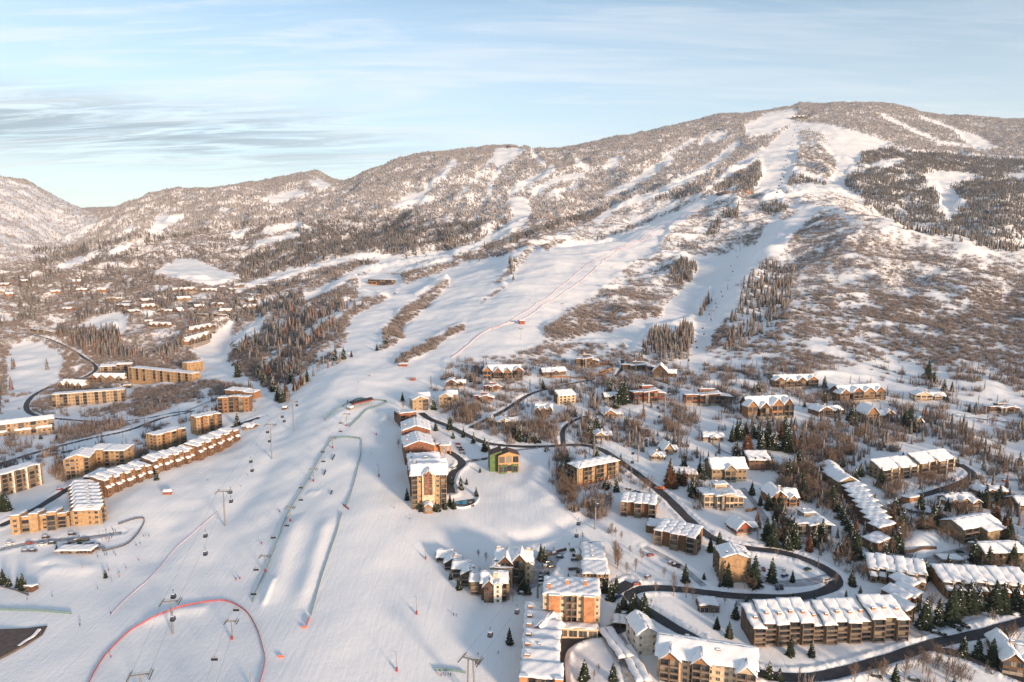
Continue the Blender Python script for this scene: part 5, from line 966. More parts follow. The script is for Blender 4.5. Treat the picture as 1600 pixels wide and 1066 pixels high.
# ------------------------------------------------------------------ lifts
def height_for(P_, hpx):
    lo, hi = .1, 120.; v0 = proj(P_.x, P_.y, P_.z)[1]
    for _ in range(30):
        h = (lo + hi) / 2
        if v0 - proj(P_.x, P_.y, P_.z + h)[1] < hpx: lo = h
        else: hi = h
    return h
def lift_tower(label, base, hpx, nxt, big, group, name='lift_tower', legs=1, red=False):
    P_ = hit(*base); h = height_for(P_, hpx); Q = hit(*nxt); rz = math.atan2(Q.y - P_.y, Q.x - P_.x) - math.pi / 2
    t = thing(name, label, 'lift tower', P_, rz, group); k = 1.0 if big else .62; arm = 3.6 * k
    if legs == 1: b = MB(); b.tube((0, 0, -3), (0, 0, h - .2), .62 * k, .36 * k, 10); b.build('pole', [M_STEEL], t)
    else:
        for s in (-1, 1): b = MB(); b.tube((s * 1.9, 0, -3), (s * 1.1, 0, h - .2), .45, .36, 10); b.build('pole', [M_STEEL], t)
    if red: b = MB(); b.box(-.6, .6, -1.0, -.6, .1, 1.7); b.build('safety_pad', [M_PADRED], t)
    b = MB(); b.box(-arm, arm, -.28 * k, .28 * k, h - .25, h + .3); b.box(-arm, arm, -.05, .05, h + 1.0 * k, h + 1.15 * k)
    for x in (-arm, -arm * .5, 0, arm * .5, arm - .1): b.box(x, x + .1, -.05, .05, h + .3, h + 1.0 * k)
    b.build('crossarm', [M_STEEL], t)
    for s in (-1, 1):
        b = MB(); x = s * arm; b.box(x - .12, x + .12, -3.4 * k, 3.4 * k, h - .12, h + .12)
        for j in range(8): y = (-3.1 + j * .886) * k; b.tube((x - .1, y, h + .28), (x + .12, y, h + .28), .3 * k, n=8)
        b.box(x + s * .35, x + s * .95, -3.6 * k, 3.6 * k, h - .5, h - .42); b.box(x + s * .9, x + s * .95, -3.6 * k, 3.6 * k, h + .5, h + .56); b.build('sheave_train', [M_STEEL], t)
    return P_, h, rz, arm
M_PADRED = mat('red_pad', (.25, .04, .045), .7); M_ROPE = mat('steel_rope', (.16, .16, .17), .5, metal=.5); M_CAB = mat('cabin_shell', (.018, .024, .05), .3, spec=.5); M_CABG = mat('cabin_glazing', (.035, .045, .07), .1, spec=.8)
M_WHITE = mat('white_paint', (.72, .71, .70), .5); M_BLACK = mat('black_steel', (.03, .03, .032), .5)
def cable_line(label, pts, arm, k=1.0):
    """pts: (tower top position, rz); two ropes with a little sag between towers"""
    b = MB()
    for s in (-1, 1):
        prev = None
        line = [P_ + Vector((math.cos(rz) * arm * s, math.sin(rz) * arm * s, .5)) for P_, rz in pts]
        for A, B_ in zip(line, line[1:]):
            sag = (B_ - A).length * .012; n = 8
            for i in range(n + 1):
                t_ = i / n; q = A.lerp(B_, t_); q.z -= sag * 4 * t_ * (1 - t_)
                if prev is not None and (q - prev).length > .01: b.tube(prev, q, .045 * k, n=4)
                prev = q
    o = b.build('lift_cable', [M_ROPE]); tagm(o, label, 'cable'); return o
def cabin_meshes():
    b = MB(); b.box(-1.05, 1.05, -1.0, 1.0, -2.35, -1.65, 0, 1, 1); b.box(-.92, .92, -.9, .9, -2.62, -2.352, 0); bod = b.mesh('cabin_body', [M_CAB])
    b = MB(); b.hexa([(-1.04, -.99, -1.65), (1.04, -.99, -1.65), (1.04, .99, -1.65), (-1.04, .99, -1.65), (-.86, -.82, -.55), (.86, -.82, -.55), (.86, .82, -.55), (-.86, .82, -.55)]); gl = b.mesh('cabin_glazing', [M_CABG])
    b = MB(); b.box(-.9, .9, -.86, .86, -.55, -.35, 0, .8, .8); b.box(-.7, .7, -.65, .65, -.349, -.2, 1); rf = b.mesh('cabin_roof', [M_CAB, M_SNOW])
    b = MB(); b.tube((0, 0, -.3), (0, 0, 1.7), .07, n=6); b.box(-.12, .12, -.5, .5, 1.6, 1.9); hg = b.mesh('hanger', [M_BLACK])
    b = MB(); b.box(-.75, .75, -1.12, -1.02, -2.4, -1.5); sk = b.mesh('ski_rack', [M_BLACK]); return bod, gl, rf, hg, sk
CABM = cabin_meshes()
def chair_meshes():
    b = MB(); b.box(-1.5, 1.5, -.5, .1, -3.3, -3.15); st = b.mesh('seat', [M_BLACK]); b = MB(); b.box(-1.5, 1.5, .05, .15, -3.2, -2.45); bk = b.mesh('backrest', [M_BLACK])
    b = MB(); b.tube((0, 0, .1), (0, 0, -1.6), .06, n=6); b.tube((-1.5, 0, -1.9), (1.5, 0, -1.9), .06, n=6); b.tube((0, 0, -1.5), (-1.45, 0, -1.95), .06, n=6); b.tube((0, 0, -1.5), (1.45, 0, -1.95), .06, n=6)
    for x in (-1.5, 1.5): b.tube((x, 0, -1.9), (x, .1, -3.25), .05, n=6)
    hg = b.mesh('hanger', [M_STEEL]); return st, bk, hg
CHAIRM = chair_meshes()
ORD = ['first', 'second', 'third', 'fourth', 'fifth', 'sixth', 'seventh', 'eighth', 'ninth', 'tenth', 'eleventh', 'twelfth', 'thirteenth', 'fourteenth', 'fifteenth', 'sixteenth', 'seventeenth', 'eighteenth', 'nineteenth', 'twentieth']
TEN = {2: 'twenty', 3: 'thirty', 4: 'forty', 5: 'fifty', 6: 'sixty', 7: 'seventy', 8: 'eighty', 9: 'ninety'}
def ordn(i):
    if i < 20: return ORD[i]
    n = i + 1
    return (TEN[n // 10] + '-' + ORD[n % 10 - 1]) if n % 10 else {20: 'twentieth', 30: 'thirtieth', 40: 'fortieth', 50: 'fiftieth', 60: 'sixtieth', 70: 'seventieth', 80: 'eightieth', 90: 'ninetieth'}[n]
def on_line(tops, u, v, drop):
    """point of the lift line seen at pixel v (allowing for the hanger), moved sideways to pixel u"""
    best = None
    for (A, _), (B_, _) in zip(tops, tops[1:]):
        for i in range(41):
            q = A.lerp(B_, i / 40); pv = proj(q.x, q.y, q.z - drop)[1]
            if best is None or abs(pv - v) < best[0]: best = (abs(pv - v), q)
    q = best[1].copy(); a, h = ray(u, v); q.x = a * q.y; q.z = h * q.y + drop; return q
def hang(kind, tops, pix, rz, fmt, group, drop):
    meshes, names, nm, cat = (CABM, ('cabin_shell', 'glazing', 'cabin_roof', 'hanger', 'ski_rack'), 'gondola_cabin', 'gondola cabin') if kind == 'cabin' else (CHAIRM, ('seat', 'backrest', 'hanger'), 'lift_chair', 'lift chair')
    for i, (u, v) in enumerate(sorted(pix, key=lambda p: -p[1])):
        q = on_line(tops, u, v, drop); t = thing(nm, fmt.format(ordn(i)), cat, q, rz, group)
        for me, n_ in zip(meshes, names): put(n_, me, t)
# left gondola
G1 = [((222, 1100), 45), ((270, 990), 50), ((352, 822), 54), ((425, 717), 53), ((459, 673), 45), ((506, 577), 32)]
tops = []
for i, (b_, hp) in enumerate(G1):
    nx = G1[i + 1][0] if i + 1 < len(G1) else (530, 530)
    P_, h, rz, arm = lift_tower('tall grey gondola tower on the left ski run, %s from the bottom edge' % ORD[i], b_, hp, nx, True, 'towers of the left gondola'); tops.append((P_ + Vector((0, 0, h)), rz))
cable_line('pair of steel ropes of the left gondola strung over the ski run', tops, 3.6)
hang('cabin', tops, [(271, 932), (270, 967), (321, 837), (321, 865), (360, 769), (361, 783), (392, 721), (394, 735), (418, 675), (421, 689), (441, 651), (444, 658), (464, 633)], tops[2][1], 'dark blue gondola cabin over the left ski run, {} up from the bottom', 'cabins of the left gondola', 1.6)
# right gondola
G2 = [((736, 1092), 62), ((840, 934), 42), ((930, 827), 46), ((997, 722), 27), ((1039, 645), 27), ((1075, 573), 18), ((1112, 502), 16), ((1137, 453), 15), ((1156, 393), 14), ((1171, 312), 8)]
tops2 = []
for i, (b_, hp) in enumerate(G2):
    nx = G2[i + 1][0] if i + 1 < len(G2) else (1173, 300)
    P_, h, rz, arm = lift_tower('grey gondola tower climbing past the houses, %s from the bottom edge' % ORD[i], b_, hp, nx, True, 'towers of the right gondola', legs=2 if i == 0 else 1); tops2.append((P_ + Vector((0, 0, h)), rz))
cable_line('pair of steel ropes of the right gondola running up through the village', tops2, 3.6)
hang('cabin', tops2, [(747, 1033), (766, 992), (808, 956), (901, 837), (904, 818), (934, 790), (988, 722), (989, 708), (1010, 687), (1010, 672), (1030, 651), (1028, 636), (1047, 617), (1045, 607), (1062, 591), (1076, 563), (1089, 543), (1087, 534), (1100, 522), (1098, 513), (1111, 499), (1108, 491), (1120, 480), (1118, 474), (1129, 463), (1127, 456), (1145, 424), (1142, 416), (1152, 402), (1150, 392), (1156, 371), (1165, 359), (1161, 350), (1170, 338), (1173, 314)], tops2[3][1], 'dark gondola cabin on the right line, {} up from the bottom', 'cabins of the right gondola', 1.6)
# chairlift of the terrain park
C1 = [((318, 1130), 24), ((363, 998), 27), ((415, 893), 24), ((454, 814), 21), ((490, 752), 19), ((520, 700), 16), ((542, 666), 19)]
tops3 = []
for i, (b_, hp) in enumerate(C1):
    nx = C1[i + 1][0] if i + 1 < len(C1) else (562, 640)
    P_, h, rz, arm = lift_tower('slim chairlift tower beside the teal park fence, %s from the bottom edge' % ORD[i], b_, hp, nx, False, 'towers of the park chairlift', red=True); tops3.append((P_ + Vector((0, 0, h)), rz))
tops3.append((hit(552, 642) + Vector((0, 0, 5)), tops3[-1][1]))
cable_line('pair of ropes of the park chairlift', tops3, 2.2)
hang('chair', tops3, [(335, 1030), (369, 953), (396, 928), (400, 890), (427, 840), (448, 821), (470, 781), (470, 762), (505, 721), (504, 706), (532, 674), (532, 661)], tops3[3][1], 'empty black chair of the park lift, {} up from the bottom', 'chairs of the park chairlift', 2.8)
# upper chairlifts
C2 = [((720, 583), 18), ((814, 531), 17), ((878, 495), 20), ((955, 430), 12), ((1040, 362), 9), ((1112, 312), 7)]; tops4 = []
for i, (b_, hp) in enumerate(C2):
    nx = C2[i + 1][0] if i + 1 < len(C2) else (1130, 305)
    P_, h, rz, arm = lift_tower('thin chairlift tower beside the race run, %s from the bottom' % ORD[i], b_, hp, nx, False, 'towers of the race-run chairlift'); tops4.append((P_ + Vector((0, 0, h)), rz))
C3 = [((1216, 303), 6), ((1224, 270), 5), ((1231, 243), 5), ((1239, 215), 5), ((1246, 190), 5)]; tops5 = []
for i, (b_, hp) in enumerate(C3):
    nx = C3[i + 1][0] if i + 1 < len(C3) else (1247, 186)
    P_, h, rz, arm = lift_tower('chairlift tower on the white run below the summit lodge, %s from the bottom' % ORD[i], b_, hp, nx, True, 'towers of the summit chairlift'); tops5.append((P_ + Vector((0, 0, h)), rz))
big_chair = MB(); big_chair.box(-3.0, 3.0, -1.2, 1.2, -5.5, -1.5, 0, .8, .8); big_chair.tube((0, 0, -1.5), (0, 0, .5), .4); BC = big_chair.mesh('lift_chair', [M_BLACK])
pp = []
for k in range(24): f = k / 23; pp.append((1216 + 31 * f - 1.6 + 3.2 * (k % 2), 300 - 112 * f))
for i, (u, v) in enumerate(pp):
    q = on_line(tops5, u, v, 2.5); o = bpy.data.objects.new('lift_chair', BC); COL.objects.link(o); o.location = q; o.rotation_euler = (0, 0, tops5[1][1]); tagm(o, 'tiny dark chair on the summit lift line, %s up from the bottom' % ordn(i), 'lift chair', 'chairs of the summit chairlift')
# chairlift top station
P_ = hit(545, 640); Q = hit(582, 629); L = (Q - P_).xy.length; rz = math.atan2(Q.y - P_.y, Q.x - P_.x)
t = thing('lift_station', 'chairlift top station with a curved dark and red roof inside the teal fence', 'lift station', P_, rz); DBG.append(('station', round(L)))
prof = [(-3.4 + 6.8 * i / 10, 5.2 + 1.9 * math.sin(math.pi * i / 10)) for i in range(11)]; b = MB(); b.prism(prof + [(3.3, 4.9), (-3.3, 4.9)], 'x', L * .12, L * .96); b.build('canopy', [M_BLACK], t)
b = MB(); b.box(L * .12, L * .96, -3.6, -3.38, 4.7, 5.6); b.build('red_trim', [M_PADRED], t); b = MB(); b.box(L * .16, L * .90, -2.4, 2.4, 3.4, 4.85); b.build('machinery', [M_STEEL], t)
for f in (.24, .55, .86): b = MB(); b.box(L * f - .4, L * f + .4, -.5, .5, -2, 3.4); b.build('post', [M_CONC], t)
b = MB(); b.box(-1, 5, -3, 3, -2, 1.8); b.box(-.2, 4.2, -2.2, 2.2, 1.8, 3.2, 1); b.build('operator_hut', [PAL['grey'], M_SNOW], t); LAND.append((560, 635, 'the lift station'))
# snow guns and lamp poles on the piste
def pole(label, base, hpx, head='gun'):
    P_ = hit(*base); h = height_for(P_, hpx); t = thing('snow_gun' if head == 'gun' else 'lamp_post', label, 'snow gun' if head == 'gun' else 'lamp post', P_, 0, 'poles along the ski run')
    b = MB(); b.tube((0, 0, -2), (0, 0, h), .16, .1, 8); b.build('pole', [M_STEEL], t); b = MB(); b.tube((0, 0, h - .2), (-1.1, -.5, h + .7), .16, .22, 8) if head == 'gun' else b.box(-.7, .7, -.25, .25, h, h + .5); b.build('nozzle' if head == 'gun' else 'lamp_head', [M_STEEL], t)
    b = MB(); b.box(-.4, .4, -.4, .4, .05, 1.9); b.build('safety_pad', [M_PADRED], t)
for lb, b_, hp in (('snow gun pole low on the wide piste, nearest the bottom edge', (620, 1049), 30), ('snow gun pole on the wide piste left of the timbered chalets', (651, 960), 27), ('snow gun pole above the chalets near the piste edge', (665, 874), 19), ('thin pole at the bottom edge inside the red arc fence', (392, 1075), 24),
                   ('snow gun pole near the piste edge below the lodges', (592, 745), 18), ('snow gun pole right of the teal park fence', (588, 680), 12), ('floodlight pole beside the skier road at the top of the main run', (577, 588), 8), ('pole left of the lift station fence', (543, 628), 7), ('pole at the upper fence corner', (508, 657), 7), ('pole on the race run above the timing hut', (828, 470), 12), ('pole beside the race fence on the upper bend', (909, 395), 10)): pole(lb, b_, hp)
# ------------------------------------------------------------------ fences
def fence(label, pix, h, col, group=None, post=(.25, .2, .15), step=5.0, name='safety_fence'):
    pts = spline([hit(u, v) for u, v in pix], 2.5); n = len(pts); V = []; Fc = []
    d = np.gradient(pts[:, :2], axis=0); d /= np.linalg.norm(d, axis=1)[:, None] + 1e-9; nr = np.stack([-d[:, 1], d[:, 0]], 1) * .05
    o0 = Vector(pts[0]); t = thing(name, label, 'fence', o0, 0, group)
    for k in range(n):
        g = ground(pts[k, 0], pts[k, 1]) - .05; tp = g + h * (1 + .06 * math.sin(k * 1.7))
        for s in (1, -1): V += [(pts[k, 0] + nr[k, 0] * s - o0.x, pts[k, 1] + nr[k, 1] * s - o0.y, g - o0.z), (pts[k, 0] + nr[k, 0] * s - o0.x, pts[k, 1] + nr[k, 1] * s - o0.y, tp - o0.z)]
    for k in range(n - 1):
        a = k * 4; Fc += [(a, a + 4, a + 5, a + 1), (a + 2, a + 3, a + 7, a + 6), (a + 1, a + 5, a + 7, a + 3)]
    me = bpy.data.meshes.new('netting'); me.from_pydata(V, [], Fc); me.materials.append(col); me.update(); o = bpy.data.objects.new('netting', me); COL.objects.link(o); o.parent = t
    pb = MB(); pb.tube((0, 0, -.3), (0, 0, h + .35), .06, n=5); pm = pb.mesh('post', [M_BLACK]); L = np.r_[0, np.cumsum(np.linalg.norm(np.diff(pts[:, :2], axis=0), axis=1))]; step = max(step, L[-1] / 90)
    for s in np.arange(0, L[-1], step): x = float(np.interp(s, L, pts[:, 0])); y = float(np.interp(s, L, pts[:, 1])); put('post', pm, t, (x - o0.x, y - o0.y, ground(x, y) - o0.z))
def net_mat(name, col): return mat(name, col, .8, .2, 3)
TEAL = net_mat('teal_netting', (.15, .23, .23)); REDN = net_mat('red_netting', (.36, .10, .12)); PINK = net_mat('faded_red_netting', (.62, .46, .46)); DARKF = net_mat('dark_rail', (.09, .08, .08)); ORANGE = net_mat('orange_marker', (.75, .13, .05))
fence('long teal netting fence down the left side of the terrain park', [(535, 684), (516, 690), (490, 736), (462, 782), (444, 815), (436, 838), (420, 880), (404, 915), (394, 941)], 1.1, TEAL)
fence('teal netting fence across the top of the terrain park', [(520, 686), (545, 684), (563, 686)], 1.4, TEAL)
fence('teal netting fence down the right side of the terrain park, upper half', [(565, 687), (563, 712), (556, 745), (549, 770), (540, 792)], 1.1, TEAL)
fence('teal netting fence down the right side of the park, lower half', [(534, 801), (527, 830), (515, 865), (502, 905), (486, 962)], 1.1, TEAL)
fence('short red end of the teal park fence', [(484, 966), (479, 979)], 1.6, REDN); fence('short red netting between the two teal park fences', [(536, 790), (545, 797)], 1.5, REDN)
fence('red netting fence in a wide arc round the lift line at the bottom left', [(134, 1080), (148, 1050), (170, 1018), (205, 985), (245, 963), (290, 947), (330, 940), (358, 941), (386, 958), (402, 985), (411, 1015), (414, 1035), (404, 1075)], .95, REDN)
fence('teal netting loop above the lift station', [(508, 655), (520, 645), (545, 630), (560, 624), (575, 625), (600, 627), (604, 630), (596, 634), (574, 641), (560, 655), (546, 668)], 1.5, TEAL)
fence('teal netting fence at the left frame edge above the plaza', [(-10, 953), (40, 955), (80, 957), (112, 960)], 1.3, TEAL)
fence('faint pink rope line down the left side of the main run', [(173, 961), (210, 925), (240, 898), (270, 862), (300, 835), (340, 800)], .45, PINK)
fence('dark rail fence round the skier drop-off', [(160, 862), (185, 856), (200, 850), (215, 835), (226, 815), (222, 810), (205, 813), (185, 820)], 1.1, DARKF, name='rail_fence')
fence('upper pink race fence along the top edge of the race run', [(1101, 323), (1060, 342), (1010, 366), (957, 392), (928, 408), (910, 420), (870, 452), (820, 488), (770, 515)], 1.0, PINK)
fence('lower pink race fence along the bottom edge of the race run', [(1045, 352), (1020, 368), (985, 384), (955, 400), (930, 420), (900, 445), (860, 472), (820, 498), (780, 510), (745, 528), (705, 560)], 1.2, PINK)
fence('white curved fence round the hotel pool', [(706, 793), (720, 795), (738, 791), (748, 781), (747, 772)], 1.2, M_WHITE, name='pool_fence')
fence('dark pole fence beside the snow-capped hut', [(-5, 915), (20, 922), (45, 931)], 1.0, DARKF, name='rail_fence')
fence('teal netting behind the waiting skiers at the bottom', [(680, 1048), (705, 1049), (728, 1053)], 1.3, TEAL)
for lb, p, wdt in (('orange marker board at the lower end of the park fence', (475, 982), 2.6), ('orange marker board alone on the piste', (439, 1028), 2.8)):
    q = hit(*p); t = thing('marker_board', lb, 'marker', q); b = MB(); b.box(-wdt / 2, wdt / 2, -.06, .06, .25, 1.15); b.build('board', [ORANGE], t)
    for s in (-1, 1): b = MB(); b.tube((s * wdt * .4, .12, -.3), (s * wdt * .4, .12, 1.1), .05); b.build('leg', [M_BLACK], t)
for i, (lb, p) in enumerate((('left of a red marker pair on the piste', (369, 906)), ('right of a red marker pair on the piste', (375, 905)), ('single red marker beside the upper chairlift', (409, 850)), ('red marker left of the park fence', (437, 800)))):
    q = hit(*p); t = thing('piste_marker', 'red padded marker, ' + lb, 'marker', q); b = MB(); b.tube((0, 0, -.2), (0, 0, 1.3), .35, .3, 8); b.build('pad', [M_PADRED], t); b = MB(); b.tube((0, 0, 1.3), (0, 0, 2.2), .05); b.build('pole', [M_BLACK], t)
for i, (lb, a, c) in enumerate((('upper', (523, 712), (519, 719)), ('middle', (509, 736), (506, 743)), ('lower', (519, 768), (517, 773)))):
    A = hit(*a); C_ = hit(*c); t = thing('park_rail', '%s dark slide rail set in the terrain park snow' % lb, 'park rail', A); d = C_ - A; b = MB(); b.tube((0, 0, .7), (d.x, d.y, d.z + .5), .45); b.build('rail', [M_BLACK], t)
    for f in (.15, .85): b = MB(); b.box(d.x * f - .1, d.x * f + .1, d.y * f - .1, d.y * f + .1, d.z * f - .4, d.z * f + .4); b.build('leg', [M_BLACK], t)
# walls, plaza, pool
def wallstrip(name, label, pix, h, material, th=.5):
    pts = spline([hit(u, v) for u, v in pix], 2.0); o0 = Vector(pts[0]); b = MB()
    for k in range(len(pts) - 1):
        p, q = pts[k], pts[k + 1]; dx, dy = q[0] - p[0], q[1] - p[1]; l = math.hypot(dx, dy) + 1e-6; nx, ny = -dy / l * th / 2, dx / l * th / 2
        z0 = [ground(*e[:2]) - o0.z for e in (p, q)]
        P8 = [(p[0] - nx - o0.x, p[1] - ny - o0.y, z0[0] - 1), (q[0] - nx - o0.x, q[1] - ny - o0.y, z0[1] - 1), (q[0] + nx - o0.x, q[1] + ny - o0.y, z0[1] - 1), (p[0] + nx - o0.x, p[1] + ny - o0.y, z0[0] - 1)]
        b.hexa(P8 + [(a_, c_, e_ + 1 + h) for a_, c_, e_ in P8])
    o = b.build(name, [material]); o.location = o0; tagm(o, label, 'wall')
wallstrip('retaining_wall', 'curved brown retaining wall round the drive of the deep-eaved villa', [(934, 571), (945, 570), (955, 572), (958, 577), (950, 581), (936, 583)], 3.2, PAL['timber'])
wallstrip('retaining_wall', 'lower straight brown retaining wall below the deep-eaved villa', [(920, 586), (935, 588), (950, 583)], 3.0, PAL['timber']); wallstrip('retaining_wall', 'long low retaining wall below the long brown house', [(856, 591), (880, 590), (905, 592), (921, 594)], 1.5, PAL['timber'])
wallstrip('retaining_wall', 'thin brown retaining wall right of the upper red house', [(786, 608), (805, 610), (822, 609)], 1.4, PAL['timber']); wallstrip('retaining_wall', 'timber retaining wall at the edge of the gondola lane', [(1022, 594), (1033, 597), (1047, 602)], 1.6, PAL['timber'])
wallstrip('retaining_wall', 'dark retaining wall under the tiered townhouses in shade', [(1409, 864), (1430, 862), (1463, 858)], 1.6, PAL['dark']); wallstrip('retaining_wall', 'curved dark wall at the back of the inn car park', [(845, 880), (850, 873), (865, 866), (885, 860)], 1.6, PAL['dark'])
wallstrip('retaining_wall', 'small brown retaining wall beside the pink villa', [(1165, 800), (1175, 799), (1182, 797)], 2.0, PAL['timber'])
M_PLAZA = mat('plaza_paving', (.11, .085, .075), .8, .2, .5)
def sheet(name, pix, m, lift, kind='structure'):
    pts = [hit(u, v) for u, v in pix]; c = sum(pts, Vector()) / len(pts); z = c.z + lift; b = MB(); b.poly([(p.x, p.y, max(z, ground(p.x, p.y) + lift)) for p in pts]); b.poly([(p.x, p.y, c.z - 2) for p in reversed(pts)])
    n = len(pts)
    for i in range(n): j = (i + 1) % n; b.poly([(pts[i].x, pts[i].y, c.z - 2), (pts[j].x, pts[j].y, c.z - 2), (pts[j].x, pts[j].y, max(z, ground(pts[j].x, pts[j].y) + lift)), (pts[i].x, pts[i].y, max(z, ground(pts[i].x, pts[i].y) + lift))])
    o = b.build(name, [m]); o['kind'] = kind; return o
sheet('pavement', [(-40, 986), (40, 983), (74, 979), (66, 993), (40, 1010), (0, 1031), (-40, 1050)], M_PLAZA, .5)
wallstrip('planter_wall', 'snow-dusted low wall on the brown plaza at the left edge', [(30, 1012), (42, 1003), (52, 997), (58, 990), (62, 986)], 1.2, M_SNOW, 1.4)
t = thing('pool', 'small heated outdoor pool with blue water at the foot of the hotel tower', 'pool', hit(722, 790), 0)
b = MB(); b.box(-8, 8, -1, 14, -3, .5); b.build('deck', [M_PLAZA], t); M_POOL = mat('pool_water', (.03, .22, .32), .1, .2, 1.2, .6); b = MB(); b.box(-6, 3, 1, 10, .504, .55); b.build('water', [M_POOL], t); b = MB(); b.ball((5, 5, .5), 1.4, 1.4, .3, 12); b.build('hot_tub', [M_CONC], t)
# ------------------------------------------------------------------ cars
def car_meshes():
    b = MB(); b.hexa([(-2.3, -.92, .35), (2.3, -.92, .35), (2.3, .92, .35), (-2.3, .92, .35), (-2.25, -.88, .98), (2.2, -.84, .92), (2.2, .84, .92), (-2.25, .88, .98)]); b.box(-1.7, .75, -.68, .68, 1.5, 1.58)
    bodym = b
    g = MB(); g.hexa([(-2.05, -.84, .98), (1.15, -.84, .95), (1.15, .84, .95), (-2.05, .84, .98), (-1.75, -.68, 1.5), (.6, -.68, 1.5), (.6, .68, 1.5), (-1.75, .68, 1.5)]); w_ = MB(); w_.tube((0, -.12, 0), (0, .12, 0), .36, n=10); w_.tube((0, -.13, 0), (0, .13, 0), .18, n=8, m=1)
    s = MB(); s.box(-1.6, .6, -.62, .62, 1.58, 1.72, 0, .9, .85); l = MB(); l.box(2.2, 2.27, -.22, .22, -.1, .1); return bodym, g.mesh('windows', [M_GLASS]), w_.mesh('wheel', [M_BLACK, M_STEEL]), s.mesh('snow_on_roof', [M_SNOW]), l.mesh('headlight', [M_WHITE])
CB, CG, CW, CS, CL_ = car_meshes()
CARC = {k: CB.mesh('body', [mat('paint_' + k, c, .3, spec=.6)]) for k, c in dict(black=(.02, .02, .024), white=(.7, .7, .7), red=(.28, .03, .03), blue=(.03, .07, .16), grey=(.18, .18, .19), green=(.03, .10, .07), orange=(.7, .18, .05)).items()}
CARS = [(72, 841, 'black', 5, 1), (113, 836, 'black', 8, 1), (16, 851, 'white', 12, 1), (46, 850, 'red', 10, 0), (66, 852, 'white', 10, 0), (82, 850, 'black', 10, 1), (52, 862, 'black', 0, 1), (40, 862, 'blue', 0, 1), (104, 852, 'black', 30, 1), (112, 848, 'grey', 30, 0), (120, 846, 'black', 30, 1), (134, 845, 'black', 20, 0), (141, 851, 'blue', 40, 1), (150, 853, 'black', 60, 1), (158, 858, 'grey', 60, 0), (132, 853, 'green', 30, 1),
 (62, 714, 'blue', 15, 0), (79, 711, 'black', 10, 1), (88, 710, 'grey', 10, 1), (100, 708, 'black', 10, 0), (108, 706, 'grey', 70, 1), (116, 705, 'blue', 70, 1), (160, 700, 'blue', 80, 0), (166, 700, 'blue', 80, 0), (181, 698, 'black', 80, 0), (187, 697, 'blue', 80, 0), (94, 766, 'red', 15, 1), (328, 643, 'blue', 30, 1), (333, 640, 'green', 30, 0), (57, 620, 'white', 80, 0), (397, 643, 'grey', 20, 1),
 (896, 861, 'green', 10, 0), (875, 872, 'black', 350, 1), (900, 869, 'black', 0, 1), (898, 876, 'grey', 0, 1), (857, 880, 'black', 20, 0), (862, 887, 'black', 20, 0), (853, 886, 'grey', 15, 1), (850, 897, 'black', 10, 1), (847, 903, 'grey', 10, 1), (845, 909, 'black', 10, 1), (846, 915, 'white', 10, 1), (897, 890, 'black', 0, 1), (903, 893, 'black', 80, 0), (891, 889, 'red', 80, 1), (816, 929, 'black', 340, 1), (867, 866, 'grey', 20, 1),
 (976, 765, 'white', 340, 1), (983, 766, 'grey', 340, 1), (991, 768, 'white', 340, 1), (998, 771, 'blue', 340, 0), (1006, 774, 'blue', 340, 0), (1061, 886, 'black', 60, 0), (1054, 884, 'black', 60, 1), (1047, 881, 'grey', 60, 1), (1016, 869, 'red', 20, 0), (995, 914, 'red', 10, 0), (1214, 920, 'blue', 75, 0), (1221, 919, 'black', 75, 0), (1225, 892, 'white', 60, 1), (1193, 891, 'red', 80, 0), (1226, 901, 'blue', 30, 1), (1097, 954, 'black', 20, 1), (967, 934, 'blue', 30, 0), (976, 961, 'black', 20, 1),
 (1262, 891, 'green', 20, 0), (1223, 953, 'black', 80, 1), (1213, 953, 'grey', 80, 1), (1232, 951, 'blue', 80, 1), (1499, 864, 'green', 0, 0), (1369, 1058, 'black', 340, 1), (1428, 1064, 'black', 340, 1), (1462, 990, 'black', 340, 1), (1471, 993, 'black', 340, 1), (1497, 982, 'grey', 300, 1), (1508, 980, 'black', 310, 0), (1408, 825, 'black', 0, 1), (1346, 770, 'black', 345, 0), (1387, 798, 'white', 350, 1), (1393, 792, 'green', 350, 0), (1558, 752, 'white', 10, 1), (1570, 753, 'red', 10, 1),
 (716, 695, 'red', 355, 0), (718, 700, 'black', 355, 1), (721, 704, 'red', 355, 0), (723, 709, 'grey', 355, 1), (709, 733, 'white', 60, 0), (742, 720, 'grey', 20, 1), (757, 718, 'black', 20, 1), (1219, 740, 'black', 10, 1), (1343, 738, 'blue', 10, 0), (1357, 733, 'green', 20, 0), (1162, 630, 'black', 10, 1), (1012, 903, 'grey', 40, 1), (1280, 942, 'black', 70, 0), (965, 668, 'black', 340, 1)]
CARTAG = []
for (u, v, c, ang, sn) in CARS:
    p = hit(u, v); t = thing('parked_car', '', 'car', (p.x, p.y, p.z + .02), R(ang), 'cars parked around the village'); put('body', CARC[c], t); put('windows', CG, t)
    if sn: put('snow_on_roof', CS, t)
    for x in (-1.45, 1.4):
        for y in (-.82, .82): put('wheel', CW, t, (x, y, .36))
    for y in (-.6, .6): put('headlight', CL_, t, (0, y, .75))
    CARTAG.append((t, u, v, {'white': 'white', 'black': 'black'}.get(c, c) + (' snow-topped' if sn else '') + ' car'))
p = hit(1028, 764); t = thing('truck', 'orange maintenance truck driving up the curving road', 'truck', (p.x, p.y, p.z + .2), R(140)); put('cab', CB.mesh('cab', [CARC['orange'].materials[0]]), t); put('windows', CG, t); b = MB(); b.box(-4.6, -1.9, -1.1, 1.1, .8, 2.3); b.build('dump_box', [CARC['orange'].materials[0]], t)
for x in (-3.9, -2.6, 1.4):
    for y in (-.95, .95): put('wheel', CW, t, (x, y, .36))
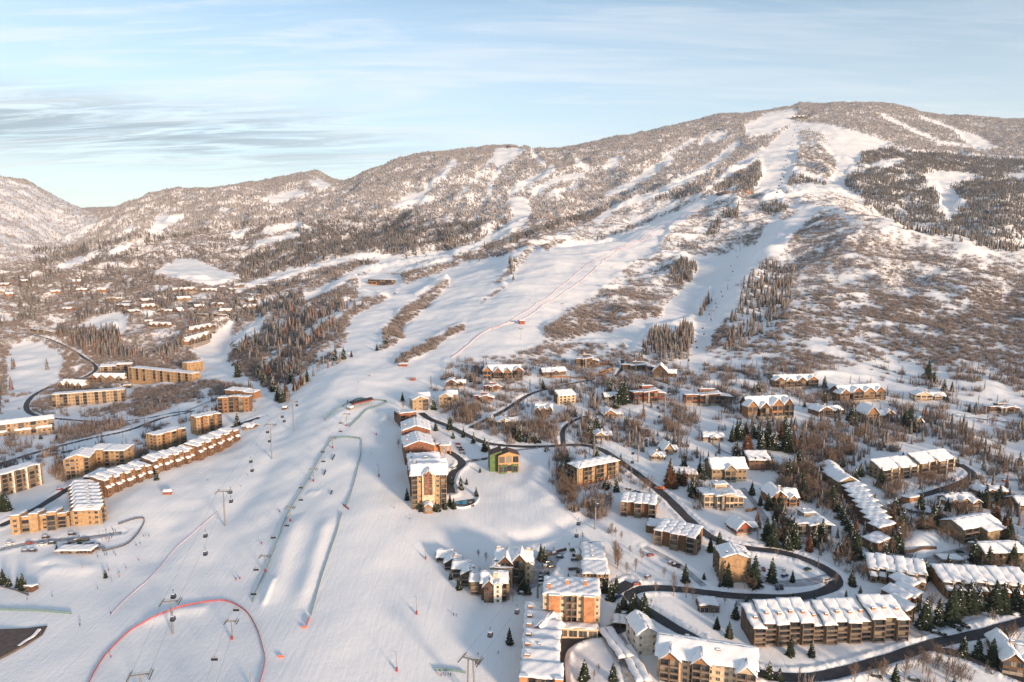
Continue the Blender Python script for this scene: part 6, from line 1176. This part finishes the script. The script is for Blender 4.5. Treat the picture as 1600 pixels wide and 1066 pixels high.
p = hit(1291, 909); t = thing('van', 'white van driving round the inside of the loop road', 'van', (p.x, p.y, p.z + .1), R(20)); b = MB(); b.box(-3.1, 2.9, -1.1, 1.1, .45, 1.3); b.hexa([(-3.1, -1.08, 1.3), (2.3, -1.08, 1.3), (2.3, 1.08, 1.3), (-3.1, 1.08, 1.3), (-3.0, -.95, 2.5), (1.6, -.95, 2.5), (1.6, .95, 2.5), (-3.0, .95, 2.5)]); b.build('body', [CARC['white'].materials[0]], t)
b = MB(); b.box(-2.6, 1.75, -1.12, 1.12, 1.5, 2.1); b.build('windows', [M_GLASS], t)
for x in (-2.1, 2.0):
    for y in (-1.0, 1.0): put('wheel', CW, t, (x, y, .4))
# ------------------------------------------------------------------ people
def figure(kind):
    me = bpy.data.meshes.new('skel'); crouch = kind == 'ski'; k = .82 if crouch else 1.0
    hipz, kz, fx = .92 * k, .48, .18 if crouch else 0
    V = [(0, 0, hipz), (0, .05 * 0 - fx * .4, hipz + .28), (0, -fx, hipz + .52), (0, -fx * 1.2, hipz + .62), (0, -fx * 1.3, hipz + .76)]
    E = [(0, 1), (1, 2), (2, 3), (3, 4)]; Rr = [(.15, .12), (.15, .12), (.17, .12), (.06, .06), (.115, .125)]
    for s in (-1, 1):
        b_ = len(V); V += [(s * .12, 0, hipz - .06), (s * .13, -fx * .9, kz), (s * .14, 0, .08), (s * .14, -.16, .04)]; E += [(0, b_), (b_, b_ + 1), (b_ + 1, b_ + 2), (b_ + 2, b_ + 3)]; Rr += [(.10, .10), (.075, .075), (.06, .06), (.05, .045)]
        b_ = len(V); V += [(s * .22, -fx, hipz + .5), (s * .30, -fx * .8, hipz + .22), (s * .28, -.22 - fx, hipz + .06), (s * .27, -.28 - fx, hipz + .03)]; E += [(2, b_), (b_, b_ + 1), (b_ + 1, b_ + 2), (b_ + 2, b_ + 3)]; Rr += [(.075, .075), (.06, .06), (.045, .045), (.045, .035)]
    me.from_pydata(V, E, []); o = bpy.data.objects.new('skel', me); COL.objects.link(o); o.modifiers.new('s', 'SKIN'); 
    for i, r_ in enumerate(Rr): me.skin_vertices[0].data[i].radius = r_
    me.skin_vertices[0].data[0].use_root = True; sb = o.modifiers.new('u', 'SUBSURF'); sb.levels = 1; sb.render_levels = 1
    dg = bpy.context.evaluated_depsgraph_get(); out = bpy.data.meshes.new_from_object(o.evaluated_get(dg)); bpy.data.objects.remove(o); out.name = 'person'; out.materials.clear()
    idx_ = []
    for p_ in out.polygons: z = p_.center.z; idx_.append(1 if z < hipz - .02 and abs(p_.center.x) < .24 else (2 if z > hipz + .64 and z < hipz + .78 and p_.center.y < -fx * 1.3 else (3 if z > hipz + .7 else 0)))
    return out, idx_
M_SKIN = mat('skin', (.50, .30, .22), .6); CLO = {k: mat('cloth_' + k, c, .8, .2, 3) for k, c in dict(black=(.03, .03, .035), red=(.35, .04, .04), blue=(.05, .10, .25), orange=(.55, .18, .04), grey=(.2, .2, .22), green=(.06, .16, .09)).items()}
FIG = {k: figure(k) for k in ('stand', 'ski')}; _pm = {}
def person_mesh(kind, j, tr):
    if (kind, j, tr) not in _pm:
        me, ix = FIG[kind]; m = me.copy()
        for q in (CLO[j], CLO[tr], M_SKIN, CLO['black']): m.materials.append(q)
        m.polygons.foreach_set('material_index', ix); m.polygons.foreach_set('use_smooth', [True] * len(ix)); _pm[(kind, j, tr)] = m
    return _pm[(kind, j, tr)]
PEO = [(125, 979), (125, 972), (153, 921), (175, 910), (186, 902), (187, 896), (197, 889), (217, 877), (213, 853), (219, 851), (225, 839), (228, 839), (233, 839), (129, 887), (42, 938), (82, 934), (173, 1028), (173, 961), (325, 752), (371, 717), (402, 696), (415, 707), (387, 743), (377, 761), (417, 650), (421, 658), (709, 962), (713, 964), (779, 1022), (740, 898), (743, 899),
       (163, 842), (166, 844), (168, 839), (171, 843), (172, 836), (175, 842), (166, 831), (178, 833), (160, 846), (170, 847), (164, 869), (167, 868), (178, 866), (181, 869), (153, 872), (176, 829), (181, 832), (155, 836), (686, 1056), (689, 1057), (693, 1056), (696, 1057), (700, 1056), (704, 1057), (616, 795), (640, 812), (580, 710), (596, 560), (560, 598), (500, 620), (690, 552), (760, 470), (850, 440), (980, 372), (1060, 326), (455, 560 + 75), (588, 645)]
PTAG = []; cols = list(CLO)
for i, (u, v) in enumerate(PEO):
    p = hit(u, v); j = cols[(i * 5 + i // 3) % 6]; tr = cols[(i * 3) % 2 * 4]; kind = 'ski' if (i < 31 or i > 48) and i % 3 else 'stand'
    o = bpy.data.objects.new('person', person_mesh(kind, j, tr)); COL.objects.link(o); o.location = (p.x, p.y, p.z + .05); o.rotation_euler = (0, 0, (i * 2.4) % 6.28); o.scale = (1.08,) * 3
    o['category'] = 'person'; o['group'] = 'skiers and walkers on the snow'; PTAG.append((o, u, v, ('skier' if kind == 'ski' else 'person') + ' in a %s jacket' % j))
# ------------------------------------------------------------------ trees near enough to stand alone
M_SPR = mat('spruce_needles', (.030, .042, .026), .85, .35, 1.5, .1); M_SPRC = mat('copper_needles', (.11, .052, .03), .85, .35, 1.5, .1); M_BARK = mat('bark', (.09, .062, .045), .9, .3, 3); M_ASPB = mat('aspen_bark', (.26, .20, .155), .9, .2, 3)
def spruce_mesh(seed, needles, snowy):
    r = random.Random(seed); b = MB(); tiers = 17; lean = (r.random() - .5) * .02
    for k in range(tiers):
        f = k / tiers; z = .07 + .9 * f; rad = .185 * (1 - f) ** .8 * (.85 + .3 * r.random()) + .012; n = max(5, int(11 * (1 - f) + 4))
        for j in range(n):
            a = 6.283 * (j + r.random() * .8) / n; rr = rad * (.62 + .5 * r.random()); c, s = math.cos(a), math.sin(a); wd = (.024 + .030 * (1 - f)) * (.8 + .5 * r.random()); dz = -.035 * (1 - f) - .03 * r.random()
            zz = z + (r.random() - .5) * .03; root = (lean * f, 0, zz + .02); tip = (rr * c, rr * s, zz + dz); m1 = (rr * .62 * c - wd * s, rr * .62 * s + wd * c, zz + dz * .8 - .012); m2 = (rr * .62 * c + wd * s, rr * .62 * s - wd * c, zz + dz * .8 - .012); mid = (rr * .6 * c, rr * .6 * s, zz + dz * .35 + .006)
            for T_ in ((root, m1, mid), (mid, m1, tip), (root, mid, m2), (mid, tip, m2)): b.poly(T_, 0)
            if r.random() < snowy:
                e = .62 + .2 * r.random(); up = .009
                q = [tuple(p_[i_] * (e if i_ < 2 else 1) for i_ in range(2)) + (p_[2] + up,) for p_ in (m1, tip, m2)]; q0 = (mid[0] * .35, mid[1] * .35, mid[2] + up + .006); qm = (mid[0] * .95, mid[1] * .95, mid[2] + up + .006)
                b.poly((q0, q[0], qm), 1); b.poly((qm, q[0], q[1]), 1); b.poly((q0, qm, q[2]), 1); b.poly((qm, q[1], q[2]), 1)
    b.tube((0, 0, .9), (0, 0, 1.0), .012, .002, 5)
    crown = b.mesh('crown', [needles, M_SNOW]); t = MB(); t.tube((0, 0, -.04), (lean, 0, .92), .016, .004, 6); return crown, t.mesh('trunk', [M_BARK])
SPR = [spruce_mesh(s, M_SPR, sn) for s, sn in ((1, .3), (2, .45), (3, .18), (4, .35), (5, .1))]; SPC = [spruce_mesh(s, M_SPRC, .08) for s in (11, 12)]
def bare_mesh(seed, stems, spread, bark, twigs=46):
    r = random.Random(seed); tr = MB(); br = MB()
    for s in range(stems):
        a = r.random() * 6.283; bx, by = ((r.random() - .5) * spread * .5, (r.random() - .5) * spread * .5); ln = (.75 + .25 * r.random()); tx, ty = bx + math.cos(a) * spread * .25, by + math.sin(a) * spread * .25
        A = Vector((bx, by, -.03)); B_ = Vector((tx, ty, ln)); rad = .014 if stems == 1 else .009
        tr.tube(A, A.lerp(B_, .55), rad, rad * .65, 5); tr.tube(A.lerp(B_, .55), B_, rad * .65, .002, 4)
        for k in range(twigs):
            f = .22 + .76 * r.random() ** .8; p = A.lerp(B_, f); a2 = r.random() * 6.283; l = (.30 * (1.05 - f) + .05) * (.7 + .6 * r.random()); up = .75 + .5 * r.random(); q = p + Vector((math.cos(a2) * l * .62, math.sin(a2) * l * .62, l * up)); br.tube(p, q, .0042, .0012, 3)
            for _ in range(3): g = p.lerp(q, .3 + .6 * r.random()); a3 = r.random() * 6.283; l3 = l * .42; br.tube(g, g + Vector((math.cos(a3) * l3 * .6, math.sin(a3) * l3 * .6, l3 * .9)), .0028, .001, 3)
    return br.mesh('branches', [M_TWIGN]), tr.mesh('trunk', [bark])
M_TWIGN = mat('bare_twigs', (.22, .155, .115), .9, .25, 2)
ASP = [bare_mesh(s, 1, .12, M_ASPB, 60) for s in (21, 22, 23)]; SHR = [bare_mesh(s, 9, 1.0, M_BARK, 16) for s in (31, 32, 33)]
TREES = []      # (x, y, z, height m, kind, pixel u, pixel v)
def in_foot(x, y, pad=2.0):
    for ox, oy, c, s, L, d in FOOT:
        lx = (x - ox) * c + (y - oy) * s; ly = -(x - ox) * s + (y - oy) * c
        if -pad < lx < L + pad and -pad < ly < d + pad: return True
    return False
HAND = """1166 949 18,1190 955 18,1238 952 24,1272 954 24,1321 946 22,1343 944 26,1407 961 30,1445 981 44,1466 975 38,1486 975 55,1498 958 48,1514 955 45,1554 955 45,1566 955 42,1587 952 40,1419 921 40,1445 906 30,1455 909 42,1522 878 35,1583 883 32,1179 915 45,1206 909 36,1238 910 18,1207 849 30,1229 855 22,1243 856 35,1310 867 22,1320 867 22,1338 872 40,1393 857 30,1403 862 38,1331 915 24,1505 1024 30,1528 1027 30,1550 1038 38,1571 1001 18,1235 1024 28,1268 1025 24,1202 1060 26,1218 1064 20,1399 1064 26,1491 1068 12,1071 910 28,1137 915 34,1125 917 12,989 957 32,1006 964 36,975 951 24,963 920 20,1120 982 18,1139 996 24,1149 966 24,965 960 14,955 937 28,958 1063 26,857 926 32,872 926 22,888 919 22,816 922 32,825 928 20,833 889 30,845 875 24,851 873 18,710 894 14,704 905 12,715 889 14,722 887 12,717 921 20,797 914 14,945 925 28,966 958 18,913 1062 30,796 1006 24,911 919 18,629 627 14,678 640 20,681 673 14,703 671 22,708 685 12,724 683 14,740 692 16,757 705 20,763 702 12,636 781 18,706 757 13,720 765 20,729 757 10,744 775 14,703 791 18,709 795 16,696 796 15,681 799 14,686 799 14,657 799 13,665 799 12,813 689 26,805 685 22,826 690 20,836 692 16,843 692 12,887 730 22,876 747 24,750 738 8,852 706 8,933 715 16,887 731 24,947 764 20,963 768 22,970 725 16,1046 761 38c,1053 763 28c,1047 752 34,1068 758 26c,1093 740 20,1098 748 22,1069 731 22,1060 757 24,1151 686 28,1156 686 30,1165 681 20,1177 681 20,1184 685 22,1190 702 32,1199 695 40,1204 702 28,1210 703 30,1230 705 40,1226 688 36,1170 703 26c,1165 705 26c,1242 705 24c,1251 698 20,1144 690 24,1222 688 28c,1242 668 16,1178 614 14,1185 612 18,1288 606 18,1288 629 18,1303 627 8,1257 636 10,1331 658 26,1175 773 20,1193 781 20,1200 796 24,1188 790 18,1207 852 42,1213 812 26,1230 823 32,1223 820 30,1300 792 34,1308 800 24,1313 810 24,1319 820 24,1325 830 24,1331 842 24,1336 853 26,1316 729 16,1345 744 20,1245 727 16,1110 862 24,1124 851 20,1242 846 20,1232 858 24,1321 861 18,1410 724 17,1425 722 15,1472 712 16,1366 797 24,1354 783 11,1376 760 28,1337 752 22,1496 729 16,1573 823 24,1480 799 20,1529 777 12,1534 782 14,1580 792 18,1522 858 22,1450 592 28,1459 597 20,1487 612 15c,1475 611 18,1480 627 12,1421 668 32,1414 664 24,1430 675 24,1446 650 14,1514 644 13,1524 644 15,1335 665 24,1593 727 20,932 671 24,921 684 22,927 693 20,953 612 22,970 632 38,975 630 36,962 638 20,735 597 12,822 585 8,848 607 14,899 651 12,200 719 20,5 798 28,12 798 24,245 750 16,236 716 8,73 816 18,179 740 8,64 686 10,89 688 12,5 912 22,14 916 16,36 921 24,28 917 16,165 903 13,125 853 16,89 861 10,372 589 24,371 665 20,524 563 20,537 561 18,549 558 10c,589 548 10,605 538 16,440 629 24,434 626 22,448 620 20c,427 612 22,461 610 18c,470 603 20c,480 596 18,455 598 20,412 600 20,420 590 20c,405 588 20,1361 873 22,1128 790 10,1560 880 26,1383 872 26,1100 905 10,1475 905 26,1530 952 34,1603 960 36,1612 945 36"""
for s_ in HAND.replace('\n', ',').split(','):
    q = s_.split()
    if len(q) != 3: continue
    u, v = int(q[0]), int(q[1]); hp = float(q[2].rstrip('c')); P_ = hit(u, v); TREES.append((P_.x, P_.y, P_.z, min(26, height_for(P_, hp)), 'copper' if q[2].endswith('c') else 'spruce', u, v, True))
HB = """1338 1068 36,1330 1060 24,1381 1064 32,1413 1064 40,1439 1052 40,1446 1050 30,779 928 20,800 940 18,760 877 16,748 872 14,911 845 12,890 855 8,865 864 9,907 995 18,899 912 16,961 880 40,967 884 34,1025 926 18,1054 933 34,1071 935 28,1083 937 20,965 889 30,994 895 24,1037 902 16,1017 947 12,1116 964 20,1250 1000 20,1305 915 20,1287 1010 12,1395 870 26,1556 870 20,1140 1000 14,1225 1000 16,980 898 22,1004 880 18,1440 1000 10,928 1062 16,935 1050 14,1500 855 22,1508 850 24,1490 850 22,1430 800 14,1455 800 12,1545 780 12,905 760 20,915 775 24,925 790 24,935 800 26,942 812 20,900 745 18,892 770 18,912 805 22,955 830 14,962 838 14,970 845 16,1000 870 14,985 865 14,1133 945 16,1215 870 14,1290 920 14,1500 940 24,1520 930 20,87 735 20,93 742 22,99 752 24,105 748 18,215 712 14,222 713 14,228 712 12,53 690 10,40 700 12,30 692 12,170 895 8,1570 740 20,1590 745 22,1545 735 16,1250 760 24,1262 770 26,1272 775 24,1240 745 22,1258 735 24,1285 740 22,1268 715 22,1255 700 20,1280 700 22,1300 690 20,1312 700 20,1325 700 16,1243 780 20,1230 770 18,1225 750 18,630 640 14,618 660 16,622 700 14,700 660 8,1160 950 10,1355 1064 24,1450 1066 22"""
for s_ in HB.replace('\n', ',').split(','):
    q = s_.split()
    if len(q) == 3: u, v, hp = int(q[0]), int(q[1]), float(q[2]); P_ = hit(u, v); TREES.append((P_.x, P_.y, P_.z, min(18, height_for(P_, hp)), 'aspen', u, v, True))
# automatic fill from the land-cover scatter
near = CON[1] <= 1300; cx, cy, cz, chh = (a[near] for a in CON); cu, cv = proj(cx, cy, cz); keep = np.array([not in_foot(x, y) for x, y in zip(cx, cy)], bool) if len(cx) else np.zeros(0, bool)
autoC = [(float(x), float(y), float(z), float(h) * (.72 if y < 900 else 1), 'copper' if (hash((round(float(x)), round(float(y)))) % 100 < (20 if x < 0 else 10)) else 'spruce', float(u), float(v), False) for x, y, z, h, u, v, k in zip(cx, cy, cz, chh, cu, cv, keep) if k]
bx_, by_, bz_, bh_ = BRN; bu, bv = proj(bx_, by_, bz_); keepb = np.array([not in_foot(x, y) for x, y in zip(bx_, by_)], bool)
autoB = [(float(x), float(y), float(z), float(h), 'shrub', float(u), float(v), False) for x, y, z, h, u, v, k in zip(bx_, by_, bz_, bh_, bu, bv, keepb) if k]
hc = [t_ for t_ in TREES if t_[4] != 'aspen']; autoC.sort(key=lambda t_: -t_[3] / t_[1]); nC = 300 - len(hc); selC, restC = autoC[:nC], autoC[nC:]
TREES = [t_ for t_ in TREES if not in_foot(t_[0], t_[1], .3)]; hc = [t_ for t_ in TREES if t_[4] != 'aspen']
ha = [t_ for t_ in TREES if t_[4] == 'aspen']; vis_b = [t_ for t_ in autoB if -5 < t_[5] < 1605 and t_[6] < 1070]; vis_b.sort(key=lambda t_: -t_[3] / t_[1]); nB = 300 - len(ha); selB = vis_b[:nB]; sb_ = set(id(t_) for t_ in selB); restB = [t_ for t_ in autoB if id(t_) not in sb_]
DBG.append(('hand', len(hc), len(ha), 'auto', len(autoC), len(autoB), 'rest', len(restC), len(restB)))
TT = []
for (x, y, z, h, kind, u, v, hd) in hc + selC + ha + selB:
    r = random.Random(int(x * 7 + y * 13)); 
    if kind == 'spruce': ms, nm, parts, ad = SPR[r.randrange(5)], 'spruce_tree', ('crown', 'trunk'), 'snow-dusted spruce'
    elif kind == 'copper': ms, nm, parts, ad = SPC[r.randrange(2)], 'dead_spruce_tree', ('crown', 'trunk'), 'copper-brown spruce'
    elif kind == 'aspen': ms, nm, parts, ad = ASP[r.randrange(3)], 'bare_tree', ('branches', 'trunk'), 'leafless pale tree'
    else: ms, nm, parts, ad = SHR[r.randrange(3)], 'bare_shrub', ('branches', 'trunk'), 'leafless brown shrub'
    t = thing(nm, '', 'tree' if kind != 'shrub' else 'shrub', (x, y, z - .1), r.random() * 6.28, dict(spruce='spruces around the village', copper='copper-brown spruces', aspen='leafless trees around the village', shrub='leafless shrubs on the snow')[kind])
    wf = 1.25 + .4 * r.random(); h *= 1.12; t.scale = (h * wf, h * wf, h)
    for me, pn in zip(ms, parts): put(pn, me, t)
    TT.append((t, u, v - h / y * FPX * .4, ad))
def label_all(items):
    """tell repeats apart by the building they stand nearest to, the side of it, and their rank there"""
    bins = {}
    for t, u, v, ad in items:
        b_ = min(LAND, key=lambda l: (l[0] - u) ** 2 + ((l[1] - v) * 1.3) ** 2); du, dv = u - b_[0], v - b_[1]
        side = ('left of' if du < 0 else 'right of') if abs(du) > abs(dv) else ('behind' if dv < 0 else 'in front of')
        bins.setdefault((ad, side, b_[2]), []).append((du * du + dv * dv, t))
    for (ad, side, nm), l in bins.items():
        l.sort(key=lambda q: q[0])
        for i, (_, t) in enumerate(l):
            wds = nm.split(); 
            if len(wds) > 9: wds = wds[:9]
            nm2 = ' '.join(wds); rank = '' if len(l) == 1 else (', nearest one' if i == 0 else ', %s nearest' % ordn(i)); t['label'] = (ad + ' ' + side + ' ' + nm2 + rank)
for i_ in range(len(LAND)):
    nm = LAND[i_][2]; LAND[i_] = (LAND[i_][0], LAND[i_][1], nm if nm.startswith('the ') else 'the ' + nm)
label_all(TT); label_all(CARTAG); label_all(PTAG)
def merged_list(name, lst, base, m, wk, label, hk=1.0):
    if not lst: return
    A = np.array([t_[:4] for t_ in lst], float); return merged(name, A[:, 0], A[:, 1], A[:, 2], base, m, A[:, 3] * hk, A[:, 3] * wk, label)
M_COPF = leaf_mat('copper_conifer_needles', (.14, .055, .028), (.20, .09, .05), .35)
merged_list('spruce_wood', [t_ for t_ in restC if t_[4] == 'spruce'], C_MD, M_FARCON, .36, 'dark spruce woods between the ski runs')
merged_list('copper_spruce_wood', [t_ for t_ in restC if t_[4] == 'copper'], C_MD, M_COPF, .34, 'copper-brown spruces among the dark woods')
tallB = [t_ for k_, t_ in enumerate(restB) if t_[1] < 800 and k_ % 5 < 2]; lowB = [t_ for k_, t_ in enumerate(restB) if not (t_[1] < 800 and k_ % 5 < 2)]
merged_list('brush', lowB, FAN_MD, M_TWIG, 1.25, 'leafless brown brush on the nearer slopes')
merged_list('aspen_grove', tallB, ASP_MD, M_TWIG, 1.6, 'slender leafless aspens between the houses', 1.75)
# ------------------------------------------------------------------ haze: one even body of air round the scene
m = bpy.data.materials.new('haze'); m.use_nodes = True; N = m.node_tree.nodes; N.clear(); o_ = N.new('ShaderNodeOutputMaterial'); pv = N.new('ShaderNodeVolumePrincipled'); pv.inputs['Color'].default_value = (.80, .86, .92, 1); pv.inputs['Density'].default_value = 2.7e-5; pv.inputs['Anisotropy'].default_value = .2
m.node_tree.links.new(pv.outputs[0], o_.inputs['Volume'])
b = MB(); b.box(-19800, 19800, -400, 15300, float(ZG.min()) - 4, 1700); hz = b.build('haze', [m]); hz['kind'] = 'stuff'; hz['label'] = 'thin pale winter haze over the valley and mountain'
